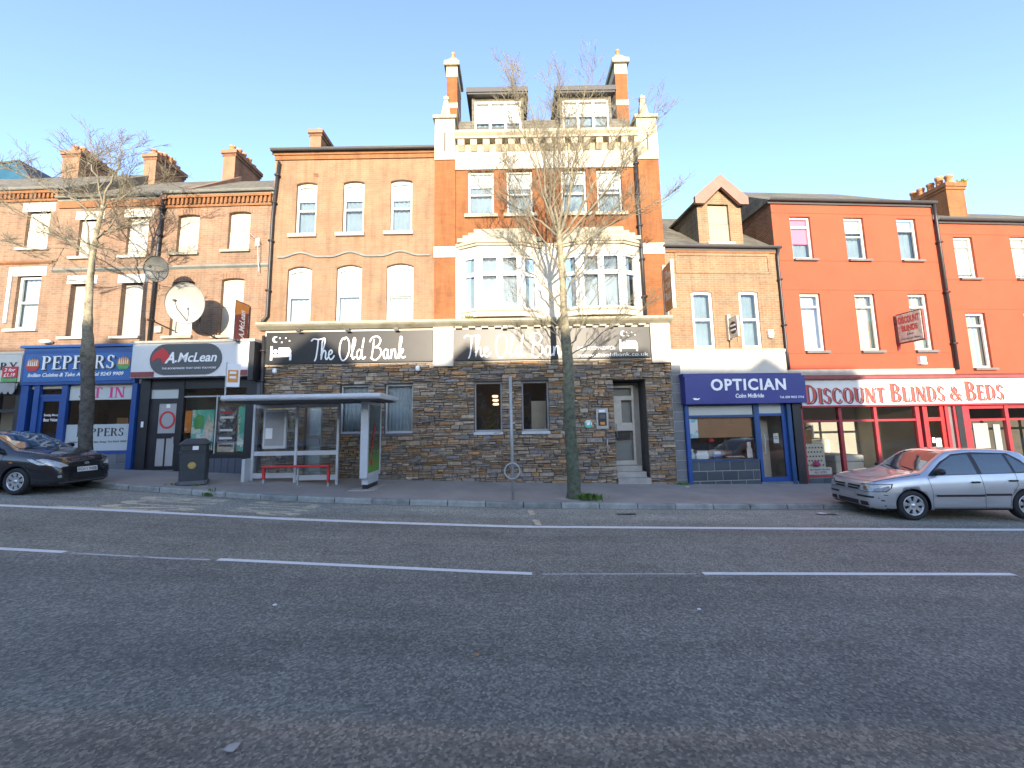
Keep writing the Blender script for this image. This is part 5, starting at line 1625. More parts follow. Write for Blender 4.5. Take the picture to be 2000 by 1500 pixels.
lettering(t, '.McLean', -2.95, -1.62, 4.10, 4.40, -.45, 'letter_white', .015, .22, name='name_lettering')
lettering(t, 'THE BOOKMAKER THAT GIVES YOU MORE', -3.35, -1.62, 3.88, 3.94, -.45, 'letter_white', 0, .1, name='strapline')
m = MB(); m.prism([(-3.7, 4.18), (-3.64, 4.14), (-3.52, 4.24), (-3.38, 4.22), (-3.33, 4.05), (-3.12, 4.28), (-3.2, 4.42), (-3.3, 4.52), (-3.40, 4.58), (-3.43, 4.52), (-3.6, 4.44), (-3.68, 4.30)], -.462, -.45); m.build('horse_head_emblem', 'red', t)
for a, b in ((-4.36, -3.62), (-1.3, -.64)):
    m = MB(); m.box(a, b, -.432, -.42, 3.66, 3.82); s_ = m.build('side_strip', 'maroon', t)
# bookmaker projecting box sign
t = thing('projecting_box_sign', FL, -.95, -.4, 4.75, 'tall dark projecting box sign with red top and vertical white name above the bookmaker', 'sign')
m = MB(); m.box(-1.04, -.9, -.82, -.08, 4.72, 5.98); m.build('box', 'photo_print', t, bevel=.01)
m = MB(); m.box(-1.045, -.895, -.83, -.80, 4.71, 5.99); m.build('edge_trim', 'shelter', t)
m = MB(); m.poly([(-.896, -.78, 5.5), (-.896, -.12, 5.7), (-.896, -.12, 5.94), (-.896, -.78, 5.94)]); m.build('horse_head_panel', 'orange', t)
m = MB(); m.poly([(-.897, -.78, 4.75), (-.897, -.12, 4.75), (-.897, -.12, 5.69), (-.897, -.78, 5.49)]); m.build('name_panel', 'maroon', t)
v, f = text2d('A.McLean', .02, .2); v = fit(v, 4.82, 5.72, 0, 1)
m = MB(); m.v = [(-.892, -.3 - q[1] * .28, q[0]) for q in v]; m.f = list(f); m.build('name_lettering', 'letter_white', t)
# hotel hanging board
t = thing('hanging_sign', FB, 4.95, -.5, 5.4, 'brown wooden projecting board with white edge on the right hotel pilaster', 'sign')
m = MB(); m.box(4.98, 5.06, -.82, -.16, 5.5, 6.95); m.build('board', 'wood', t)
m = MB(); m.box(4.96, 5.08, -.16, -.1, 5.4, 7.06); m.box(4.97, 5.07, -.86, -.82, 5.45, 7.0); m.build('edge_frame', 'old_white', t)
for i, zz in enumerate((6.5, 6.15, 5.8)):
    v, f = text2d(('The', 'Old', 'Bank')[i], .03, .3); v = fit(v, -.76, -.24, zz, zz + .26)
    m = MB(); m.v = [(4.976, -1 - q[0], q[1]) for q in v]; m.f = list(f); m.build('lettering', 'peach_print', t)
m = MB(); m.prism_x([(-.16, 5.4), (-.1, 5.4), (-.1, 5.22), (-.13, 5.22)], 4.99, 5.05); m.build('bracket', 'wood', t)
# optician sign
t = box_sign('optician_sign', FO, .44, 4.4, -.38, -.02, 2.51, 3.38, 'navy', 'navy blue box sign reading OPTICIAN in white capitals')
m = MB(); m.box(.42, 4.42, -.2, -.02, 3.38, 3.47); m.box(.42, .9, -.34, -.2, 3.38, 3.46); m.build('top_flashing', 'navy', t)
lettering(t, 'OPTICIAN', 1.27, 3.73, 2.92, 3.29, -.38, 'letter_white', .03, 0, .02, 1.15)
lettering(t, 'Colm McBride', 2.05, 2.98, 2.69, 2.82, -.38, 'letter_white', .02, .1, name='name_lettering')
lettering(t, 'Tel. 028 9032 7716', 3.5, 4.3, 2.66, 2.73, -.38, 'letter_white', .01, .1, name='phone_lettering')
m = MB(); m.prism([(.66, 2.7), (.70, 2.64), (.84, 2.64), (.9, 2.7), (.8, 2.68), (.76, 2.7)], -.392, -.38); m.build('small_emblem', 'letter_white', t)
# optician round projecting sign
t = thing('round_projecting_sign', FO, 2.2, -.4, 4.5, 'pale projecting sign with dark round emblem between the optician upper windows', 'sign')
m = MB(); m.box(2.16, 2.22, -.62, -.13, 4.62, 5.28); m.build('panel', 'peach_print', t)
m = MB(); m.box(2.14, 2.24, -.13, -.02, 4.58, 5.42); m.build('wall_plate', 'old_white', t)
m = MB(); m.lathe([(.001, -.008), (.2, -.008), (.2, 0)], (2.16, -.38, 4.93), 20, 'x'); m.build('disc_emblem', 'letter_black', t)
m = MB()
for z_ in (5.0, 4.86):
    m.box(2.144, 2.15, -.52, -.24, z_ - .03, z_ + .03)
m.build('disc_lettering', 'letter_white', t)
m = MB(); m.box(2.17, 2.21, -.56, -.53, 4.42, 4.62); m.build('bracket', 'wood', t)
m = MB(); m.box(3.52, 3.70, -.12, -.005, 4.72, 4.92); m.frustum(3.53, 3.69, -.11, -.005, 4.66, 4.72, 1.1, 1.1)
single(m, 'alarm_box', 'letter_white', FO, 'white alarm box beside the right upper window of the optician', 'alarm box', None, False, .02)
# beds shop sign
t = thing('bed_shop_sign', FO, 8.5, 0, 2.4, 'long white fascia sign reading DISCOUNT BLINDS & BEDS in red serif capitals', 'sign')
m = MB(); m.box(4.38, 17.5, -.16, -.005, 2.4, 3.24); m.build('board', 'sign_white', t)
m = MB(); m.prism_x([(-.30, 3.26), (-.30, 3.34), (-.02, 3.42), (-.02, 3.25), (-.18, 3.245)], 4.34, 17.5); m.build('cornice', 'maroon', t)
m = MB(); m.box(4.36, 17.5, -.19, -.15, 2.36, 2.42); m.build('lower_trim', 'red_frame', t)
serif_lettering(t, 'DISCOUNT', 4.50, 7.25, 2.48, 3.08, -.16, 'letter_dark_red', .006, 1.22, 'lettering_shadow', .04, -.03)
serif_lettering(t, 'DISCOUNT', 4.48, 7.23, 2.49, 3.09, -.167, 'letter_red', .012, 1.22)
serif_lettering(t, 'BLINDS', 7.45, 9.35, 2.50, 3.10, -.16, 'letter_dark_red', .006, 1.22, 'lettering_shadow', .04, -.03)
serif_lettering(t, 'BLINDS', 7.43, 9.33, 2.51, 3.11, -.167, 'letter_red', .012, 1.22)
serif_lettering(t, '&', 9.56, 9.98, 2.52, 2.98, -.16, 'letter_dark_red', .006, 1, 'lettering_shadow', .04, -.03)
serif_lettering(t, '&', 9.54, 9.96, 2.53, 2.99, -.167, 'letter_red', .012)
serif_lettering(t, 'BEDS', 10.12, 11.48, 2.52, 3.14, -.16, 'letter_dark_red', .006, 1.22, 'lettering_shadow', .04, -.03)
serif_lettering(t, 'BEDS', 10.10, 11.46, 2.53, 3.15, -.167, 'letter_red', .012, 1.22)
m = MB()
for st in ([(11.62, 3.02), (11.75, 2.95), (12.0, 2.98), (12.6, 3.04)], [(11.62, 3.02), (11.66, 2.9), (11.8, 2.86), (12.05, 2.9)], [(11.85, 2.86), (11.83, 2.6)], [(12.0, 2.9), (11.99, 2.6)], [(12.0, 2.72), (12.5, 2.66), (13.0, 2.74)]):
    ribbon(m, cr(st, 4), .02, -.16, .004)
m.build('bed_sketch', 'brown_blind', t)
lettering(t, 'Bespoke', 12.1, 12.75, 2.8, 2.95, -.16, 'orange', 0, .3, .004, name='script_lettering')
lettering(t, 'Beds', 12.2, 12.7, 2.6, 2.74, -.16, 'orange', 0, .3, .004, name='script_lettering')
# beds shop projecting sign
t = thing('projecting_sign', FO, 8.6, -.5, 4.4, 'square projecting sign with red lettering on the orange-red wall', 'sign')
m = MB(); m.box(8.06, 8.14, -1.0, -.1, 4.42, 5.42); m.build('box', 'maroon', t)
m = MB(); m.box(8.045, 8.06, -.96, -.14, 4.46, 5.38); m.build('face_panel', 'peach_print', t)
for s, z_, h_, w_, mm in (('DISCOUNT', 5.06, .24, .72, 'letter_red'), ('BLINDS', 4.80, .2, .56, 'letter_red'), ('& beds', 4.66, .08, .22, 'letter_black'), ('Sale now on  Phone', 4.52, .07, .66, 'letter_black')):
    v, f = text2d(s, .05 if mm == 'letter_red' else .01); v = fit(v, -w_ / 2, w_ / 2, z_, z_ + h_)
    m = MB(); m.v = [(8.04, -.55 - q[0], q[1]) for q in v]; m.f = list(f); m.build('lettering', mm, t)
m = MB(); m.prism_x([(-.1, 4.5), (-.02, 4.5), (-.02, 4.2), (-.06, 4.3)], 8.07, 8.13); m.box(8.08, 8.12, -.1, -.0, 5.1, 5.16); m.build('bracket', 'maroon', t)

# ================================================================== left shopfronts
# bakery
m = MB(); m.box(-14.5, -8.25, -.02, .05, 3.4, 4.6); m.box(-14.5, -7.75, -.06, .06, 4.5, 4.62); m.build('shop_header', 'old_white', hA)
m = MB(); m.box(-8.36, -8.22, -.1, .06, 0, 3.6); m.box(-9.05, -8.95, -.05, .06, 0, 3.3); m.box(-14.5, -8.36, -.05, .06, 3.2, 3.4); m.box(-14.5, -8.36, -.05, .06, .4, 1.3); m.box(-8.95, -8.36, -.03, .05, 2.65, 2.75); m.build('shopfront', 'black_paint', hA)
m = MB(); m.quad((-14.5, 0, 1.3), (-8.36, 0, 1.3), (-8.36, 0, 3.2), (-14.5, 0, 3.2)); m.build('pane', 'shop_glass', hA)
room(hA, -14.4, -8.2, .8, 3.5, 2.2)
m = MB()
u = -12.5
while u < -8.4:
    m.prism([(u, 3.32), (u + .05, 3.24), (u + .10, 3.22), (u + .15, 3.24), (u + .2, 3.32), (u + .2, 3.58), (u, 3.58)], -.22 - .004 * (int(u * 10) % 2), -.2)
    u += .2
single(m, 'scalloped_valance', 'board_grey', FL, 'grey scalloped canopy valance under the bakery sign', 'awning')
# takeaway
m = MB(); m.box(-8.2, -7.95, -.12, .06, 0, 3.5); m.box(-7.78, -7.6, -.1, .05, .4, 3.5); m.box(-6.86, -6.68, -.1, .05, .4, 3.5); m.box(-4.52, -4.36, -.14, .06, .3, 3.5); m.box(-7.6, -6.86, -.06, .05, 3.1, 3.2); m.box(-6.68, -4.52, -.08, .05, 1.28, 1.38); m.build('shopfront', 'blue', hB)
m = MB(); m.box(-8.0, -4.3, .0, .06, 3.38, 4.6); m.box(-7.75, -4.12, -.05, .06, 4.6, 4.7); m.build('shop_header', 'old_white', hB)
sr = MB(); sr.box(-6.68, -4.52, -.06, .05, .2, 1.28); sr = sr.build('stall_riser', 'grout', hB)
for r in range(3):
    u = -6.68 - (.3 if r % 2 else 0)
    while u < -4.52:
        a, b = max(u, -6.68) + .005, min(u + .6, -4.52) - .005
        if b - a > .04:
            m = MB(); m.box(a, b, -.072, -.06, .98 - r * .3 + .005, 1.28 - r * .3 - .005); m.build('tile', 'tile_mid', sr)
        u += .6
m = MB(); m.quad((-6.68, -.01, 1.38), (-4.52, -.01, 1.38), (-4.52, -.01, 3.38), (-6.68, -.01, 3.38)); w = m.build('pane', 'shop_glass', hB)
m = MB(); m.box(-6.66, -4.54, -.022, -.014, 3.0, 3.38); m.build('window_film', 'cream_film', w)
m = MB(); m.box(-6.66, -4.54, -.022, -.014, 1.39, 2.22); m.build('window_film', 'frost', w)
serif_lettering(w, 'SIT IN', -6.35, -4.85, 3.06, 3.4, -.022, 'magenta', .005)
serif_lettering(w, 'PEPPERS', -6.3, -4.78, 1.84, 2.1, -.022, 'letter_black', .005)
lettering(w, 'Indian Cuisine & Take Away Tel 9243 9909', -6.5, -4.65, 1.62, 1.70, -.022, 'letter_black', .01, .2, .004)
m = MB(); m.box(-7.6, -7.5, -.04, .03, .6, 3.1); m.box(-6.96, -6.86, -.04, .03, .6, 3.1); m.box(-7.5, -6.96, -.04, .03, 2.98, 3.1); m.box(-7.5, -6.96, -.04, .03, .6, .8); dr = m.build('door', 'blue', hB)
m = MB(); m.quad((-7.5, -.0, .8), (-6.96, -.0, .8), (-6.96, 0, 2.98), (-7.5, 0, 2.98)); m.quad((-7.6, 0, 3.2), (-6.86, 0, 3.2), (-6.86, 0, 3.4), (-7.6, 0, 3.4)); m.build('pane', 'shop_glass', dr)
for s, z_ in (('Sunday Menu', 2.48), ('Best Value', 2.34)):
    lettering(dr, s, -7.46, -7.0, z_, z_ + .1, -.005, 'letter_white', .01, .1, .003)
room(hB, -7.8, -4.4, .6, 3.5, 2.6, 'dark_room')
for i, u in enumerate((-5.95, -5.5)):
    c = thing('dining_chair', FL, u, 1.4, .6, ('left' if i == 0 else 'right') + ' wooden chair seen through the takeaway window', 'chair', 'chairs inside the takeaway')
    m = MB(); m.box(u - .2, u + .2, 1.2, 1.24, 1.85, 2.45); m.build('backrest', 'wood', c, bevel=.02)
    m = MB(); m.box(u - .2, u + .2, 1.24, 1.64, 1.65, 1.7); m.build('seat', 'wood', c)
    for sx in (-.17, .17):
        for yy in (1.22, 1.6):
            m = MB(); m.box(u + sx - .02, u + sx + .02, yy, yy + .04, .6, 1.65 if yy > 1.3 else 1.85); m.build('leg', 'wood', c)
# bookmaker
m = MB(); m.box(-4.3, -3.98, -.08, .06, .2, 3.62); m.box(-.86, -.5, -.06, .06, .2, 3.62); m.box(-3.06, -2.88, -.06, .06, .2, 3.62); m.box(-3.98, -.86, -.04, .06, 3.3, 3.64); m.box(-2.88, -.86, -.05, .06, 1.12, 1.24); m.build('shopfront', 'black_paint', hC)
m = MB(); m.box(-4.2, -.5, .0, .06, 3.6, 4.75); m.build('shop_header', 'black_paint', hC)
M['blue_grey'] = pmat('blue_grey_panel', (0.075, 0.085, 0.11), 0.5, 0.1, 2)
sr = MB(); sr.box(-2.88, -.86, -.03, .05, .2, 1.12); sr = sr.build('stall_riser', 'black_paint', hC)
for i in range(9):
    m = MB(); m.box(-2.87 + i * .223, -2.66 + i * .223, -.045, -.03, .3, 1.1); m.build('panel_board', 'blue_grey', sr)
m = MB(); m.box(-.5, -.38, -.1, .06, .2, 3.5); m.build('shop_post', 'blue_grey', hC)
m = MB(); m.box(-3.98, -3.06, .0, .06, 3.0, 3.3); m.build('door_header', 'cream_film', hC)
m = MB(); m.box(-3.98, -3.70, -.02, .04, .75, 3.0); m.box(-3.12, -3.06, -.02, .04, .75, 3.0); m.box(-3.70, -3.12, -.02, .04, 2.84, 3.0); m.box(-3.70, -3.12, -.02, .04, 1.74, 1.9); m.box(-3.70, -3.12, -.02, .04, .75, .88); m.box(-3.43, -3.39, -.02, .04, .88, 1.74); dr = m.build('door', 'black_paint', hC)
m = MB(); m.box(-3.70, -3.12, .0, .02, 1.9, 2.84); m.box(-3.70, -3.43, .0, .02, .88, 1.74); m.box(-3.39, -3.12, .0, .02, .88, 1.74); m.build('door_panel', 'grey_panel', dr)
m = MB()
o = [(-3.40 + .255 * math.cos(R(a)), 2.32 + .28 * math.sin(R(a))) for a in range(0, 360, 12)]
i_ = [(-3.40 + .2 * math.cos(R(a)), 2.32 + .22 * math.sin(R(a))) for a in range(0, 360, 12)]
for j in range(30):
    q = (j + 1) % 30
    m.prism([o[j], o[q], i_[q], i_[j]], -.012, .0)
m.build('ring_sticker', 'red', dr)
m = MB(); m.box(-3.46, -3.34, -.01, 0, 2.7, 2.82); m.build('notice', 'paper', dr)
m = MB(); m.box(-3.16, -3.11, -.07, -.02, 1.6, 1.78); m.build('handle', 'galv', dr)
m = MB(); m.box(-4.05, -3.0, -.15, .1, .3, .76); m.build('threshold', 'tile_mid', hC)
m = MB(); m.quad((-2.88, .0, 1.24), (-.86, .0, 1.24), (-.86, .0, 3.3), (-2.88, 0, 3.3)); m.build('pane', 'shop_glass', hC)
m = MB(); m.box(-2.88, -.86, -.03, .04, 3.02, 3.07); m.box(-1.83, -1.79, -.03, .04, 1.24, 3.02); m.build('transom', 'galv', hC)
m = MB(); m.box(-4.17, -4.1, -.1, -.08, 2.1, 2.28); m.build('intercom', 'letter_white', hC)
room(hC, -2.95, -.8, 1.1, 3.4, 1.6, 'room')
PO = [(-2.62, -1.9, 1.35, 2.62, 'teal_print', 'large teal and peach poster in the bookmaker window'), (-2.84, -2.64, 1.9, 2.6, 'orange', 'narrow pink and orange leaflet strip at the left of the bookmaker window'),
      (-1.76, -1.18, 1.62, 2.7, 'photo_print', 'tall dark machine-like poster in the right half of the bookmaker window'), (-1.12, -.88, 1.3, 2.7, 'teal_print', 'narrow green poster at the right edge of the bookmaker window'),
      (-1.74, -1.2, 1.28, 1.55, 'peach_print', 'pale green notice low in the bookmaker window')]
for a, b, z0, z1, mm, lab in PO:
    p = thing('window_poster', FL, (a + b) / 2, .03, z0, lab, 'poster')
    m = MB(); m.box(a, b, .02, .03, z0, z1); m.build('sheet', mm, p)
    if mm == 'photo_print':
        for zz, mt in ((2.56, 'red'), (2.40, 'paper'), (2.0, 'sky_print'), (1.75, 'paper')):
            m = MB(); m.box(a + .06, b - .1, .014, .02, zz - .07, zz); m.build('print_band', mt, p)
    if b - a > .7:
        m = MB(); m.prism([(a + .35, 1.5), (a + .6, 1.4), (a + .7, 1.9), (a + .55, 2.5), (a + .42, 2.1)], .014, .02); m.build('print_shape', 'peach_print', p)
        m = MB(); m.prism([(a + .05, 2.3), (a + .2, 2.5), (a + .4, 2.4), (a + .36, 2.05), (a + .12, 2.0)], .013, .02); m.build('print_shape', 'green', p)
    if z1 < 1.6:
        lettering(p, 'WINNERS', a + .04, b - .04, 1.44, 1.52, .02, 'letter_black', .05, 0, .004)
# optician window goods
p = thing('window_poster', FO, .8, .03, 1.46, 'blue and white poster at the left of the optician window', 'poster')
m = MB(); m.box(.66, .96, .02, .03, 1.46, 2.06); m.build('sheet', 'sky_print', p)
G = [(.64, .84, .8, 1.12, 'sky_print', 'pale blue display box at the left end of the optician window sill'), (.9, 1.3, .8, 1.06, 'paper', 'stack of white glasses boxes on the optician window sill'),
     (1.48, 1.74, .8, 1.02, 'blue', 'blue and white display stand on the optician window sill'), (1.9, 2.5, .8, .86, 'wood', 'flat wooden tray on the optician window sill'),
     (2.58, 2.76, .8, 1.3, 'paper', 'white notice sheet at the right end of the optician window'), (1.35, 1.52, 1.33, 1.44, 'red', 'small red object hanging in the optician window')]
for a, b, z0, z1, mm, lab in G:
    p = thing('display_item', FO, (a + b) / 2, .2, z0, lab, 'display item')
    m = MB(); m.box(a, b, .12, .34 if mm != 'paper' or b - a > .3 else .14, z0, z0 + (z1 - z0) * .6); m.build('lower_box', mm, p, bevel=.008)
    m = MB(); m.box(a + .03, b - .02, .14, .3 if mm != 'paper' or b - a > .3 else .15, z0 + (z1 - z0) * .6 + .003, z1); m.build('upper_box', 'paper' if mm != 'red' else 'red', p, bevel=.008)
ds = thing('display_cabinet', FO, 1.9, 1.2, .8, 'dim wooden display shelves at the back of the optician shop', 'cabinet')
m = MB(); m.box(.9, 2.7, 1.2, 1.6, .8, 1.0); m.box(1.1, 1.14, 1.2, 1.5, 1.0, 2.0); m.box(1.9, 1.94, 1.2, 1.5, 1.0, 2.0); m.box(2.5, 2.54, 1.2, 1.5, 1.0, 2.0); m.build('carcass', 'wood', ds)
m = MB(); m.box(1.14, 1.9, 1.3, 1.34, 1.1, 1.9); m.box(1.94, 2.5, 1.3, 1.34, 1.1, 1.9); m.build('back_panel', 'dark_room', ds)
p = thing('door_notice', FO, 3.6, .05, 1.25, 'white opening hours sheet inside the optician door', 'notice')
m = MB(); m.box(3.45, 3.62, .03, .04, 1.25, 1.56); m.build('sheet', 'paper', p)
m = MB(); m.box(3.48, 3.59, .024, .03, 1.44, 1.46); m.box(3.48, 3.59, .024, .03, 1.38, 1.40); m.build('print_lines', 'letter_black', p)

# wall-mounted things on the hotel front
t = thing('cash_machine', FB, 2.81, -.05, 1.8, 'steel-framed cash machine panel set in the stone wall beside the tree', 'cash machine')
m = MB(); m.box(2.62, 3.0, -.06, .03, 1.8, 2.44); m.build('surround', 'galv', t, bevel=.01)
m = MB(); m.box(2.68, 2.94, -.075, -.06, 1.9, 2.3); m.build('fascia', 'black_paint', t)
m = MB(); m.box(2.72, 2.9, -.08, -.075, 2.12, 2.25); m.build('screen', 'sign_grey', t)
m = MB(); m.box(2.74, 2.88, -.1, -.075, 1.93, 2.02); m.build('keypad', 'orange', t)
m = MB(); m.box(2.72, 2.9, -.066, -.06, 2.33, 2.39); m.build('label_strip', 'letter_white', t)
t = thing('round_plaque', FB, 2.36, -.04, 1.83, 'small round green plaque on the stone wall left of the cash machine', 'plaque')
m = MB(); m.lathe([(.001, -.03), (.11, -.03), (.125, -.02), (.125, 0)], (2.36, -.03, 1.96), 20, 'y'); m.build('disc', 'teal_print', t)
m = MB(); m.prism([(2.32, 1.92), (2.40, 1.92), (2.42, 1.99), (2.36, 2.03), (2.31, 1.98)], -.068, -.06); m.build('emblem', 'letter_white', t)
m = MB(); m.tube([(2.93, -.03, 1.5), (2.93, -.09, 1.48), (2.93, -.09, 1.12), (2.93, -.03, 1.10)], .02, 8)
single(m, 'grab_handle', 'galv', FB, 'short vertical steel handrail left of the hotel doorway', 'handrail', None, True)
for u, lab in ((-7.55, 'small white floodlight under the left end of the left hotel sign'), (-3.0, 'small white floodlight on the stones near the white pilaster block')):
    t = thing('floodlight', FB, u, -.1, 3.7, lab, 'light')
    m = MB(); m.lathe([(.001, 0), (.06, .0), (.075, .06), (.06, .15), (.001, .17)], (u, -.13, 3.72), 12); m.build('lamp_head', 'letter_white', t, True)
    m = MB(); m.box(u - .03, u + .03, -.1, .0, 3.84, 3.9); m.build('mount', 'old_white', t)

# satellite dishes and aerial on the bookmaker house
def dish(name, F, u, d, z, r, mat, label, wall_u, wall_z, tilt):
    t = thing(name, F, wall_u, -.05, wall_z, label, 'satellite dish')
    m = MB()
    prof = [(r * s, r * .28 * s * s) for s in np.linspace(.001, 1, 8)]
    rings = []
    for rr, h in prof + [(r * 1.02, r * .28 + .012), (r, r * .28 + .03)]:
        b = len(m.v); rings.append(b)
        for j in range(28):
            a = 2 * math.pi * j / 28
            p = Vector((rr * math.cos(a), -h, rr * math.sin(a)))
            p = Matrix.Rotation(R(tilt), 3, 'X') @ p
            m.v.append((u + p.x, d + p.y, z + p.z))
    for a, b in zip(rings, rings[1:]):
        for j in range(28):
            q = (j + 1) % 28
            m.f.append((a + j, a + q, b + q, b + j))
    ds_ = m.build('reflector', mat, t, True)
    m = MB(); m.tube([(u, d - .02, z - r * .9), (u + .02, d - r * .8, z - r * .45), (u, d - r * .95, z - r * .1)], .014, 6); m.build('feed_arm', 'dish_dark', t, True)
    m = MB(); m.lathe([(.001, -.06), (.035, -.05), (.035, .05), (.001, .06)], (u, d - r * .95, z - r * .08), 10, 'y'); m.build('receiver', 'dish_dark', t, True)
    m = MB(); m.tube([(u, d + .06, z), (wall_u, d + .1, z - r * .6), (wall_u, d + .1, wall_z + .15), (wall_u, -.02, wall_z)], .025, 8); m.build('mounting_pole', 'black_pipe', t, True)
    return t
dish('satellite_dish', FL, -3.16, -1.1, 6.9, .39, 'dish_dark', 'smaller dark satellite dish on a pole, upper left of the white one', -3.4, 5.2, 12)
dish('satellite_dish', FL, -2.25, -.95, 5.83, .62, 'dish', 'large white satellite dish above the bookmaker sign', -1.95, 4.9, 10)
t = thing('tv_aerial', FL, -.75, -.2, 7.1, 'thin television aerial on the wall near the black drainpipe', 'aerial')
m = MB(); m.tube([(-.68, -.25, 8.2), (-.65, -.12, 7.1)], .014, 6); m.build('mast', 'galv', t)
m = MB(); m.tube([(-1.42, -.5, 8.82), (-.66, -.25, 8.12)], .01, 6); m.build('boom', 'galv', t)
m = MB()
for i in range(6):
    p = Vector((-1.36 + i * .12, -.48 + i * .04, 8.76 - i * .11)); m.tube([tuple(p + Vector((-.04, -.10, -.05))), tuple(p + Vector((.04, .10, .05)))], .005, 5)
m.build('elements', 'galv', t)
m = MB(); m.box(-.86, -.72, -.06, -.005, 8.0, 8.28); m.build('junction_box', 'old_white', t)
m = MB(); m.box(-4.0, -3.8, -.1, -.01, 5.15, 5.35)
single(m, 'junction_box', 'old_white', FL, 'small white box on the brickwork beside the drainpipe above the bookmaker', 'box', None, False, .01)
m = MB(); m.lathe([(.001, 0), (.16, .02), (.17, .08), (.1, .12), (.001, .13)], (-7.55, -.12, 4.86), 14, 'z')
single(m, 'alarm_box', 'letter_white', FL, 'rounded white alarm box on the wall above the left end of the takeaway sign', 'alarm box', None, True)

# ================================================================== bus shelter
S = thing('bus_shelter', FW, -5.6, 13.3, .3, 'grey framed glass bus shelter with flat curved-edge roof on the pavement', 'bus shelter')
zb = 2.70
m = MB()
m.prism_x([(11.55, zb + .035), (11.6, zb), (13.45, zb + .02), (13.5, zb + .07), (13.45, zb + .12), (11.75, zb + .16), (11.6, zb + .14), (11.54, zb + .09)], -7.42, -3.36)
m.build('roof', 'shelter', S, bevel=.02)
m = MB(); m.box(-7.36, -3.42, 11.66, 13.4, zb - .025, zb + .001); m.build('roof_underside', 'shelter_roof', S)
posts = [-7.5, -6.26, -5.06]
for x_ in posts:
    m = MB(); m.box(x_ - .035, x_ + .035, 13.28, 13.35, zp(x_, 13.3) - .05, zb); m.build('post', 'shelter', S, bevel=.006)
m = MB(); m.box(-7.62, -7.53, 13.0, 13.36, zp(-7.5, 13) - .05, 1.15); m.build('end_box', 'shelter', S, bevel=.01)
for a, b in zip(posts, posts[1:]):
    a, b = a + .036, b - .036
    z0 = zp(b, 13.3) + .13
    for nm, z1, z2 in (('rail', z0, z0 + .14), ('rail', 1.22, 1.34), ('rail', 2.58, 2.66)):
        m = MB(); m.box(a, b, 13.295, 13.335, z1, z2); m.build(nm, 'shelter', S)
    for z1, z2 in ((z0 + .14, 1.22), (1.34, 2.58)):
        m = MB(); m.box(a + .004, b - .004, 13.312, 13.318, z1 + .004, z2 - .004); m.build('glass_pane', 'shop_glass', S)
m = MB(); m.box(-7.18, -6.52, 13.2, 13.29, 1.42, 2.52); tc_ = m.build('timetable_case', 'shelter', S, bevel=.01)
m = MB(); m.box(-7.12, -6.58, 13.192, 13.2, 1.5, 2.46); m.build('timetable_sheet', 'board_grey', tc_)
m = MB(); m.box(-7.1, -6.9, 13.186, 13.192, 1.7, 2.0); m.build('notice', 'paper', tc_)
zs = zp(-6, 13)
m = MB(); m.box(-6.98, -5.12, 12.86, 13.02, zs + .47, zs + .53); bn = m.build('bench_rail', 'red', S, bevel=.015)
for x_ in (-6.95, -5.15):
    m = MB(); m.box(x_ - .035, x_ + .035, 12.9, 12.98, zp(x_, 13) + .1, zs + .469); m.build('bench_leg', 'red', bn, bevel=.01)
    m = MB(); m.box(x_ - .025, x_ + .025, 12.91, 12.97, zp(x_, 13) - .02, zp(x_, 13) + .1); m.build('bench_foot', 'galv', bn)
m = MB(); m.box(-6.02, -5.98, 12.92, 12.96, zp(-6, 13) - .02, zs + .469); m.build('bench_leg', 'galv', bn)
# advertising end panel
zq = zp(-4, 13)
m = MB(); m.box(-4.12, -3.92, 12.42, 12.52, zq + .30, zb); m.box(-4.12, -3.92, 13.6, 13.68, zq + .30, zb); m.box(-4.12, -3.92, 12.52, 13.6, zb - .1, zb); m.box(-4.12, -3.92, 12.52, 13.6, zq + .30, zq + .42); ad = m.build('advert_frame', 'shelter', S, bevel=.008)

def advert_mat():
    m_, nt, b = _nodes('advert_print')
    v = _coord(nt); s = nt.nodes.new('ShaderNodeSeparateXYZ'); nt.links.new(v, s.inputs[0])
    mr = nt.nodes.new('ShaderNodeMapRange'); nt.links.new(s.outputs[2], mr.inputs[0]); mr.inputs[1].default_value = .3; mr.inputs[2].default_value = 2.4
    n = _noise(nt, v, 5, 6)
    a = nt.nodes.new('ShaderNodeMath'); a.operation = 'MULTIPLY_ADD'; nt.links.new(n.outputs[0], a.inputs[0]); a.inputs[1].default_value = .2; nt.links.new(mr.outputs[0], a.inputs[2])
    r = _ramp(nt, a.outputs[0], [(.2, (.12, .30, .06)), (.42, (.10, .18, .06)), (.55, (.05, .055, .045)), (1, (.09, .085, .075))])
    nt.links.new(r.outputs[0], b.inputs['Base Color']); b.inputs['Roughness'].default_value = .15
    return m_
M['advert'] = advert_mat()
m = MB(); m.box(-4.08, -3.935, 12.52, 13.6, zq + .42, zb - .1); m.build('advert_poster', 'advert', ad)
v, f = text2d('vitality', .03, .2); v = fit(v, 0, .95, 0, .24)
m = MB()
ca_, sa_ = math.cos(R(68)), math.sin(R(68))
m.v = [(-3.928, 12.86 + p[0] * ca_ - p[1] * sa_, 1.15 + p[0] * sa_ + p[1] * ca_) for p in v]; m.f = list(f); m.build('advert_lettering', 'red', ad)
m = MB(); m.lathe([(.001, .0), (.10, 0), (.10, .004)], (-3.934, 12.82, 1.02), 18, 'x'); m.build('advert_dot', 'red', ad)
m = MB(); m.box(-4.09, -3.95, 12.6, 13.5, zq - .02, zq + .12); m.build('plinth', 'black_paint', S)
m = MB(); m.box(-4.1, -3.94, 12.56, 13.54, zq + .121, zq + .30); m.build('plinth_cover', 'shelter', S)
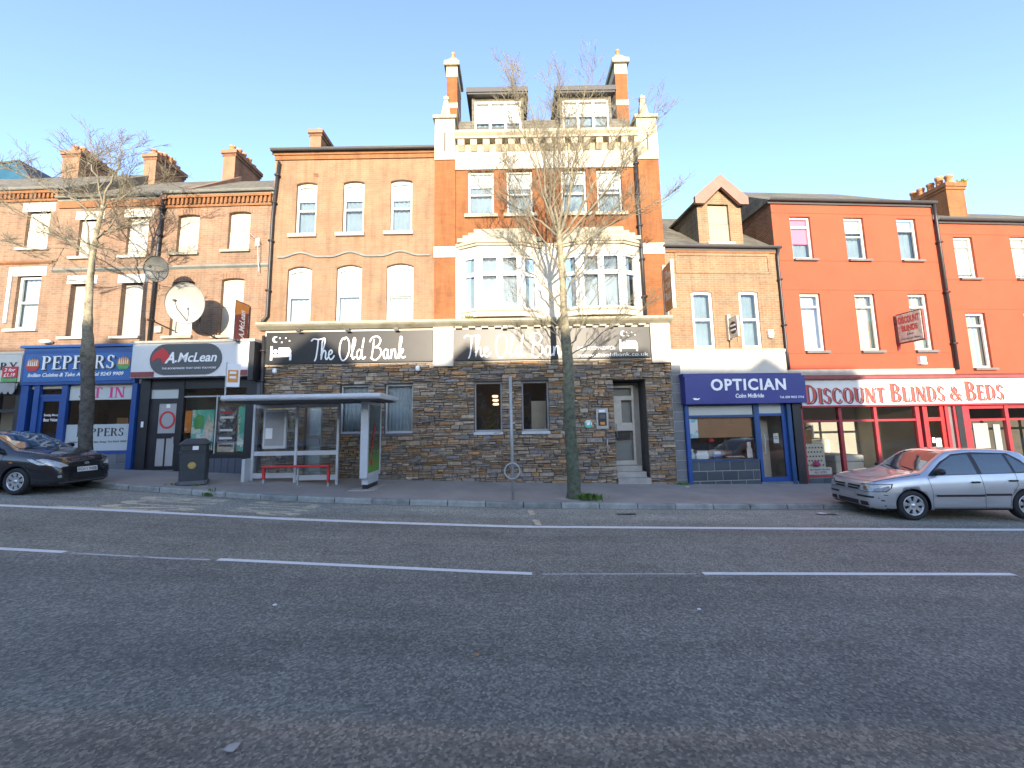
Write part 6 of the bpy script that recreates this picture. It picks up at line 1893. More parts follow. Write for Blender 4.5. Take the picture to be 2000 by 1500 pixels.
m = MB(); m.box(-4.4, -3.7, 12.35, 13.7, zq - .02, zq + .006); m.build('footing', 'concrete', S)
# bus stop flag on the shelter roof
F_ = thing('bus_stop_flag', FW, -7.4, 11.75, 2.86, 'white bus stop flag with orange print standing on the left end of the shelter roof', 'sign')
m = MB(); m.tube([(-7.42, 11.75, 2.86), (-7.42, 11.75, 3.72)], .02, 8); m.build('pole', 'galv', F_)
m = MB(); m.prism_z([(-7.4, 11.74), (-7.12, 11.83), (-7.125, 11.85), (-7.405, 11.76)], 3.08, 3.68); m.build('panel', 'paper', F_)
m = MB(); m.prism_z([(-7.372, 11.738), (-7.15, 11.81), (-7.152, 11.82), (-7.374, 11.748)], 3.2, 3.52); m.build('print', 'orange', F_)
m = MB()
for z_ in (3.42, 3.3):
    m.prism_z([(-7.33, 11.742), (-7.19, 11.787), (-7.192, 11.797), (-7.332, 11.752)], z_, z_ + .06)
m.build('print_lines', 'paper', F_)

# ================================================================== litter bin
bn = thing('litter_bin', FW, -8.56, 12.45, zp(-8.56, 12.45), 'black hooded litter bin with a gold crest near the kerb', 'litter bin')
bn.rotation_euler = (0, 0, R(28))
ORG[bn] = (0, 0, 0)
def oct_(s, c):
    return [(-s, -s + c), (-s + c, -s), (s - c, -s), (s, -s + c), (s, s - c), (s - c, s), (-s + c, s), (-s, s - c)]
def taper(m, p0, p1, z0, z1):
    n = len(m.v); c = len(p0)
    m.v += [(a, b, z0) for a, b in p0] + [(a, b, z1) for a, b in p1]
    m.f.append(tuple(n + i for i in reversed(range(c)))); m.f.append(tuple(n + c + i for i in range(c)))
    for i in range(c):
        j = (i + 1) % c
        m.f.append((n + i, n + j, n + c + j, n + c + i))
m = MB(); taper(m, oct_(.30, .05), oct_(.32, .06), .10, .82); m.build('body', 'bin', bn, bevel=.012)
m = MB(); taper(m, oct_(.33, .06), oct_(.33, .06), 0, .10); m.build('base', 'tile_mid', bn, bevel=.01)
m = MB(); taper(m, oct_(.335, .06), oct_(.335, .06), .82, .86); taper(m, oct_(.31, .06), oct_(.31, .06), .86, 1.03); m.build('collar', 'bin', bn, bevel=.008)
m = MB(); taper(m, oct_(.345, .07), oct_(.345, .07), 1.03, 1.07); taper(m, oct_(.345, .07), oct_(.2, .05), 1.07, 1.19); m.build('hood', 'bin', bn, bevel=.012)
for sgn, ax in ((-1, 'y'), (1, 'x')):
    m = MB(); g = MB(); c = MB()
    if ax == 'y':
        m.box(-.22, .22, -.318, -.308, .88, 1.01); g.box(-.03, .10, -.325, -.316, .9, 1.0); c.lathe([(.001, -.012), (.085, -.012), (.095, 0)], (-.02, -.318, .5), 18, 'y')
    else:
        m.box(.308, .318, -.22, .22, .88, 1.01); g.box(.316, .325, -.1, .02, .9, 1.0); c.lathe([(.001, .012), (.03, .012), (.035, 0)], (.317, 0, .6), 12, 'x')
    m.build('opening', 'letter_black', bn); g.build('sticker', 'paper', bn); c.build('crest', 'gold', bn)

# ================================================================== steel pole with ring
po = thing('steel_pole', FW, -.05, 11.72, zp(0, 11.72), 'slim grey steel pole with a ring near its foot, standing at the kerb', 'pole')
m = MB(); m.tube([(-.03, 11.72, zp(0, 11.72) - .05), (-.05, 11.72, 3.22)], .038, 12); m.build('pole', 'galv', po, True)
m = MB(); m.tube([(-.04 + .19 * math.cos(a), 11.68, .83 + .19 * math.sin(a)) for a in np.linspace(0, 2 * math.pi, 33)], .02, 8, False); m.build('ring', 'galv', po, True)

# ================================================================== weeds
def tuft(x0, y0, n, sx, sy, h, lab, mat='leaf'):
    m = MB()
    for i in range(n):
        bx_, by_ = x0 + rnd.gauss(0, sx), y0 + rnd.gauss(0, sy)
        z0 = zp(bx_, by_) if by_ > yk(bx_) else zr(bx_)
        an = rnd.uniform(0, 6.28); hh = h * rnd.uniform(.4, 1.1); ln = hh * rnd.uniform(.2, .8)
        w = Vector((-math.sin(an), math.cos(an), 0)) * .012
        p0, p1, p2 = Vector((bx_, by_, z0 - .01)), Vector((bx_ + ln * .4 * math.cos(an), by_ + ln * .4 * math.sin(an), z0 + hh * .7)), Vector((bx_ + ln * math.cos(an), by_ + ln * math.sin(an), z0 + hh))
        k0 = len(m.v)
        m.v += [tuple(p0 - w * .6), tuple(p0 + w * .6), tuple(p1 + w * 1.5), tuple(p1 - w * 1.5), tuple(p2)]
        m.f += [(k0, k0 + 1, k0 + 2, k0 + 3), (k0 + 3, k0 + 2, k0 + 4)]
    return single(m, 'weed_tuft', mat, FW, lab, 'weed')
tuft(1.85, 11.8, 260, .17, .07, .16, 'green weeds at the foot of the tree in front of the hotel')
tuft(5.2, 14.35, 60, .12, .05, .08, 'small weeds at the foot of the optician tiled pilaster')
tuft(-7.55, yk(-7.55) - .03, 50, .06, .02, .09, 'dark weed growing at the kerb below the litter bin')
tuft(-8.6, 12.2, 70, .2, .05, .05, 'low moss around the base of the litter bin', 'moss')
m = MB()
pts = [(1.53 + .55 * math.cos(t_) * rnd.uniform(.8, 1.1), 11.92 + .3 * math.sin(t_) * rnd.uniform(.8, 1.1)) for t_ in np.linspace(0, 2 * math.pi, 18)[:-1]]
m.poly([(a, b, zp(a, b) + .002) for a, b in pts]); tag(m.build('tree_pit', 'concrete'), kind='structure')

# ================================================================== bare trees
def branch(m, p, d, length, r, seg, n, up=.12, wob=.10):
    """wandering tapered shoot; returns its points"""
    pts, rad = [p.copy()], [r]
    for i in range(seg):
        d = (d + Vector((rnd.gauss(0, wob), rnd.gauss(0, wob), rnd.gauss(0, wob) * .6 + up))).normalized()
        p = p + d * (length / seg)
        pts.append(p.copy()); rad.append(max(.004, r * (1 - .82 * (i + 1) / seg)))
    m.tube(pts, rad, n, False)
    return pts, rad
def shoots(m, pts, rad, count, len_rng, level, lo=.25, spread=.9, up=.2, nmin=3):
    for c in range(count):
        t = lo + (1 - lo) * (c + rnd.random()) / count
        k_ = min(len(pts) - 2, int(t * (len(pts) - 1)))
        a, b = pts[k_], pts[k_ + 1]
        fr = t * (len(pts) - 1) - k_
        p = a.lerp(b, fr)
        d = (b - a).normalized()
        an = rnd.uniform(0, 6.28)
        side = Vector((math.cos(an), math.sin(an) * .7, rnd.uniform(-.2, .3)))
        dd = (d * rnd.uniform(.5, 1.1) + side * spread * rnd.uniform(.5, 1.1)).normalized()
        ln = rnd.uniform(*len_rng) * (1.1 - .5 * t)
        r0 = max((.0055, .008, .011)[level], rad[k_] * rnd.uniform(.4, .6))
        q, rr = branch(m, p, dd, ln, r0, 5 if level else 4, 4 if level > 1 else nmin, up)
        if level > 0:
            shoots(m, q, rr, rnd.choice((5, 6, 7)), (len_rng[0] * .42, len_rng[1] * .5), level - 1, .2, spread, up * .8)
def tree(name, label, base, trunk, limbs, bark, lvl=1, up=.16, twig=(.8, 1.7), cnt=7, spread=.75):
    t = thing(name, FW, base[0], base[1], base[2], label, 'tree')
    m = MB()
    zz_ = np.arange(trunk[0][0][2], trunk[-1][0][2], .09)
    tz = [q[0][2] for q in trunk]
    m.tube([(float(np.interp(z_, tz, [q[0][0] for q in trunk])) + .012 * math.sin(z_ * 2.3), float(np.interp(z_, tz, [q[0][1] for q in trunk])), float(z_)) for z_ in zz_], [float(np.interp(z_, tz, [q[1] for q in trunk])) for z_ in zz_], 18)
    lumps = [(rnd.uniform(tz[0] + .5, tz[-1] - .5), rnd.uniform(0, 6.28), rnd.uniform(.10, .28)) for _ in range(16)]
    # knots and slight swelling
    tr = m
    for i, v in enumerate(tr.v):
        c = Vector((np.interp(v[2], [q[0][2] for q in trunk], [q[0][0] for q in trunk]), np.interp(v[2], [q[0][2] for q in trunk], [q[0][1] for q in trunk]), v[2]))
        an = math.atan2(v[1] - c.y, v[0] - c.x)
        j = 1 + .035 * math.sin(an * 3 + v[2] * 1.7) + .03 * math.sin(an * 5 - v[2] * 3.1) + rnd.uniform(-.02, .02)
        for lz, la, lh in lumps:
            da = math.atan2(math.sin(an - la), math.cos(an - la))
            j += lh * math.exp(-((v[2] - lz) / .12) ** 2 - (da / .5) ** 2)
        tr.v[i] = tuple(c + (Vector(v) - c) * j)
    tr.build('trunk', bark, t, True)
    for ctrl, r0, c_ in limbs:
        m = MB()
        pts = [Vector(p) for p in cr(ctrl, 4)]
        pts = [pts[0]] + [p + Vector((rnd.gauss(0, .02), rnd.gauss(0, .03), rnd.gauss(0, .02))) for p in pts[1:]]
        rad = [max(.006, r0 * (1 - .85 * i / (len(pts) - 1))) for i in range(len(pts))]
        m.tube(pts, rad, 7, False)
        shoots(m, pts, rad, c_ if c_ else cnt, twig, lvl, .18, spread, up)
        m.build('limb', 'twig', t, True)
    return t
def P2(x_, z_, y_):
    return (x_, y_, z_)
Y1 = 11.95
def sm(pts, n=4):
    return pts
tr1 = [((1.52, Y1, .02), .21), ((1.52, Y1, .25), .175), ((1.50, Y1, .7), .16), ((1.49, Y1, 1.5), .152), ((1.49, Y1, 2.4), .15), ((1.48, Y1, 3.0), .142), ((1.46, Y1, 3.9), .136), ((1.44, Y1, 4.5), .125), ((1.43, Y1, 4.75), .10), ((1.42, Y1, 5.2), .092), ((1.39, Y1, 6.2), .082), ((1.35, Y1, 7.25), .072)]
lim1 = [
    ([(1.35, Y1, 7.15), (1.06, Y1 - .1, 8.05), (.97, Y1 - .2, 9.15), (.75, Y1 - .3, 10.2), (.5, Y1 - .4, 11.3)], .05, 10),
    ([(1.35, Y1, 7.2), (1.27, Y1 + .1, 8.1), (1.3, Y1 + .2, 9.3), (1.42, Y1 + .2, 10.4), (1.5, Y1 + .2, 11.6)], .048, 10),
    ([(1.36, Y1, 7.15), (1.62, Y1 - .1, 7.95), (1.78, Y1 - .2, 8.9), (2.05, Y1 - .1, 10.1), (2.2, Y1 - .2, 11.5)], .05, 10),
    ([(1.36, Y1, 7.0), (1.9, Y1 + .1, 7.75), (2.4, Y1 + .2, 8.7), (2.95, Y1 + .3, 9.8), (3.5, Y1 + .3, 10.8)], .045, 10),
    ([(1.34, Y1, 7.1), (.85, Y1 + .2, 7.6), (.2, Y1 + .3, 8.1), (-.75, Y1 + .4, 8.9)], .038, 9),
    ([(1.38, Y1, 6.35), (1.9, Y1 - .2, 6.8), (2.8, Y1 - .3, 7.3), (4.0, Y1 - .4, 7.85)], .034, 9),
    ([(1.39, Y1, 6.1), (1.02, Y1 - .2, 6.7), (.6, Y1 - .3, 7.5), (.2, Y1 - .4, 8.7)], .034, 9),
    ([(1.42, Y1, 5.3), (1.75, Y1 + .1, 5.95), (2.2, Y1 + .2, 6.7), (2.75, Y1 + .3, 7.9)], .034, 9),
    ([(1.41, Y1, 5.0), (1.1, Y1 + .1, 5.5), (.7, Y1 + .2, 6.0), (.1, Y1 + .3, 6.5)], .022, 5),
    ([(1.36, Y1, 7.2), (1.5, Y1 + .3, 8.2), (1.75, Y1 + .6, 9.6), (1.75, Y1 + .7, 11.2)], .04, 10),
    ([(1.35, Y1, 7.1), (.9, Y1 - .4, 8.2), (.5, Y1 - .8, 9.4), (.2, Y1 - .9, 10.7)], .036, 10),
    ([(1.38, Y1, 6.9), (2.1, Y1 - .4, 7.6), (2.9, Y1 - .7, 8.6), (3.9, Y1 - .8, 9.9)], .036, 10),
    ([(1.46, Y1, 3.85), (1.75, Y1 - .05, 4.3), (2.05, Y1 - .1, 4.95), (2.35, Y1 - .1, 5.7)], .022, 5),
    ([(1.46, Y1, 3.75), (2.05, Y1 - .1, 4.05), (2.5, Y1 - .15, 4.45), (3.1, Y1 - .2, 4.75)], .02, 5),
    ([(1.45, Y1, 3.9), (1.15, Y1 - .1, 4.4), (.85, Y1 - .1, 4.9)], .014, 4)]
tree('street_tree', 'tall bare street tree with a pale forked crown in front of the hotel', (1.52, Y1, .1), tr1, lim1, 'bark1', 2, .11, (.95, 1.95), 8, .78)
Y2 = 12.6
tr2 = [((-11.62, Y2, .55), .19), ((-11.64, Y2, 1.2), .155), ((-11.74, Y2, 2.6), .15), ((-11.84, Y2, 3.6), .148), ((-11.86, Y2, 4.05), .165), ((-11.9, Y2, 4.35), .14), ((-11.97, Y2, 5.1), .10), ((-12.05, Y2, 6.1), .085), ((-12.05, Y2, 6.8), .075), ((-12.0, Y2, 7.6), .06), ((-11.9, Y2, 8.6), .048)]
lim2 = [
    ([(-12.06, Y2, 6.8), (-12.3, Y2 - .1, 7.2), (-13.1, Y2 - .2, 7.75), (-14.0, Y2 - .3, 8.3), (-14.9, Y2 - .4, 8.8)], .04, 9),
    ([(-12.06, Y2, 6.9), (-12.35, Y2 + .1, 7.6), (-12.6, Y2 + .2, 8.4), (-13.3, Y2 + .3, 9.2), (-14.2, Y2 + .3, 9.6)], .035, 8),
    ([(-11.95, Y2, 8.3), (-12.0, Y2, 9.0), (-12.35, Y2, 9.8), (-12.45, Y2, 9.9), (-12.35, Y2, 10.4)], .034, 8),
    ([(-11.9, Y2, 8.5), (-11.75, Y2, 9.3), (-11.55, Y2, 9.9), (-11.55, Y2, 10.0), (-11.4, Y2, 10.3)], .034, 8),
    ([(-12.0, Y2, 7.35), (-11.7, Y2 - .1, 7.7), (-11.2, Y2 - .2, 7.75), (-10.5, Y2 - .3, 8.0)], .028, 7),
    ([(-11.92, Y2, 8.4), (-11.55, Y2 + .1, 8.8), (-11.0, Y2 + .2, 9.2), (-10.2, Y2 + .2, 9.4)], .026, 7),
    ([(-11.95, Y2, 8.1), (-12.5, Y2 - .3, 8.6), (-13.2, Y2 - .5, 8.9), (-13.9, Y2 - .6, 9.4)], .028, 8),
    ([(-12.05, Y2, 7.0), (-12.6, Y2 - .2, 7.2), (-13.3, Y2 - .3, 7.1), (-14.2, Y2 - .3, 7.4)], .024, 6),
    ([(-12.0, Y2, 7.5), (-11.8, Y2 + .3, 8.2), (-11.9, Y2 + .5, 9.0), (-11.7, Y2 + .6, 9.8)], .026, 8),
    ([(-12.02, Y2, 7.2), (-11.5, Y2 - .2, 7.1), (-11.0, Y2 - .3, 7.0), (-10.4, Y2 - .3, 6.7)], .016, 5),
    ([(-11.95, Y2, 8.0), (-12.3, Y2 + .3, 8.7), (-12.9, Y2 + .5, 9.3), (-13.0, Y2 + .5, 10.1)], .024, 8)]
tree('street_tree', 'smaller bare street tree with a rough trunk in front of the blue takeaway', (-11.6, Y2, .6), tr2, lim2, 'bark2', 2, .02, (.75, 1.5), 8, .95)

# ================================================================== cars
def carpaint(name, col, metallic, rough=.3):
    m, nt, b = _nodes(name)
    b.inputs['Base Color'].default_value = (*col, 1)
    b.inputs['Metallic'].default_value = metallic
    b.inputs['Roughness'].default_value = rough
    b.inputs['Coat Weight'].default_value = 1.0
    b.inputs['Coat Roughness'].default_value = .03
    v = _coord(nt)
    n = _noise(nt, v, 3, 6)
    r = _ramp(nt, n.outputs[0], [(.3, (rough * .8,) * 3), (.75, (rough * 1.35,) * 3)])
    nt.links.new(r.outputs[0], b.inputs['Roughness'])
    return m
M['car_silver'] = carpaint('silver_car_paint', (.50, .515, .53), .75, .36)
M['car_black'] = carpaint('black_car_paint', (.008, .010, .014), .0, .22)
M['car_glass'] = pmat('car_glass', (.045, .075, .088), .03, .1, 2, spec=.9, coat=.6)
M['car_trim'] = pmat('black_car_plastic', (.014, .014, .015), .5, .1, 4)
M['tyre'] = pmat('tyre_rubber', (.018, .018, .019), .8, .2, 8)
M['alloy'] = pmat('alloy_wheel', (.55, .56, .56), .3, .06, 4, metallic=.75)
M['lamp_lens'] = pmat('headlamp_lens', (.30, .33, .34), .06, .35, 18, spec=.8, coat=.8)
M['chrome'] = pmat('chrome_reflector', (.75, .76, .77), .08, .05, 6, metallic=1.0)
M['plate'] = pmat('number_plate', (.68, .68, .66), .4, .04, 4)
M['scuff'] = pmat('bare_scuffed_plastic', (.03, .03, .03), .8, .3, 9)

def fillpoly(poly, cuts=3):
    bm = bmesh.new()
    vs = [bm.verts.new((p[0], p[1], 0)) for p in poly]
    f = bm.faces.new(vs)
    bmesh.ops.triangulate(bm, faces=[f])
    for _ in range(cuts):
        bmesh.ops.subdivide_edges(bm, edges=bm.edges[:], cuts=1, use_grid_fill=True)
    bmesh.ops.triangulate(bm, faces=bm.faces[:])
    bm.verts.index_update()
    v = [(p.co.x, p.co.y) for p in bm.verts]
    q = [tuple(w.index for w in g_.verts) for g_ in bm.faces]
    bm.free()
    return v, q

def car(name, label, loc, yaw, paint, P, near):
    """hatchback; x forward from the front axle, y left; near = +1 or -1 tells which side faces the street"""
    t = thing(name, FW, *loc, label, 'car')
    t.rotation_euler = (0, R(P.get('pitch', 0)), yaw)
    ORG[t] = (0, 0, 0)
    xs_ = np.concatenate([np.linspace(P['front'], P['front'] - .45, 16), np.linspace(P['front'] - .5, P['rear'] + .4, 64), np.linspace(P['rear'] + .36, P['rear'], 12)])
    I = lambda key, x_: float(np.interp(-x_, [-q[0] for q in P[key]], [q[1] for q in P[key]]))
    m = MB(); rings = []
    for x_ in xs_:
        zt, zb_, w, wr, zo = I('top', x_), I('belt', x_), I('w', x_), I('wr', x_), I('bot', x_)
        zb_ = min(zb_, zt - .015)
        h = zb_ - zo
        half = [(w * .86, zo), (w * .955, zo + .03), (w * .985, zo + .10 * h), (w * .99, zo + .28 * h), (w, zo + .45 * h), (w * .998, zo + .62 * h), (w * .99, zo + .78 * h), (w * .972, zo + .9 * h), (w * .945, zb_)]
        gz = zt - zb_
        wb = w * .945
        for fz, fy in ((.12, .10), (.3, .26), (.5, .45), (.68, .64), (.82, .81), (.91, .93), (.96, 1.02)):
            half.append((wb + (wr - wb) * fy, zb_ + gz * fz))
        half += [(wr * .85, zb_ + gz * .985), (wr * .6, zt - gz * .006), (wr * .3, zt - gz * .001), (0, zt)]
        ring = [(x_, y_, z_) for y_, z_ in half] + [(x_, -y_, z_) for y_, z_ in reversed(half[:-1])]
        rings.append(len(m.v)); m.v += ring
    n = len(half) * 2 - 1
    for a, b in zip(rings, rings[1:]):
        for j in range(n):
            q = (j + 1) % n
            m.f.append((a + j, a + q, b + q, b + j))
    m.f.append(tuple(rings[0] + j for j in reversed(range(n)))); m.f.append(tuple(rings[-1] + j for j in range(n)))
    body = m.build('body', paint, t, True)
    bm = bmesh.new(); bm.from_mesh(body.data); bmesh.ops.recalc_face_normals(bm, faces=bm.faces[:]); bm.to_mesh(body.data)
    bvh = BVHTree.FromBMesh(bm); bm.free()
    cutters = []
    for ax in (0, P['wb']):
        for sy in (-1, 1):
            g_ = MB(); ra = P['arch']
            g_.lathe([(.0005, 0), (ra, 0), (ra, .5), (.0005, .5)], (ax, sy * .58 if sy > 0 else -1.08, P['r']), 40, 'y')
            c_ = g_.build('cut', 'car_trim'); c_.parent = t
            b2 = bmesh.new(); b2.from_mesh(c_.data); bmesh.ops.remove_doubles(b2, verts=b2.verts[:], dist=.002); bmesh.ops.recalc_face_normals(b2, faces=b2.faces[:]); b2.to_mesh(c_.data); b2.free()
            md = body.modifiers.new('arch', 'BOOLEAN'); md.operation = 'DIFFERENCE'; md.object = c_; md.solver = 'EXACT'
            cutters.append(c_)
    bpy.context.view_layer.update()
    dg = bpy.context.evaluated_depsgraph_get()
    me = bpy.data.meshes.new_from_object(body.evaluated_get(dg))
    body.modifiers.clear(); body.data = me
    for c_ in cutters:
        bpy.data.objects.remove(c_)
    # inner arch liners are dark
    me.materials.append(M['car_trim'])
    for p in me.polygons:
        c = p.center
        for ax in (0, P['wb']):
            if abs(math.hypot(c.x - ax, c.z - P['r']) - P['arch']) < .03 and abs(c.y) < P['ymax'] - .012 and abs(p.normal.y) < .5:
                p.material_index = 1
        if c.z < .24 and p.normal.z < -.5:
            p.material_index = 1
    def patch(nm, poly, axis, mat, off=.004, cuts=3, par=None, side=None):
        """surface piece laid on the body: outline given in side view (x, z) or front view (y, z)"""
        v, q = fillpoly(poly, cuts)
        g_ = MB()
        for a, b in v:
            if axis == 'side':
                s_ = side if side else near
                o, d = Vector((a, s_ * 2, b)), Vector((0, -s_, 0))
            elif axis == 'front':
                o, d = Vector((3, a, b)), Vector((-1, 0, 0))
            else:
                o, d = Vector((a, b, 3)), Vector((0, 0, -1))
            hit, nrm, _, _ = bvh.ray_cast(o, d)
            if hit is None:
                hit, nrm, _, _ = bvh.find_nearest(o + d * (2.3 if axis == 'front' else 1.2))
            g_.v.append(tuple(hit + nrm * off))
        g_.f = q
        ob = g_.build(nm, mat, par or t, True)
        b3 = bmesh.new(); b3.from_mesh(ob.data); bmesh.ops.recalc_face_normals(b3, faces=b3.faces[:])
        c = sum((f_.normal * f_.calc_area() for f_ in b3.faces), Vector())
        ref = Vector((0, side if side else near, 0)) if axis == 'side' else Vector((1, 0, .2)) if axis == 'front' else Vector((0, 0, 1))
        if c.dot(ref) < 0:
            bmesh.ops.reverse_faces(b3, faces=b3.faces[:])
        b3.to_mesh(ob.data); b3.free()
        return ob
    for sd in (near, -near):
        for poly in P['side_glass']:
            patch('side_window', poly, 'side', 'car_glass', .005, 3, None, sd)
    for poly in P['side_black']:
        patch('window_surround', poly, 'side', 'car_trim', .0025, 3)
    patch('windscreen', P['screen'], 'front', 'car_glass', .005, 4)
    for nm, poly, mat, off in P['front_patches']:
        patch(nm, poly, 'front', mat, off, 3)
    for nm, poly, mat, off in P['side_patches']:
        patch(nm, poly, 'side', mat, off, 2)
    # door shut lines
    for line in P['shut']:
        for a, b in zip(line, line[1:]):
            w_ = .004
            d_ = Vector((b[0] - a[0], b[1] - a[1])).normalized(); nn = Vector((-d_.y, d_.x)) * w_
            patch('shut_line', [(a[0] - nn.x, a[1] - nn.y), (b[0] - nn.x, b[1] - nn.y), (b[0] + nn.x, b[1] + nn.y), (a[0] + nn.x, a[1] + nn.y)], 'side', 'car_trim', .003, 3)
    for line in P.get('top_lines', ()):
        for sg in (1, -1):
            for a, b in zip(line, line[1:]):
                d_ = Vector((b[0] - a[0], b[1] - a[1])).normalized(); nn = Vector((-d_.y, d_.x)) * .0045
                patch('bonnet_line', [(a[0] - nn.x, sg * (a[1] - nn.y)), (b[0] - nn.x, sg * (b[1] - nn.y)), (b[0] + nn.x, sg * (b[1] + nn.y)), (a[0] + nn.x, sg * (a[1] + nn.y))][::sg], 'top', 'car_trim', .003, 3)
    def surf(x_, z_, s_=near):
        h_, nrm, _, _ = bvh.ray_cast(Vector((x_, s_ * 2, z_)), Vector((0, -s_, 0)))
        return h_ if h_ else Vector((x_, s_ * .85, z_))
    for hx, hz in P['handles']:
        p = surf(hx, hz)
        g_ = MB(); g_.box(hx - .085, hx + .085, min(p.y, p.y + near * .035), max(p.y, p.y + near * .035), hz - .018, hz + .018); g_.build('door_handle', 'car_trim', t, bevel=.012)
    for a, b, z0, z1 in P['strips']:
        g_ = MB()
        for i in range(8):
            xa, xb = a + (b - a) * i / 8, a + (b - a) * (i + 1) / 8
            pa, pb = surf(xa, (z0 + z1) / 2), surf(xb, (z0 + z1) / 2)
            g_.v += [(xa, pa.y + near * .014, z0), (xb, pb.y + near * .014, z0), (xb, pb.y + near * .014, z1), (xa, pa.y + near * .014, z1), (xa, pa.y - near * .01, z0), (xb, pb.y - near * .01, z0), (xb, pb.y - near * .01, z1), (xa, pa.y - near * .01, z1)]
            k0 = len(g_.v) - 8
            g_.f += [(k0, k0 + 1, k0 + 2, k0 + 3), (k0 + 3, k0 + 2, k0 + 6, k0 + 7), (k0 + 1, k0, k0 + 4, k0 + 5)]
        g_.build('rubbing_strip', 'car_trim', t)
    # mirrors
    mx, mz = P['mirror']
    for s_ in (near, -near):
        p = surf(mx, mz - .06, s_)
        g_ = MB()
        c = Vector((mx, p.y + s_ * .11, mz))
        rings_ = []
        for i, (k0, ry) in enumerate(((-1, .02), (-.8, .62), (-.4, .92), (.1, 1), (.6, .9), (.9, .6), (1, .05))):
            b0 = len(g_.v); rings_.append(b0)
            for j in range(12):
                an = 2 * math.pi * j / 12
                g_.v.append((c.x + .075 * ry * math.cos(an), c.y + .115 * k0, c.z + .07 * ry * math.sin(an)))
        for a_, b_ in zip(rings_, rings_[1:]):
            for j in range(12):
                g_.f.append((a_ + j, a_ + (j + 1) % 12, b_ + (j + 1) % 12, b_ + j))
        mi = g_.build('door_mirror', 'car_trim' if paint == 'car_silver' else paint, t, True)
        g_ = MB(); g_.tube([(mx, p.y - s_ * .02, mz - .07), (mx, c.y, mz - .03)], .025, 8); g_.build('mirror_arm', 'car_trim', mi)
    # wheels
    for ax in (0, P['wb']):
        for s_ in (1, -1):
            r_ = P['r']; yo = s_ * (P['ymax'] - .02)
            w_ = MB()
            w_.lathe([(r_ * .66, -.01 * s_), (r_ * .80, .012 * s_), (r_ * .93, .002 * s_), (r_ * .985, -.022 * s_), (r_, -.05 * s_), (r_, -.15 * s_), (r_ * .96, -.185 * s_), (r_ * .66, -.19 * s_)], (ax, yo, r_), 40, 'y')
            wh = w_.build('wheel', 'tyre', t, True)
            g_ = MB(); g_.lathe([(r_ * .66, -.012 * s_), (r_ * .675, .004 * s_), (r_ * .61, .002 * s_), (r_ * .58, -.05 * s_), (r_ * .6, -.16 * s_)], (ax, yo, r_), 40, 'y'); g_.build('rim', 'alloy', wh, True)
            g_ = MB(); g_.lathe([(.001, -.075 * s_), (r_ * .6, -.08 * s_)], (ax, yo, r_), 24, 'y'); g_.build('brake_disc', 'scuff', wh)
            sp = MB(); ns = P['spokes']
            for i in range(ns):
                an = 2 * math.pi * i / ns + .2
                e1, e2 = Vector((math.cos(an), math.sin(an))), Vector((-math.sin(an), math.cos(an)))
                pr = [(r_ * .12, .038), (r_ * .35, .03), (r_ * .62, .05)]
                for (ra, wa), (rb, wb_) in zip(pr, pr[1:]):
                    k0 = len(sp.v)
                    for (rr, ww, dy) in ((ra, wa, -.012), (rb, wb_, -.006)):
                        for sg in (-1, 1):
                            q = e1 * rr + e2 * ww * sg
                            sp.v.append((ax + q.x, yo + dy * s_, r_ + q.y)); sp.v.append((ax + q.x, yo + (dy - .03) * s_, r_ + q.y))
                    sp.f += [(k0, k0 + 4, k0 + 6, k0 + 2), (k0, k0 + 1, k0 + 5, k0 + 4), (k0 + 2, k0 + 6, k0 + 7, k0 + 3)]
            sp.build('spokes', 'alloy', wh)
            g_ = MB(); g_.lathe([(.001, .002 * s_), (r_ * .13, 0), (r_ * .17, -.02 * s_), (r_ * .18, -.06 * s_)], (ax, yo, r_), 18, 'y'); g_.build('hub_cap', 'alloy', wh, True)
    # wipers
    for y0 in (-.05, .45):
        g_ = MB(); pts = []
        for i in range(6):
            yy = y0 * near + near * -.42 * i / 5; zz = P['cowl'] + .04 + .05 * i / 5
            h_, nrm, _, _ = bvh.ray_cast(Vector((3, yy, zz)), Vector((-1, 0, 0)))
            if h_: pts.append(tuple(h_ + nrm * .018))
        g_.tube(pts, .007, 6); g_.build('wiper', 'car_trim', t)
    return t, bvh

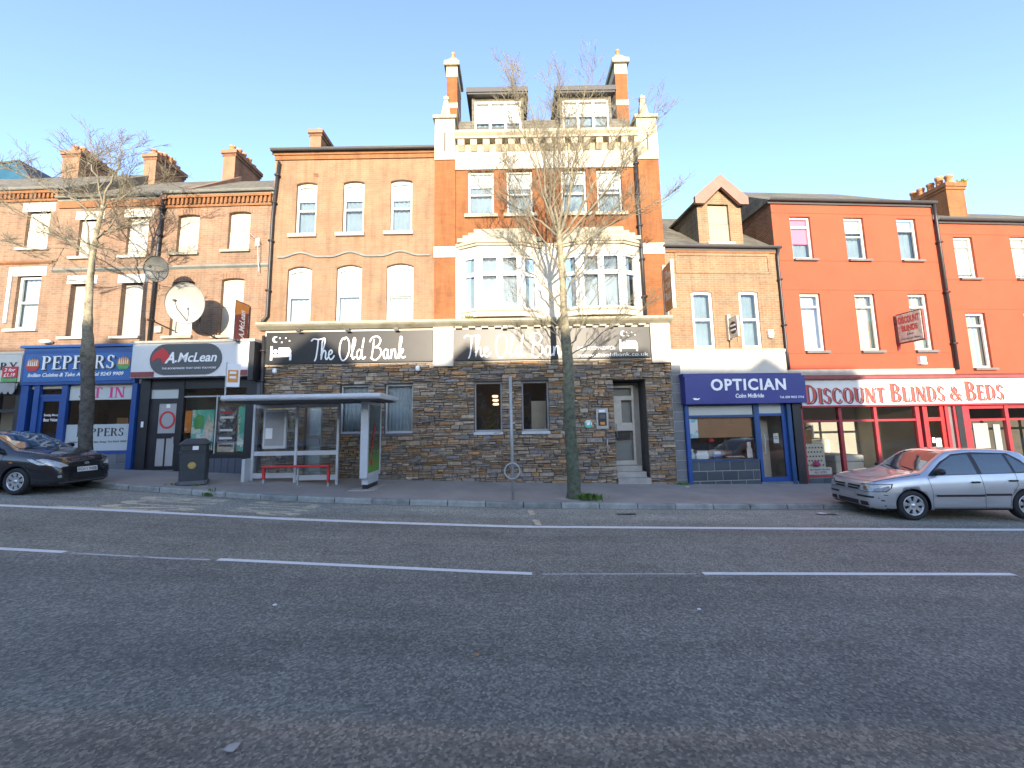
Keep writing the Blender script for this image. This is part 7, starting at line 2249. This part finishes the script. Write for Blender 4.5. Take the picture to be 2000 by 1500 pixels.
fr_ = .87; re_ = -3.2
golf = dict(top_lines=[[(.66, .70), (.4, .755), (.1, .775), (-.28, .765)], [(.72, 0), (.715, .3), (.68, .55), (.66, .70)]], front=fr_, rear=re_, wb=-2.5, r=.315, arch=.355, ymax=.87, spokes=7, cowl=.98, mirror=(-.62, 1.03),
    top=[(.87, .66), (.862, .705), (.84, .75), (.79, .79), (.68, .83), (.5, .87), (.3, .905), (.05, .945), (-.2, .98), (-.36, 1.0), (-.42, 1.03), (-.66, 1.20), (-.90, 1.355), (-1.03, 1.42), (-1.18, 1.455), (-1.55, 1.485), (-1.95, 1.485), (-2.35, 1.465), (-2.65, 1.43), (-2.78, 1.40), (-2.95, 1.22), (-3.08, 1.05), (-3.15, .95), (-3.19, .8), (-3.2, .62)],
    belt=[(.87, .58), (.85, .64), (.8, .70), (.72, .745), (.55, .79), (.3, .835), (0, .87), (-.3, .895), (-.7, .915), (-1.5, .94), (-2.3, .965), (-2.8, .98), (-3.05, .95), (-3.2, .6)],
    w=[(.87, .56), (.865, .61), (.85, .66), (.82, .705), (.76, .755), (.66, .80), (.5, .842), (.3, .863), (0, .872), (-1, .88), (-2, .88), (-2.6, .868), (-2.9, .83), (-3.05, .78), (-3.14, .71), (-3.2, .58)],
    wr=[(.87, .50), (.82, .60), (.7, .68), (.5, .72), (.3, .735), (0, .73), (-.36, .72), (-.7, .66), (-1.1, .585), (-1.4, .565), (-2.2, .56), (-2.6, .545), (-2.8, .54), (-3.05, .58), (-3.2, .45)],
    bot=[(.87, .32), (.85, .25), (.78, .21), (.5, .19), (-2.6, .20), (-2.95, .25), (-3.2, .34)],
    side_glass=[[(-.50, .945), (-1.50, .965), (-1.50, 1.375), (-1.13, 1.34), (-.86, 1.20), (-.60, 1.02)], [(-1.60, .965), (-2.28, .985), (-2.28, 1.365), (-1.60, 1.37)], [(-2.34, .99), (-2.72, 1.02), (-2.62, 1.15), (-2.42, 1.33), (-2.34, 1.345)]],
    side_black=[[(-.42, .93), (-2.78, .985), (-2.62, 1.24), (-2.42, 1.385), (-1.6, 1.415), (-1.16, 1.38), (-.83, 1.225)]],
    screen=[(-.60, 1.03), (-.3, 1.005), (0, 1.0), (.3, 1.005), (.60, 1.03), (.545, 1.25), (.50, 1.40), (.25, 1.425), (0, 1.43), (-.25, 1.425), (-.50, 1.40), (-.545, 1.25)],
    front_patches=[('headlight_bezel', [(.385, .59), (.60, .573), (.785, .59), (.81, .665), (.755, .76), (.485, .75)], 'car_trim', .004), ('headlight', [(.40, .60), (.60, .585), (.76, .60), (.79, .66), (.74, .745), (.50, .735)], 'lamp_lens', .007), ('headlight_reflector', [(.60 + .055 * math.cos(q * .524), .665 + .055 * math.sin(q * .524)) for q in range(12)], 'chrome', .010), ('headlight_bezel', [(-.385, .59), (-.485, .75), (-.755, .76), (-.81, .665), (-.785, .59), (-.60, .573)], 'car_trim', .004), ('headlight', [(-.40, .60), (-.50, .735), (-.74, .745), (-.79, .66), (-.76, .60), (-.60, .585)], 'lamp_lens', .007),
        ('grille', [(-.37, .60), (.37, .60), (.45, .70), (-.45, .70)], 'car_trim', .004), ('grille_bar', [(-.40, .645), (.40, .645), (.41, .66), (-.41, .66)], 'alloy', .008), ('badge', [(.065 * math.cos(q * .524), .65 + .065 * math.sin(q * .524)) for q in range(12)], 'alloy', .014),
        ('bumper_strip', [(.32, .455), (.74, .46), (.74, .50), (.32, .50)], 'car_trim', .005), ('bumper_strip', [(-.74, .46), (-.32, .455), (-.32, .50), (-.74, .50)], 'car_trim', .005),
        ('number_plate', [(-.26, .43), (.26, .43), (.26, .535), (-.26, .535)], 'alloy', .012), ('lower_grille', [(-.34, .275), (.34, .275), (.36, .37), (-.36, .37)], 'car_trim', .004),
        ('fog_recess', [(.42, .28), (.66, .29), (.62, .37), (.42, .37)], 'car_trim', .004), ('fog_recess', [(-.66, .29), (-.42, .28), (-.42, .37), (-.62, .37)], 'car_trim', .004), ('lip', [(-.62, .235), (.62, .235), (.62, .26), (-.62, .26)], 'car_trim', .006)],
    side_patches=[('headlight_bezel', [(.55, .595), (.79, .59), (.82, .69), (.71, .76), (.38, .772), (.43, .68)], 'car_trim', .0035), ('headlight', [(.57, .61), (.78, .605), (.80, .68), (.70, .745), (.42, .757), (.46, .68)], 'lamp_lens', .007), ('scuff_mark', [(.58, .40), (.66, .40), (.67, .43), (.60, .425)], 'scuff', .003), ('scuff_mark', [(.52, .52), (.62, .525), (.60, .54), (.53, .535)], 'scuff', .003), ('scuff_mark', [(.68, .45), (.72, .46), (.71, .48)], 'scuff', .003), ('scuff_mark', [(.55, .30), (.60, .29), (.61, .32)], 'scuff', .003), ('sill_shadow_strip', [(-.45, .225), (-2.1, .225), (-2.1, .25), (-.45, .25)], 'car_trim', .003)],
    shut=[[(-.40, .9), (-.44, .6), (-.42, .28)], [(-1.55, .95), (-1.57, .6), (-1.55, .27)], [(-2.32, .97), (-2.30, .72), (-2.12, .5), (-2.08, .28)], [(-.42, .265), (-2.08, .265)]],
    handles=[(-1.40, .80), (-2.22, .825)], strips=[(-.50, -1.54, .50, .545), (-1.57, -2.12, .515, .56)])
for _k in ('top', 'belt', 'w', 'wr', 'bot'):
    golf[_k] = [(q[0] * .93, q[1]) for q in golf[_k]]
golf['front'] *= .93; golf['rear'] *= .93; golf['wb'] *= .93; golf['mirror'] = (golf['mirror'][0] * .93, golf['mirror'][1])
for _k in ('side_glass', 'side_black', 'shut'):
    golf[_k] = [[(q[0] * .93, q[1]) for q in p] for p in golf[_k]]
golf['side_patches'] = [(a, [(q[0] * .93, q[1]) for q in p], c, d) for a, p, c, d in golf['side_patches']]
golf['handles'] = [(a * .93, b) for a, b in golf['handles']]
golf['strips'] = [(a * .93, b * .93, c, d) for a, b, c, d in golf['strips']]
# front axle mid-point: near wheel outer face at Y = 10.2
cz = zr(8.65)
car('parked_car', 'silver hatchback with a scuffed front bumper parked outside the beds shop', (8.68, 11.02, cz), R(180 - 4), 'car_silver', golf, 1)

fiesta = dict(top_lines=[[(.58, .58), (.3, .70), (0, .745), (-.2, .75)], [(.70, 0), (.69, .3), (.58, .58)]], front=.86, rear=-3.08, wb=-2.49, r=.305, arch=.345, ymax=.855, spokes=8, cowl=1.0, mirror=(-.55, 1.06),
    top=[(.86, .46), (.855, .56), (.83, .66), (.78, .745), (.68, .82), (.5, .885), (.25, .94), (0, .985), (-.2, 1.01), (-.27, 1.03), (-.6, 1.21), (-.95, 1.37), (-1.15, 1.435), (-1.4, 1.47), (-1.8, 1.48), (-2.2, 1.46), (-2.6, 1.41), (-2.75, 1.37), (-2.9, 1.15), (-3.02, .95), (-3.08, .6)],
    belt=[(.86, .42), (.84, .54), (.78, .66), (.68, .74), (.5, .80), (.25, .85), (0, .885), (-.3, .91), (-.8, .94), (-1.5, .98), (-2.3, 1.04), (-2.7, 1.06), (-3.08, .6)],
    w=[(.86, .40), (.855, .50), (.84, .585), (.80, .66), (.72, .73), (.6, .785), (.45, .822), (.25, .845), (0, .855), (-1, .86), (-2.4, .86), (-2.8, .80), (-3.0, .70), (-3.08, .56)],
    wr=[(.86, .28), (.78, .48), (.6, .60), (.3, .66), (0, .70), (-.27, .71), (-.6, .655), (-1.0, .58), (-1.4, .56), (-2.2, .55), (-2.75, .52), (-3.08, .42)],
    bot=[(.86, .30), (.82, .22), (.72, .18), (.4, .18), (-2.6, .20), (-3.08, .34)],
    side_glass=[[(-.42, .97), (-1.45, 1.01), (-1.45, 1.365), (-1.15, 1.345), (-.85, 1.21), (-.55, 1.05)], [(-1.53, 1.015), (-2.15, 1.06), (-2.3, 1.30), (-1.53, 1.37)]],
    side_black=[[(-.34, .95), (-2.45, 1.07), (-2.4, 1.33), (-1.6, 1.40), (-1.15, 1.375), (-.8, 1.22)]],
    screen=[(-.58, 1.05), (-.3, 1.03), (0, 1.025), (.3, 1.03), (.58, 1.05), (.535, 1.25), (.49, 1.40), (.25, 1.43), (0, 1.435), (-.25, 1.43), (-.49, 1.40), (-.535, 1.25)],
    front_patches=[('headlight', [(.44, .615), (.62, .58), (.76, .66), (.80, .78), (.76, .80), (.6, .71)], 'lamp_lens', .006), ('headlight', [(-.44, .615), (-.6, .71), (-.76, .80), (-.80, .78), (-.76, .66), (-.62, .58)], 'lamp_lens', .006),
        ('upper_grille', [(-.34, .585), (.34, .585), (.36, .615), (-.36, .615)], 'car_trim', .004), ('badge', [(-.075, .645), (-.04, .625), (.04, .625), (.075, .645), (.04, .672), (-.04, .672)], 'alloy', .008),
        ('number_plate', [(-.26, .455), (.26, .455), (.26, .565), (-.26, .565)], 'plate', .016), ('lower_grille', [(-.44, .28), (.44, .28), (.36, .445), (-.36, .445)], 'car_trim', .004),
        ('fog_lamp', [(.58, .36), (.64, .35), (.66, .40), (.60, .42)], 'lamp_lens', .006), ('fog_lamp', [(-.58, .36), (-.60, .42), (-.66, .40), (-.64, .35)], 'lamp_lens', .006), ('lip', [(-.60, .225), (.60, .225), (.62, .25), (-.62, .25)], 'tile_mid', .008)],
    side_patches=[('headlight', [(.50, .655), (.62, .66), (.30, .80), (.20, .80), (.34, .72)], 'lamp_lens', .005), ('side_repeater', [(-.18, .72), (-.10, .72), (-.10, .74), (-.18, .74)], 'orange', .004)],
    shut=[[(-.36, .93), (-.40, .6), (-.38, .28)], [(-1.5, 1.0), (-1.52, .6), (-1.5, .28)]], handles=[(-1.35, .84), (-2.1, .87)], strips=[])
cz = zr(-11.4)
fc, fb = car('parked_car', 'shiny black hatchback with number plate parked outside the takeaway, at the left edge', (-11.38, 11.48, cz), R(-1.5), 'car_black', fiesta, -1)
v, f = text2d('FO11 NSB', .01); v = fit(v, -.235, .235, .475, .545)
g_ = MB()
for a, b in v:
    h_, nrm, _, _ = fb.ray_cast(Vector((3, a, b)), Vector((-1, 0, 0)))
    g_.v.append(tuple(h_ + Vector((.021, 0, 0))))
g_.f = list(f); g_.build('plate_lettering', 'letter_black', fc)

# ================================================================== houses across the street, behind the viewpoint (they shade the street)
M['opp_wall'] = brick_mat('brick_opposite', (0.40, 0.20, 0.12), (0.32, 0.16, 0.09), (0.36, 0.28, 0.2))
OPP = [(-95, -7.5, 10.5, 'long brick terrace across the street behind the viewpoint, tallest part', [(-12, .3, .6)], []),
       (-7.5, 6.03, 9.72, 'gabled brick terrace across the street directly behind the viewpoint', [(-5.3, .98, 1.3), (-.37, .58, .68)], [(4.1, 5.4, .27)]),
       (6.03, 12.4, 9.47, 'brick house with a small gablet across the street behind the viewpoint', [(9.28, .36, .5)], []),
       (12.4, 70, 6.7, 'low building across the street behind the viewpoint to the right', [], [])]
for x0, x1, rz, lab, gab, chm in OPP:
    t = thing('opposite_house', FW, (x0 + x1) / 2, -17, zr((x0 + x1) / 2), lab, 'building', 'buildings across the street')
    ez = rz - 2.3
    m = MB(); m.box(x0, x1, -23, -17, -1, ez); m.build('wall', 'opp_wall', t)
    m = MB(); m.prism_x([(-23.3, ez), (-16.8, ez), (-20, rz)], x0 + .003, x1 - .003); m.build('roof', 'slate', t)
    for gx_, gh, hw in gab:
        m = MB(); m.prism([(gx_ - hw - .15, rz - .15 * gh / hw), (gx_ + hw + .15, rz - .15 * gh / hw), (gx_, rz + gh)], -20.9, -19.6); m.build('gablet', 'slate', t)
    for a, b, h_ in chm:
        m = MB(); m.box(a, b, -20.4, -19.8, rz - .5, rz + h_); m.build('chimney', 'chim', t)
    x_ = max(x0, -30) + 1.2
    while x_ < min(x1, 30) - 1.5:
        for z0, z1 in ((1.4, 2.9), (3.7, 5.0)):
            if z1 < ez - .2:
                m = MB(); m.box(x_, x_ + .9, -17.0, -16.95, z0, z1); w = m.build('window', 'upvc', t)
                m = MB(); m.box(x_ + .08, x_ + .82, -16.95, -16.94, z0 + .08, z1 - .08); m.build('pane', 'car_glass', w)
        x_ += 2.4

# ================================================================== lettering and trim in separate words or pieces: one part each
def separate(ob):
    me = ob.data
    n = len(me.vertices)
    par = list(range(n))
    def find(i):
        while par[i] != i:
            par[i] = par[par[i]]
            i = par[i]
        return i
    for e in me.edges:
        a, b = find(e.vertices[0]), find(e.vertices[1])
        if a != b:
            par[a] = b
    isl = {}
    for i in range(n):
        isl.setdefault(find(i), []).append(i)
    co = np.array([v.co for v in me.vertices])
    keys = list(isl)
    box = [(co[isl[q]].min(0), co[isl[q]].max(0)) for q in keys]
    grp = list(range(len(keys)))
    for i in range(len(keys)):
        for j in range(i):
            gap = np.maximum(0, np.maximum(box[i][0] - box[j][1], box[j][0] - box[i][1]))
            big = max((box[i][1] - box[i][0]).max(), (box[j][1] - box[j][0]).max())
            if np.sqrt((gap ** 2).sum()) <= max(.019, .49 * big):
                a, b = grp[i], grp[j]
                grp = [b if g_ == a else g_ for g_ in grp]
    if len(set(grp)) < 2:
        return
    own = {}
    for q, g_ in zip(keys, grp):
        for i in isl[q]:
            own[i] = g_
    base = ob.name.split('.')[0]
    for k_, g_ in enumerate(sorted(set(grp))):
        ids = [i for i in range(n) if own[i] == g_]
        mp = {i: j for j, i in enumerate(ids)}
        m2 = bpy.data.meshes.new(base)
        m2.from_pydata([tuple(co[i]) for i in ids], [], [tuple(mp[i] for i in p.vertices) for p in me.polygons if own[p.vertices[0]] == g_])
        m2.materials.append(me.materials[0])
        if k_ == 0:
            ob.data = m2
        else:
            o2 = bpy.data.objects.new(base, m2)
            COL.objects.link(o2)
            o2.parent = ob.parent
for ob in list(COL.objects):
    if ob.type == 'MESH' and ob.parent and ob.name.split('.')[0] in ('lettering', 'lettering_shadow', 'strapline', 'phone_lettering', 'name_lettering', 'plate_lettering', 'moon_and_stars', 'stone_band', 'bay_window', 'bracket') and not ob.children:
        separate(ob)
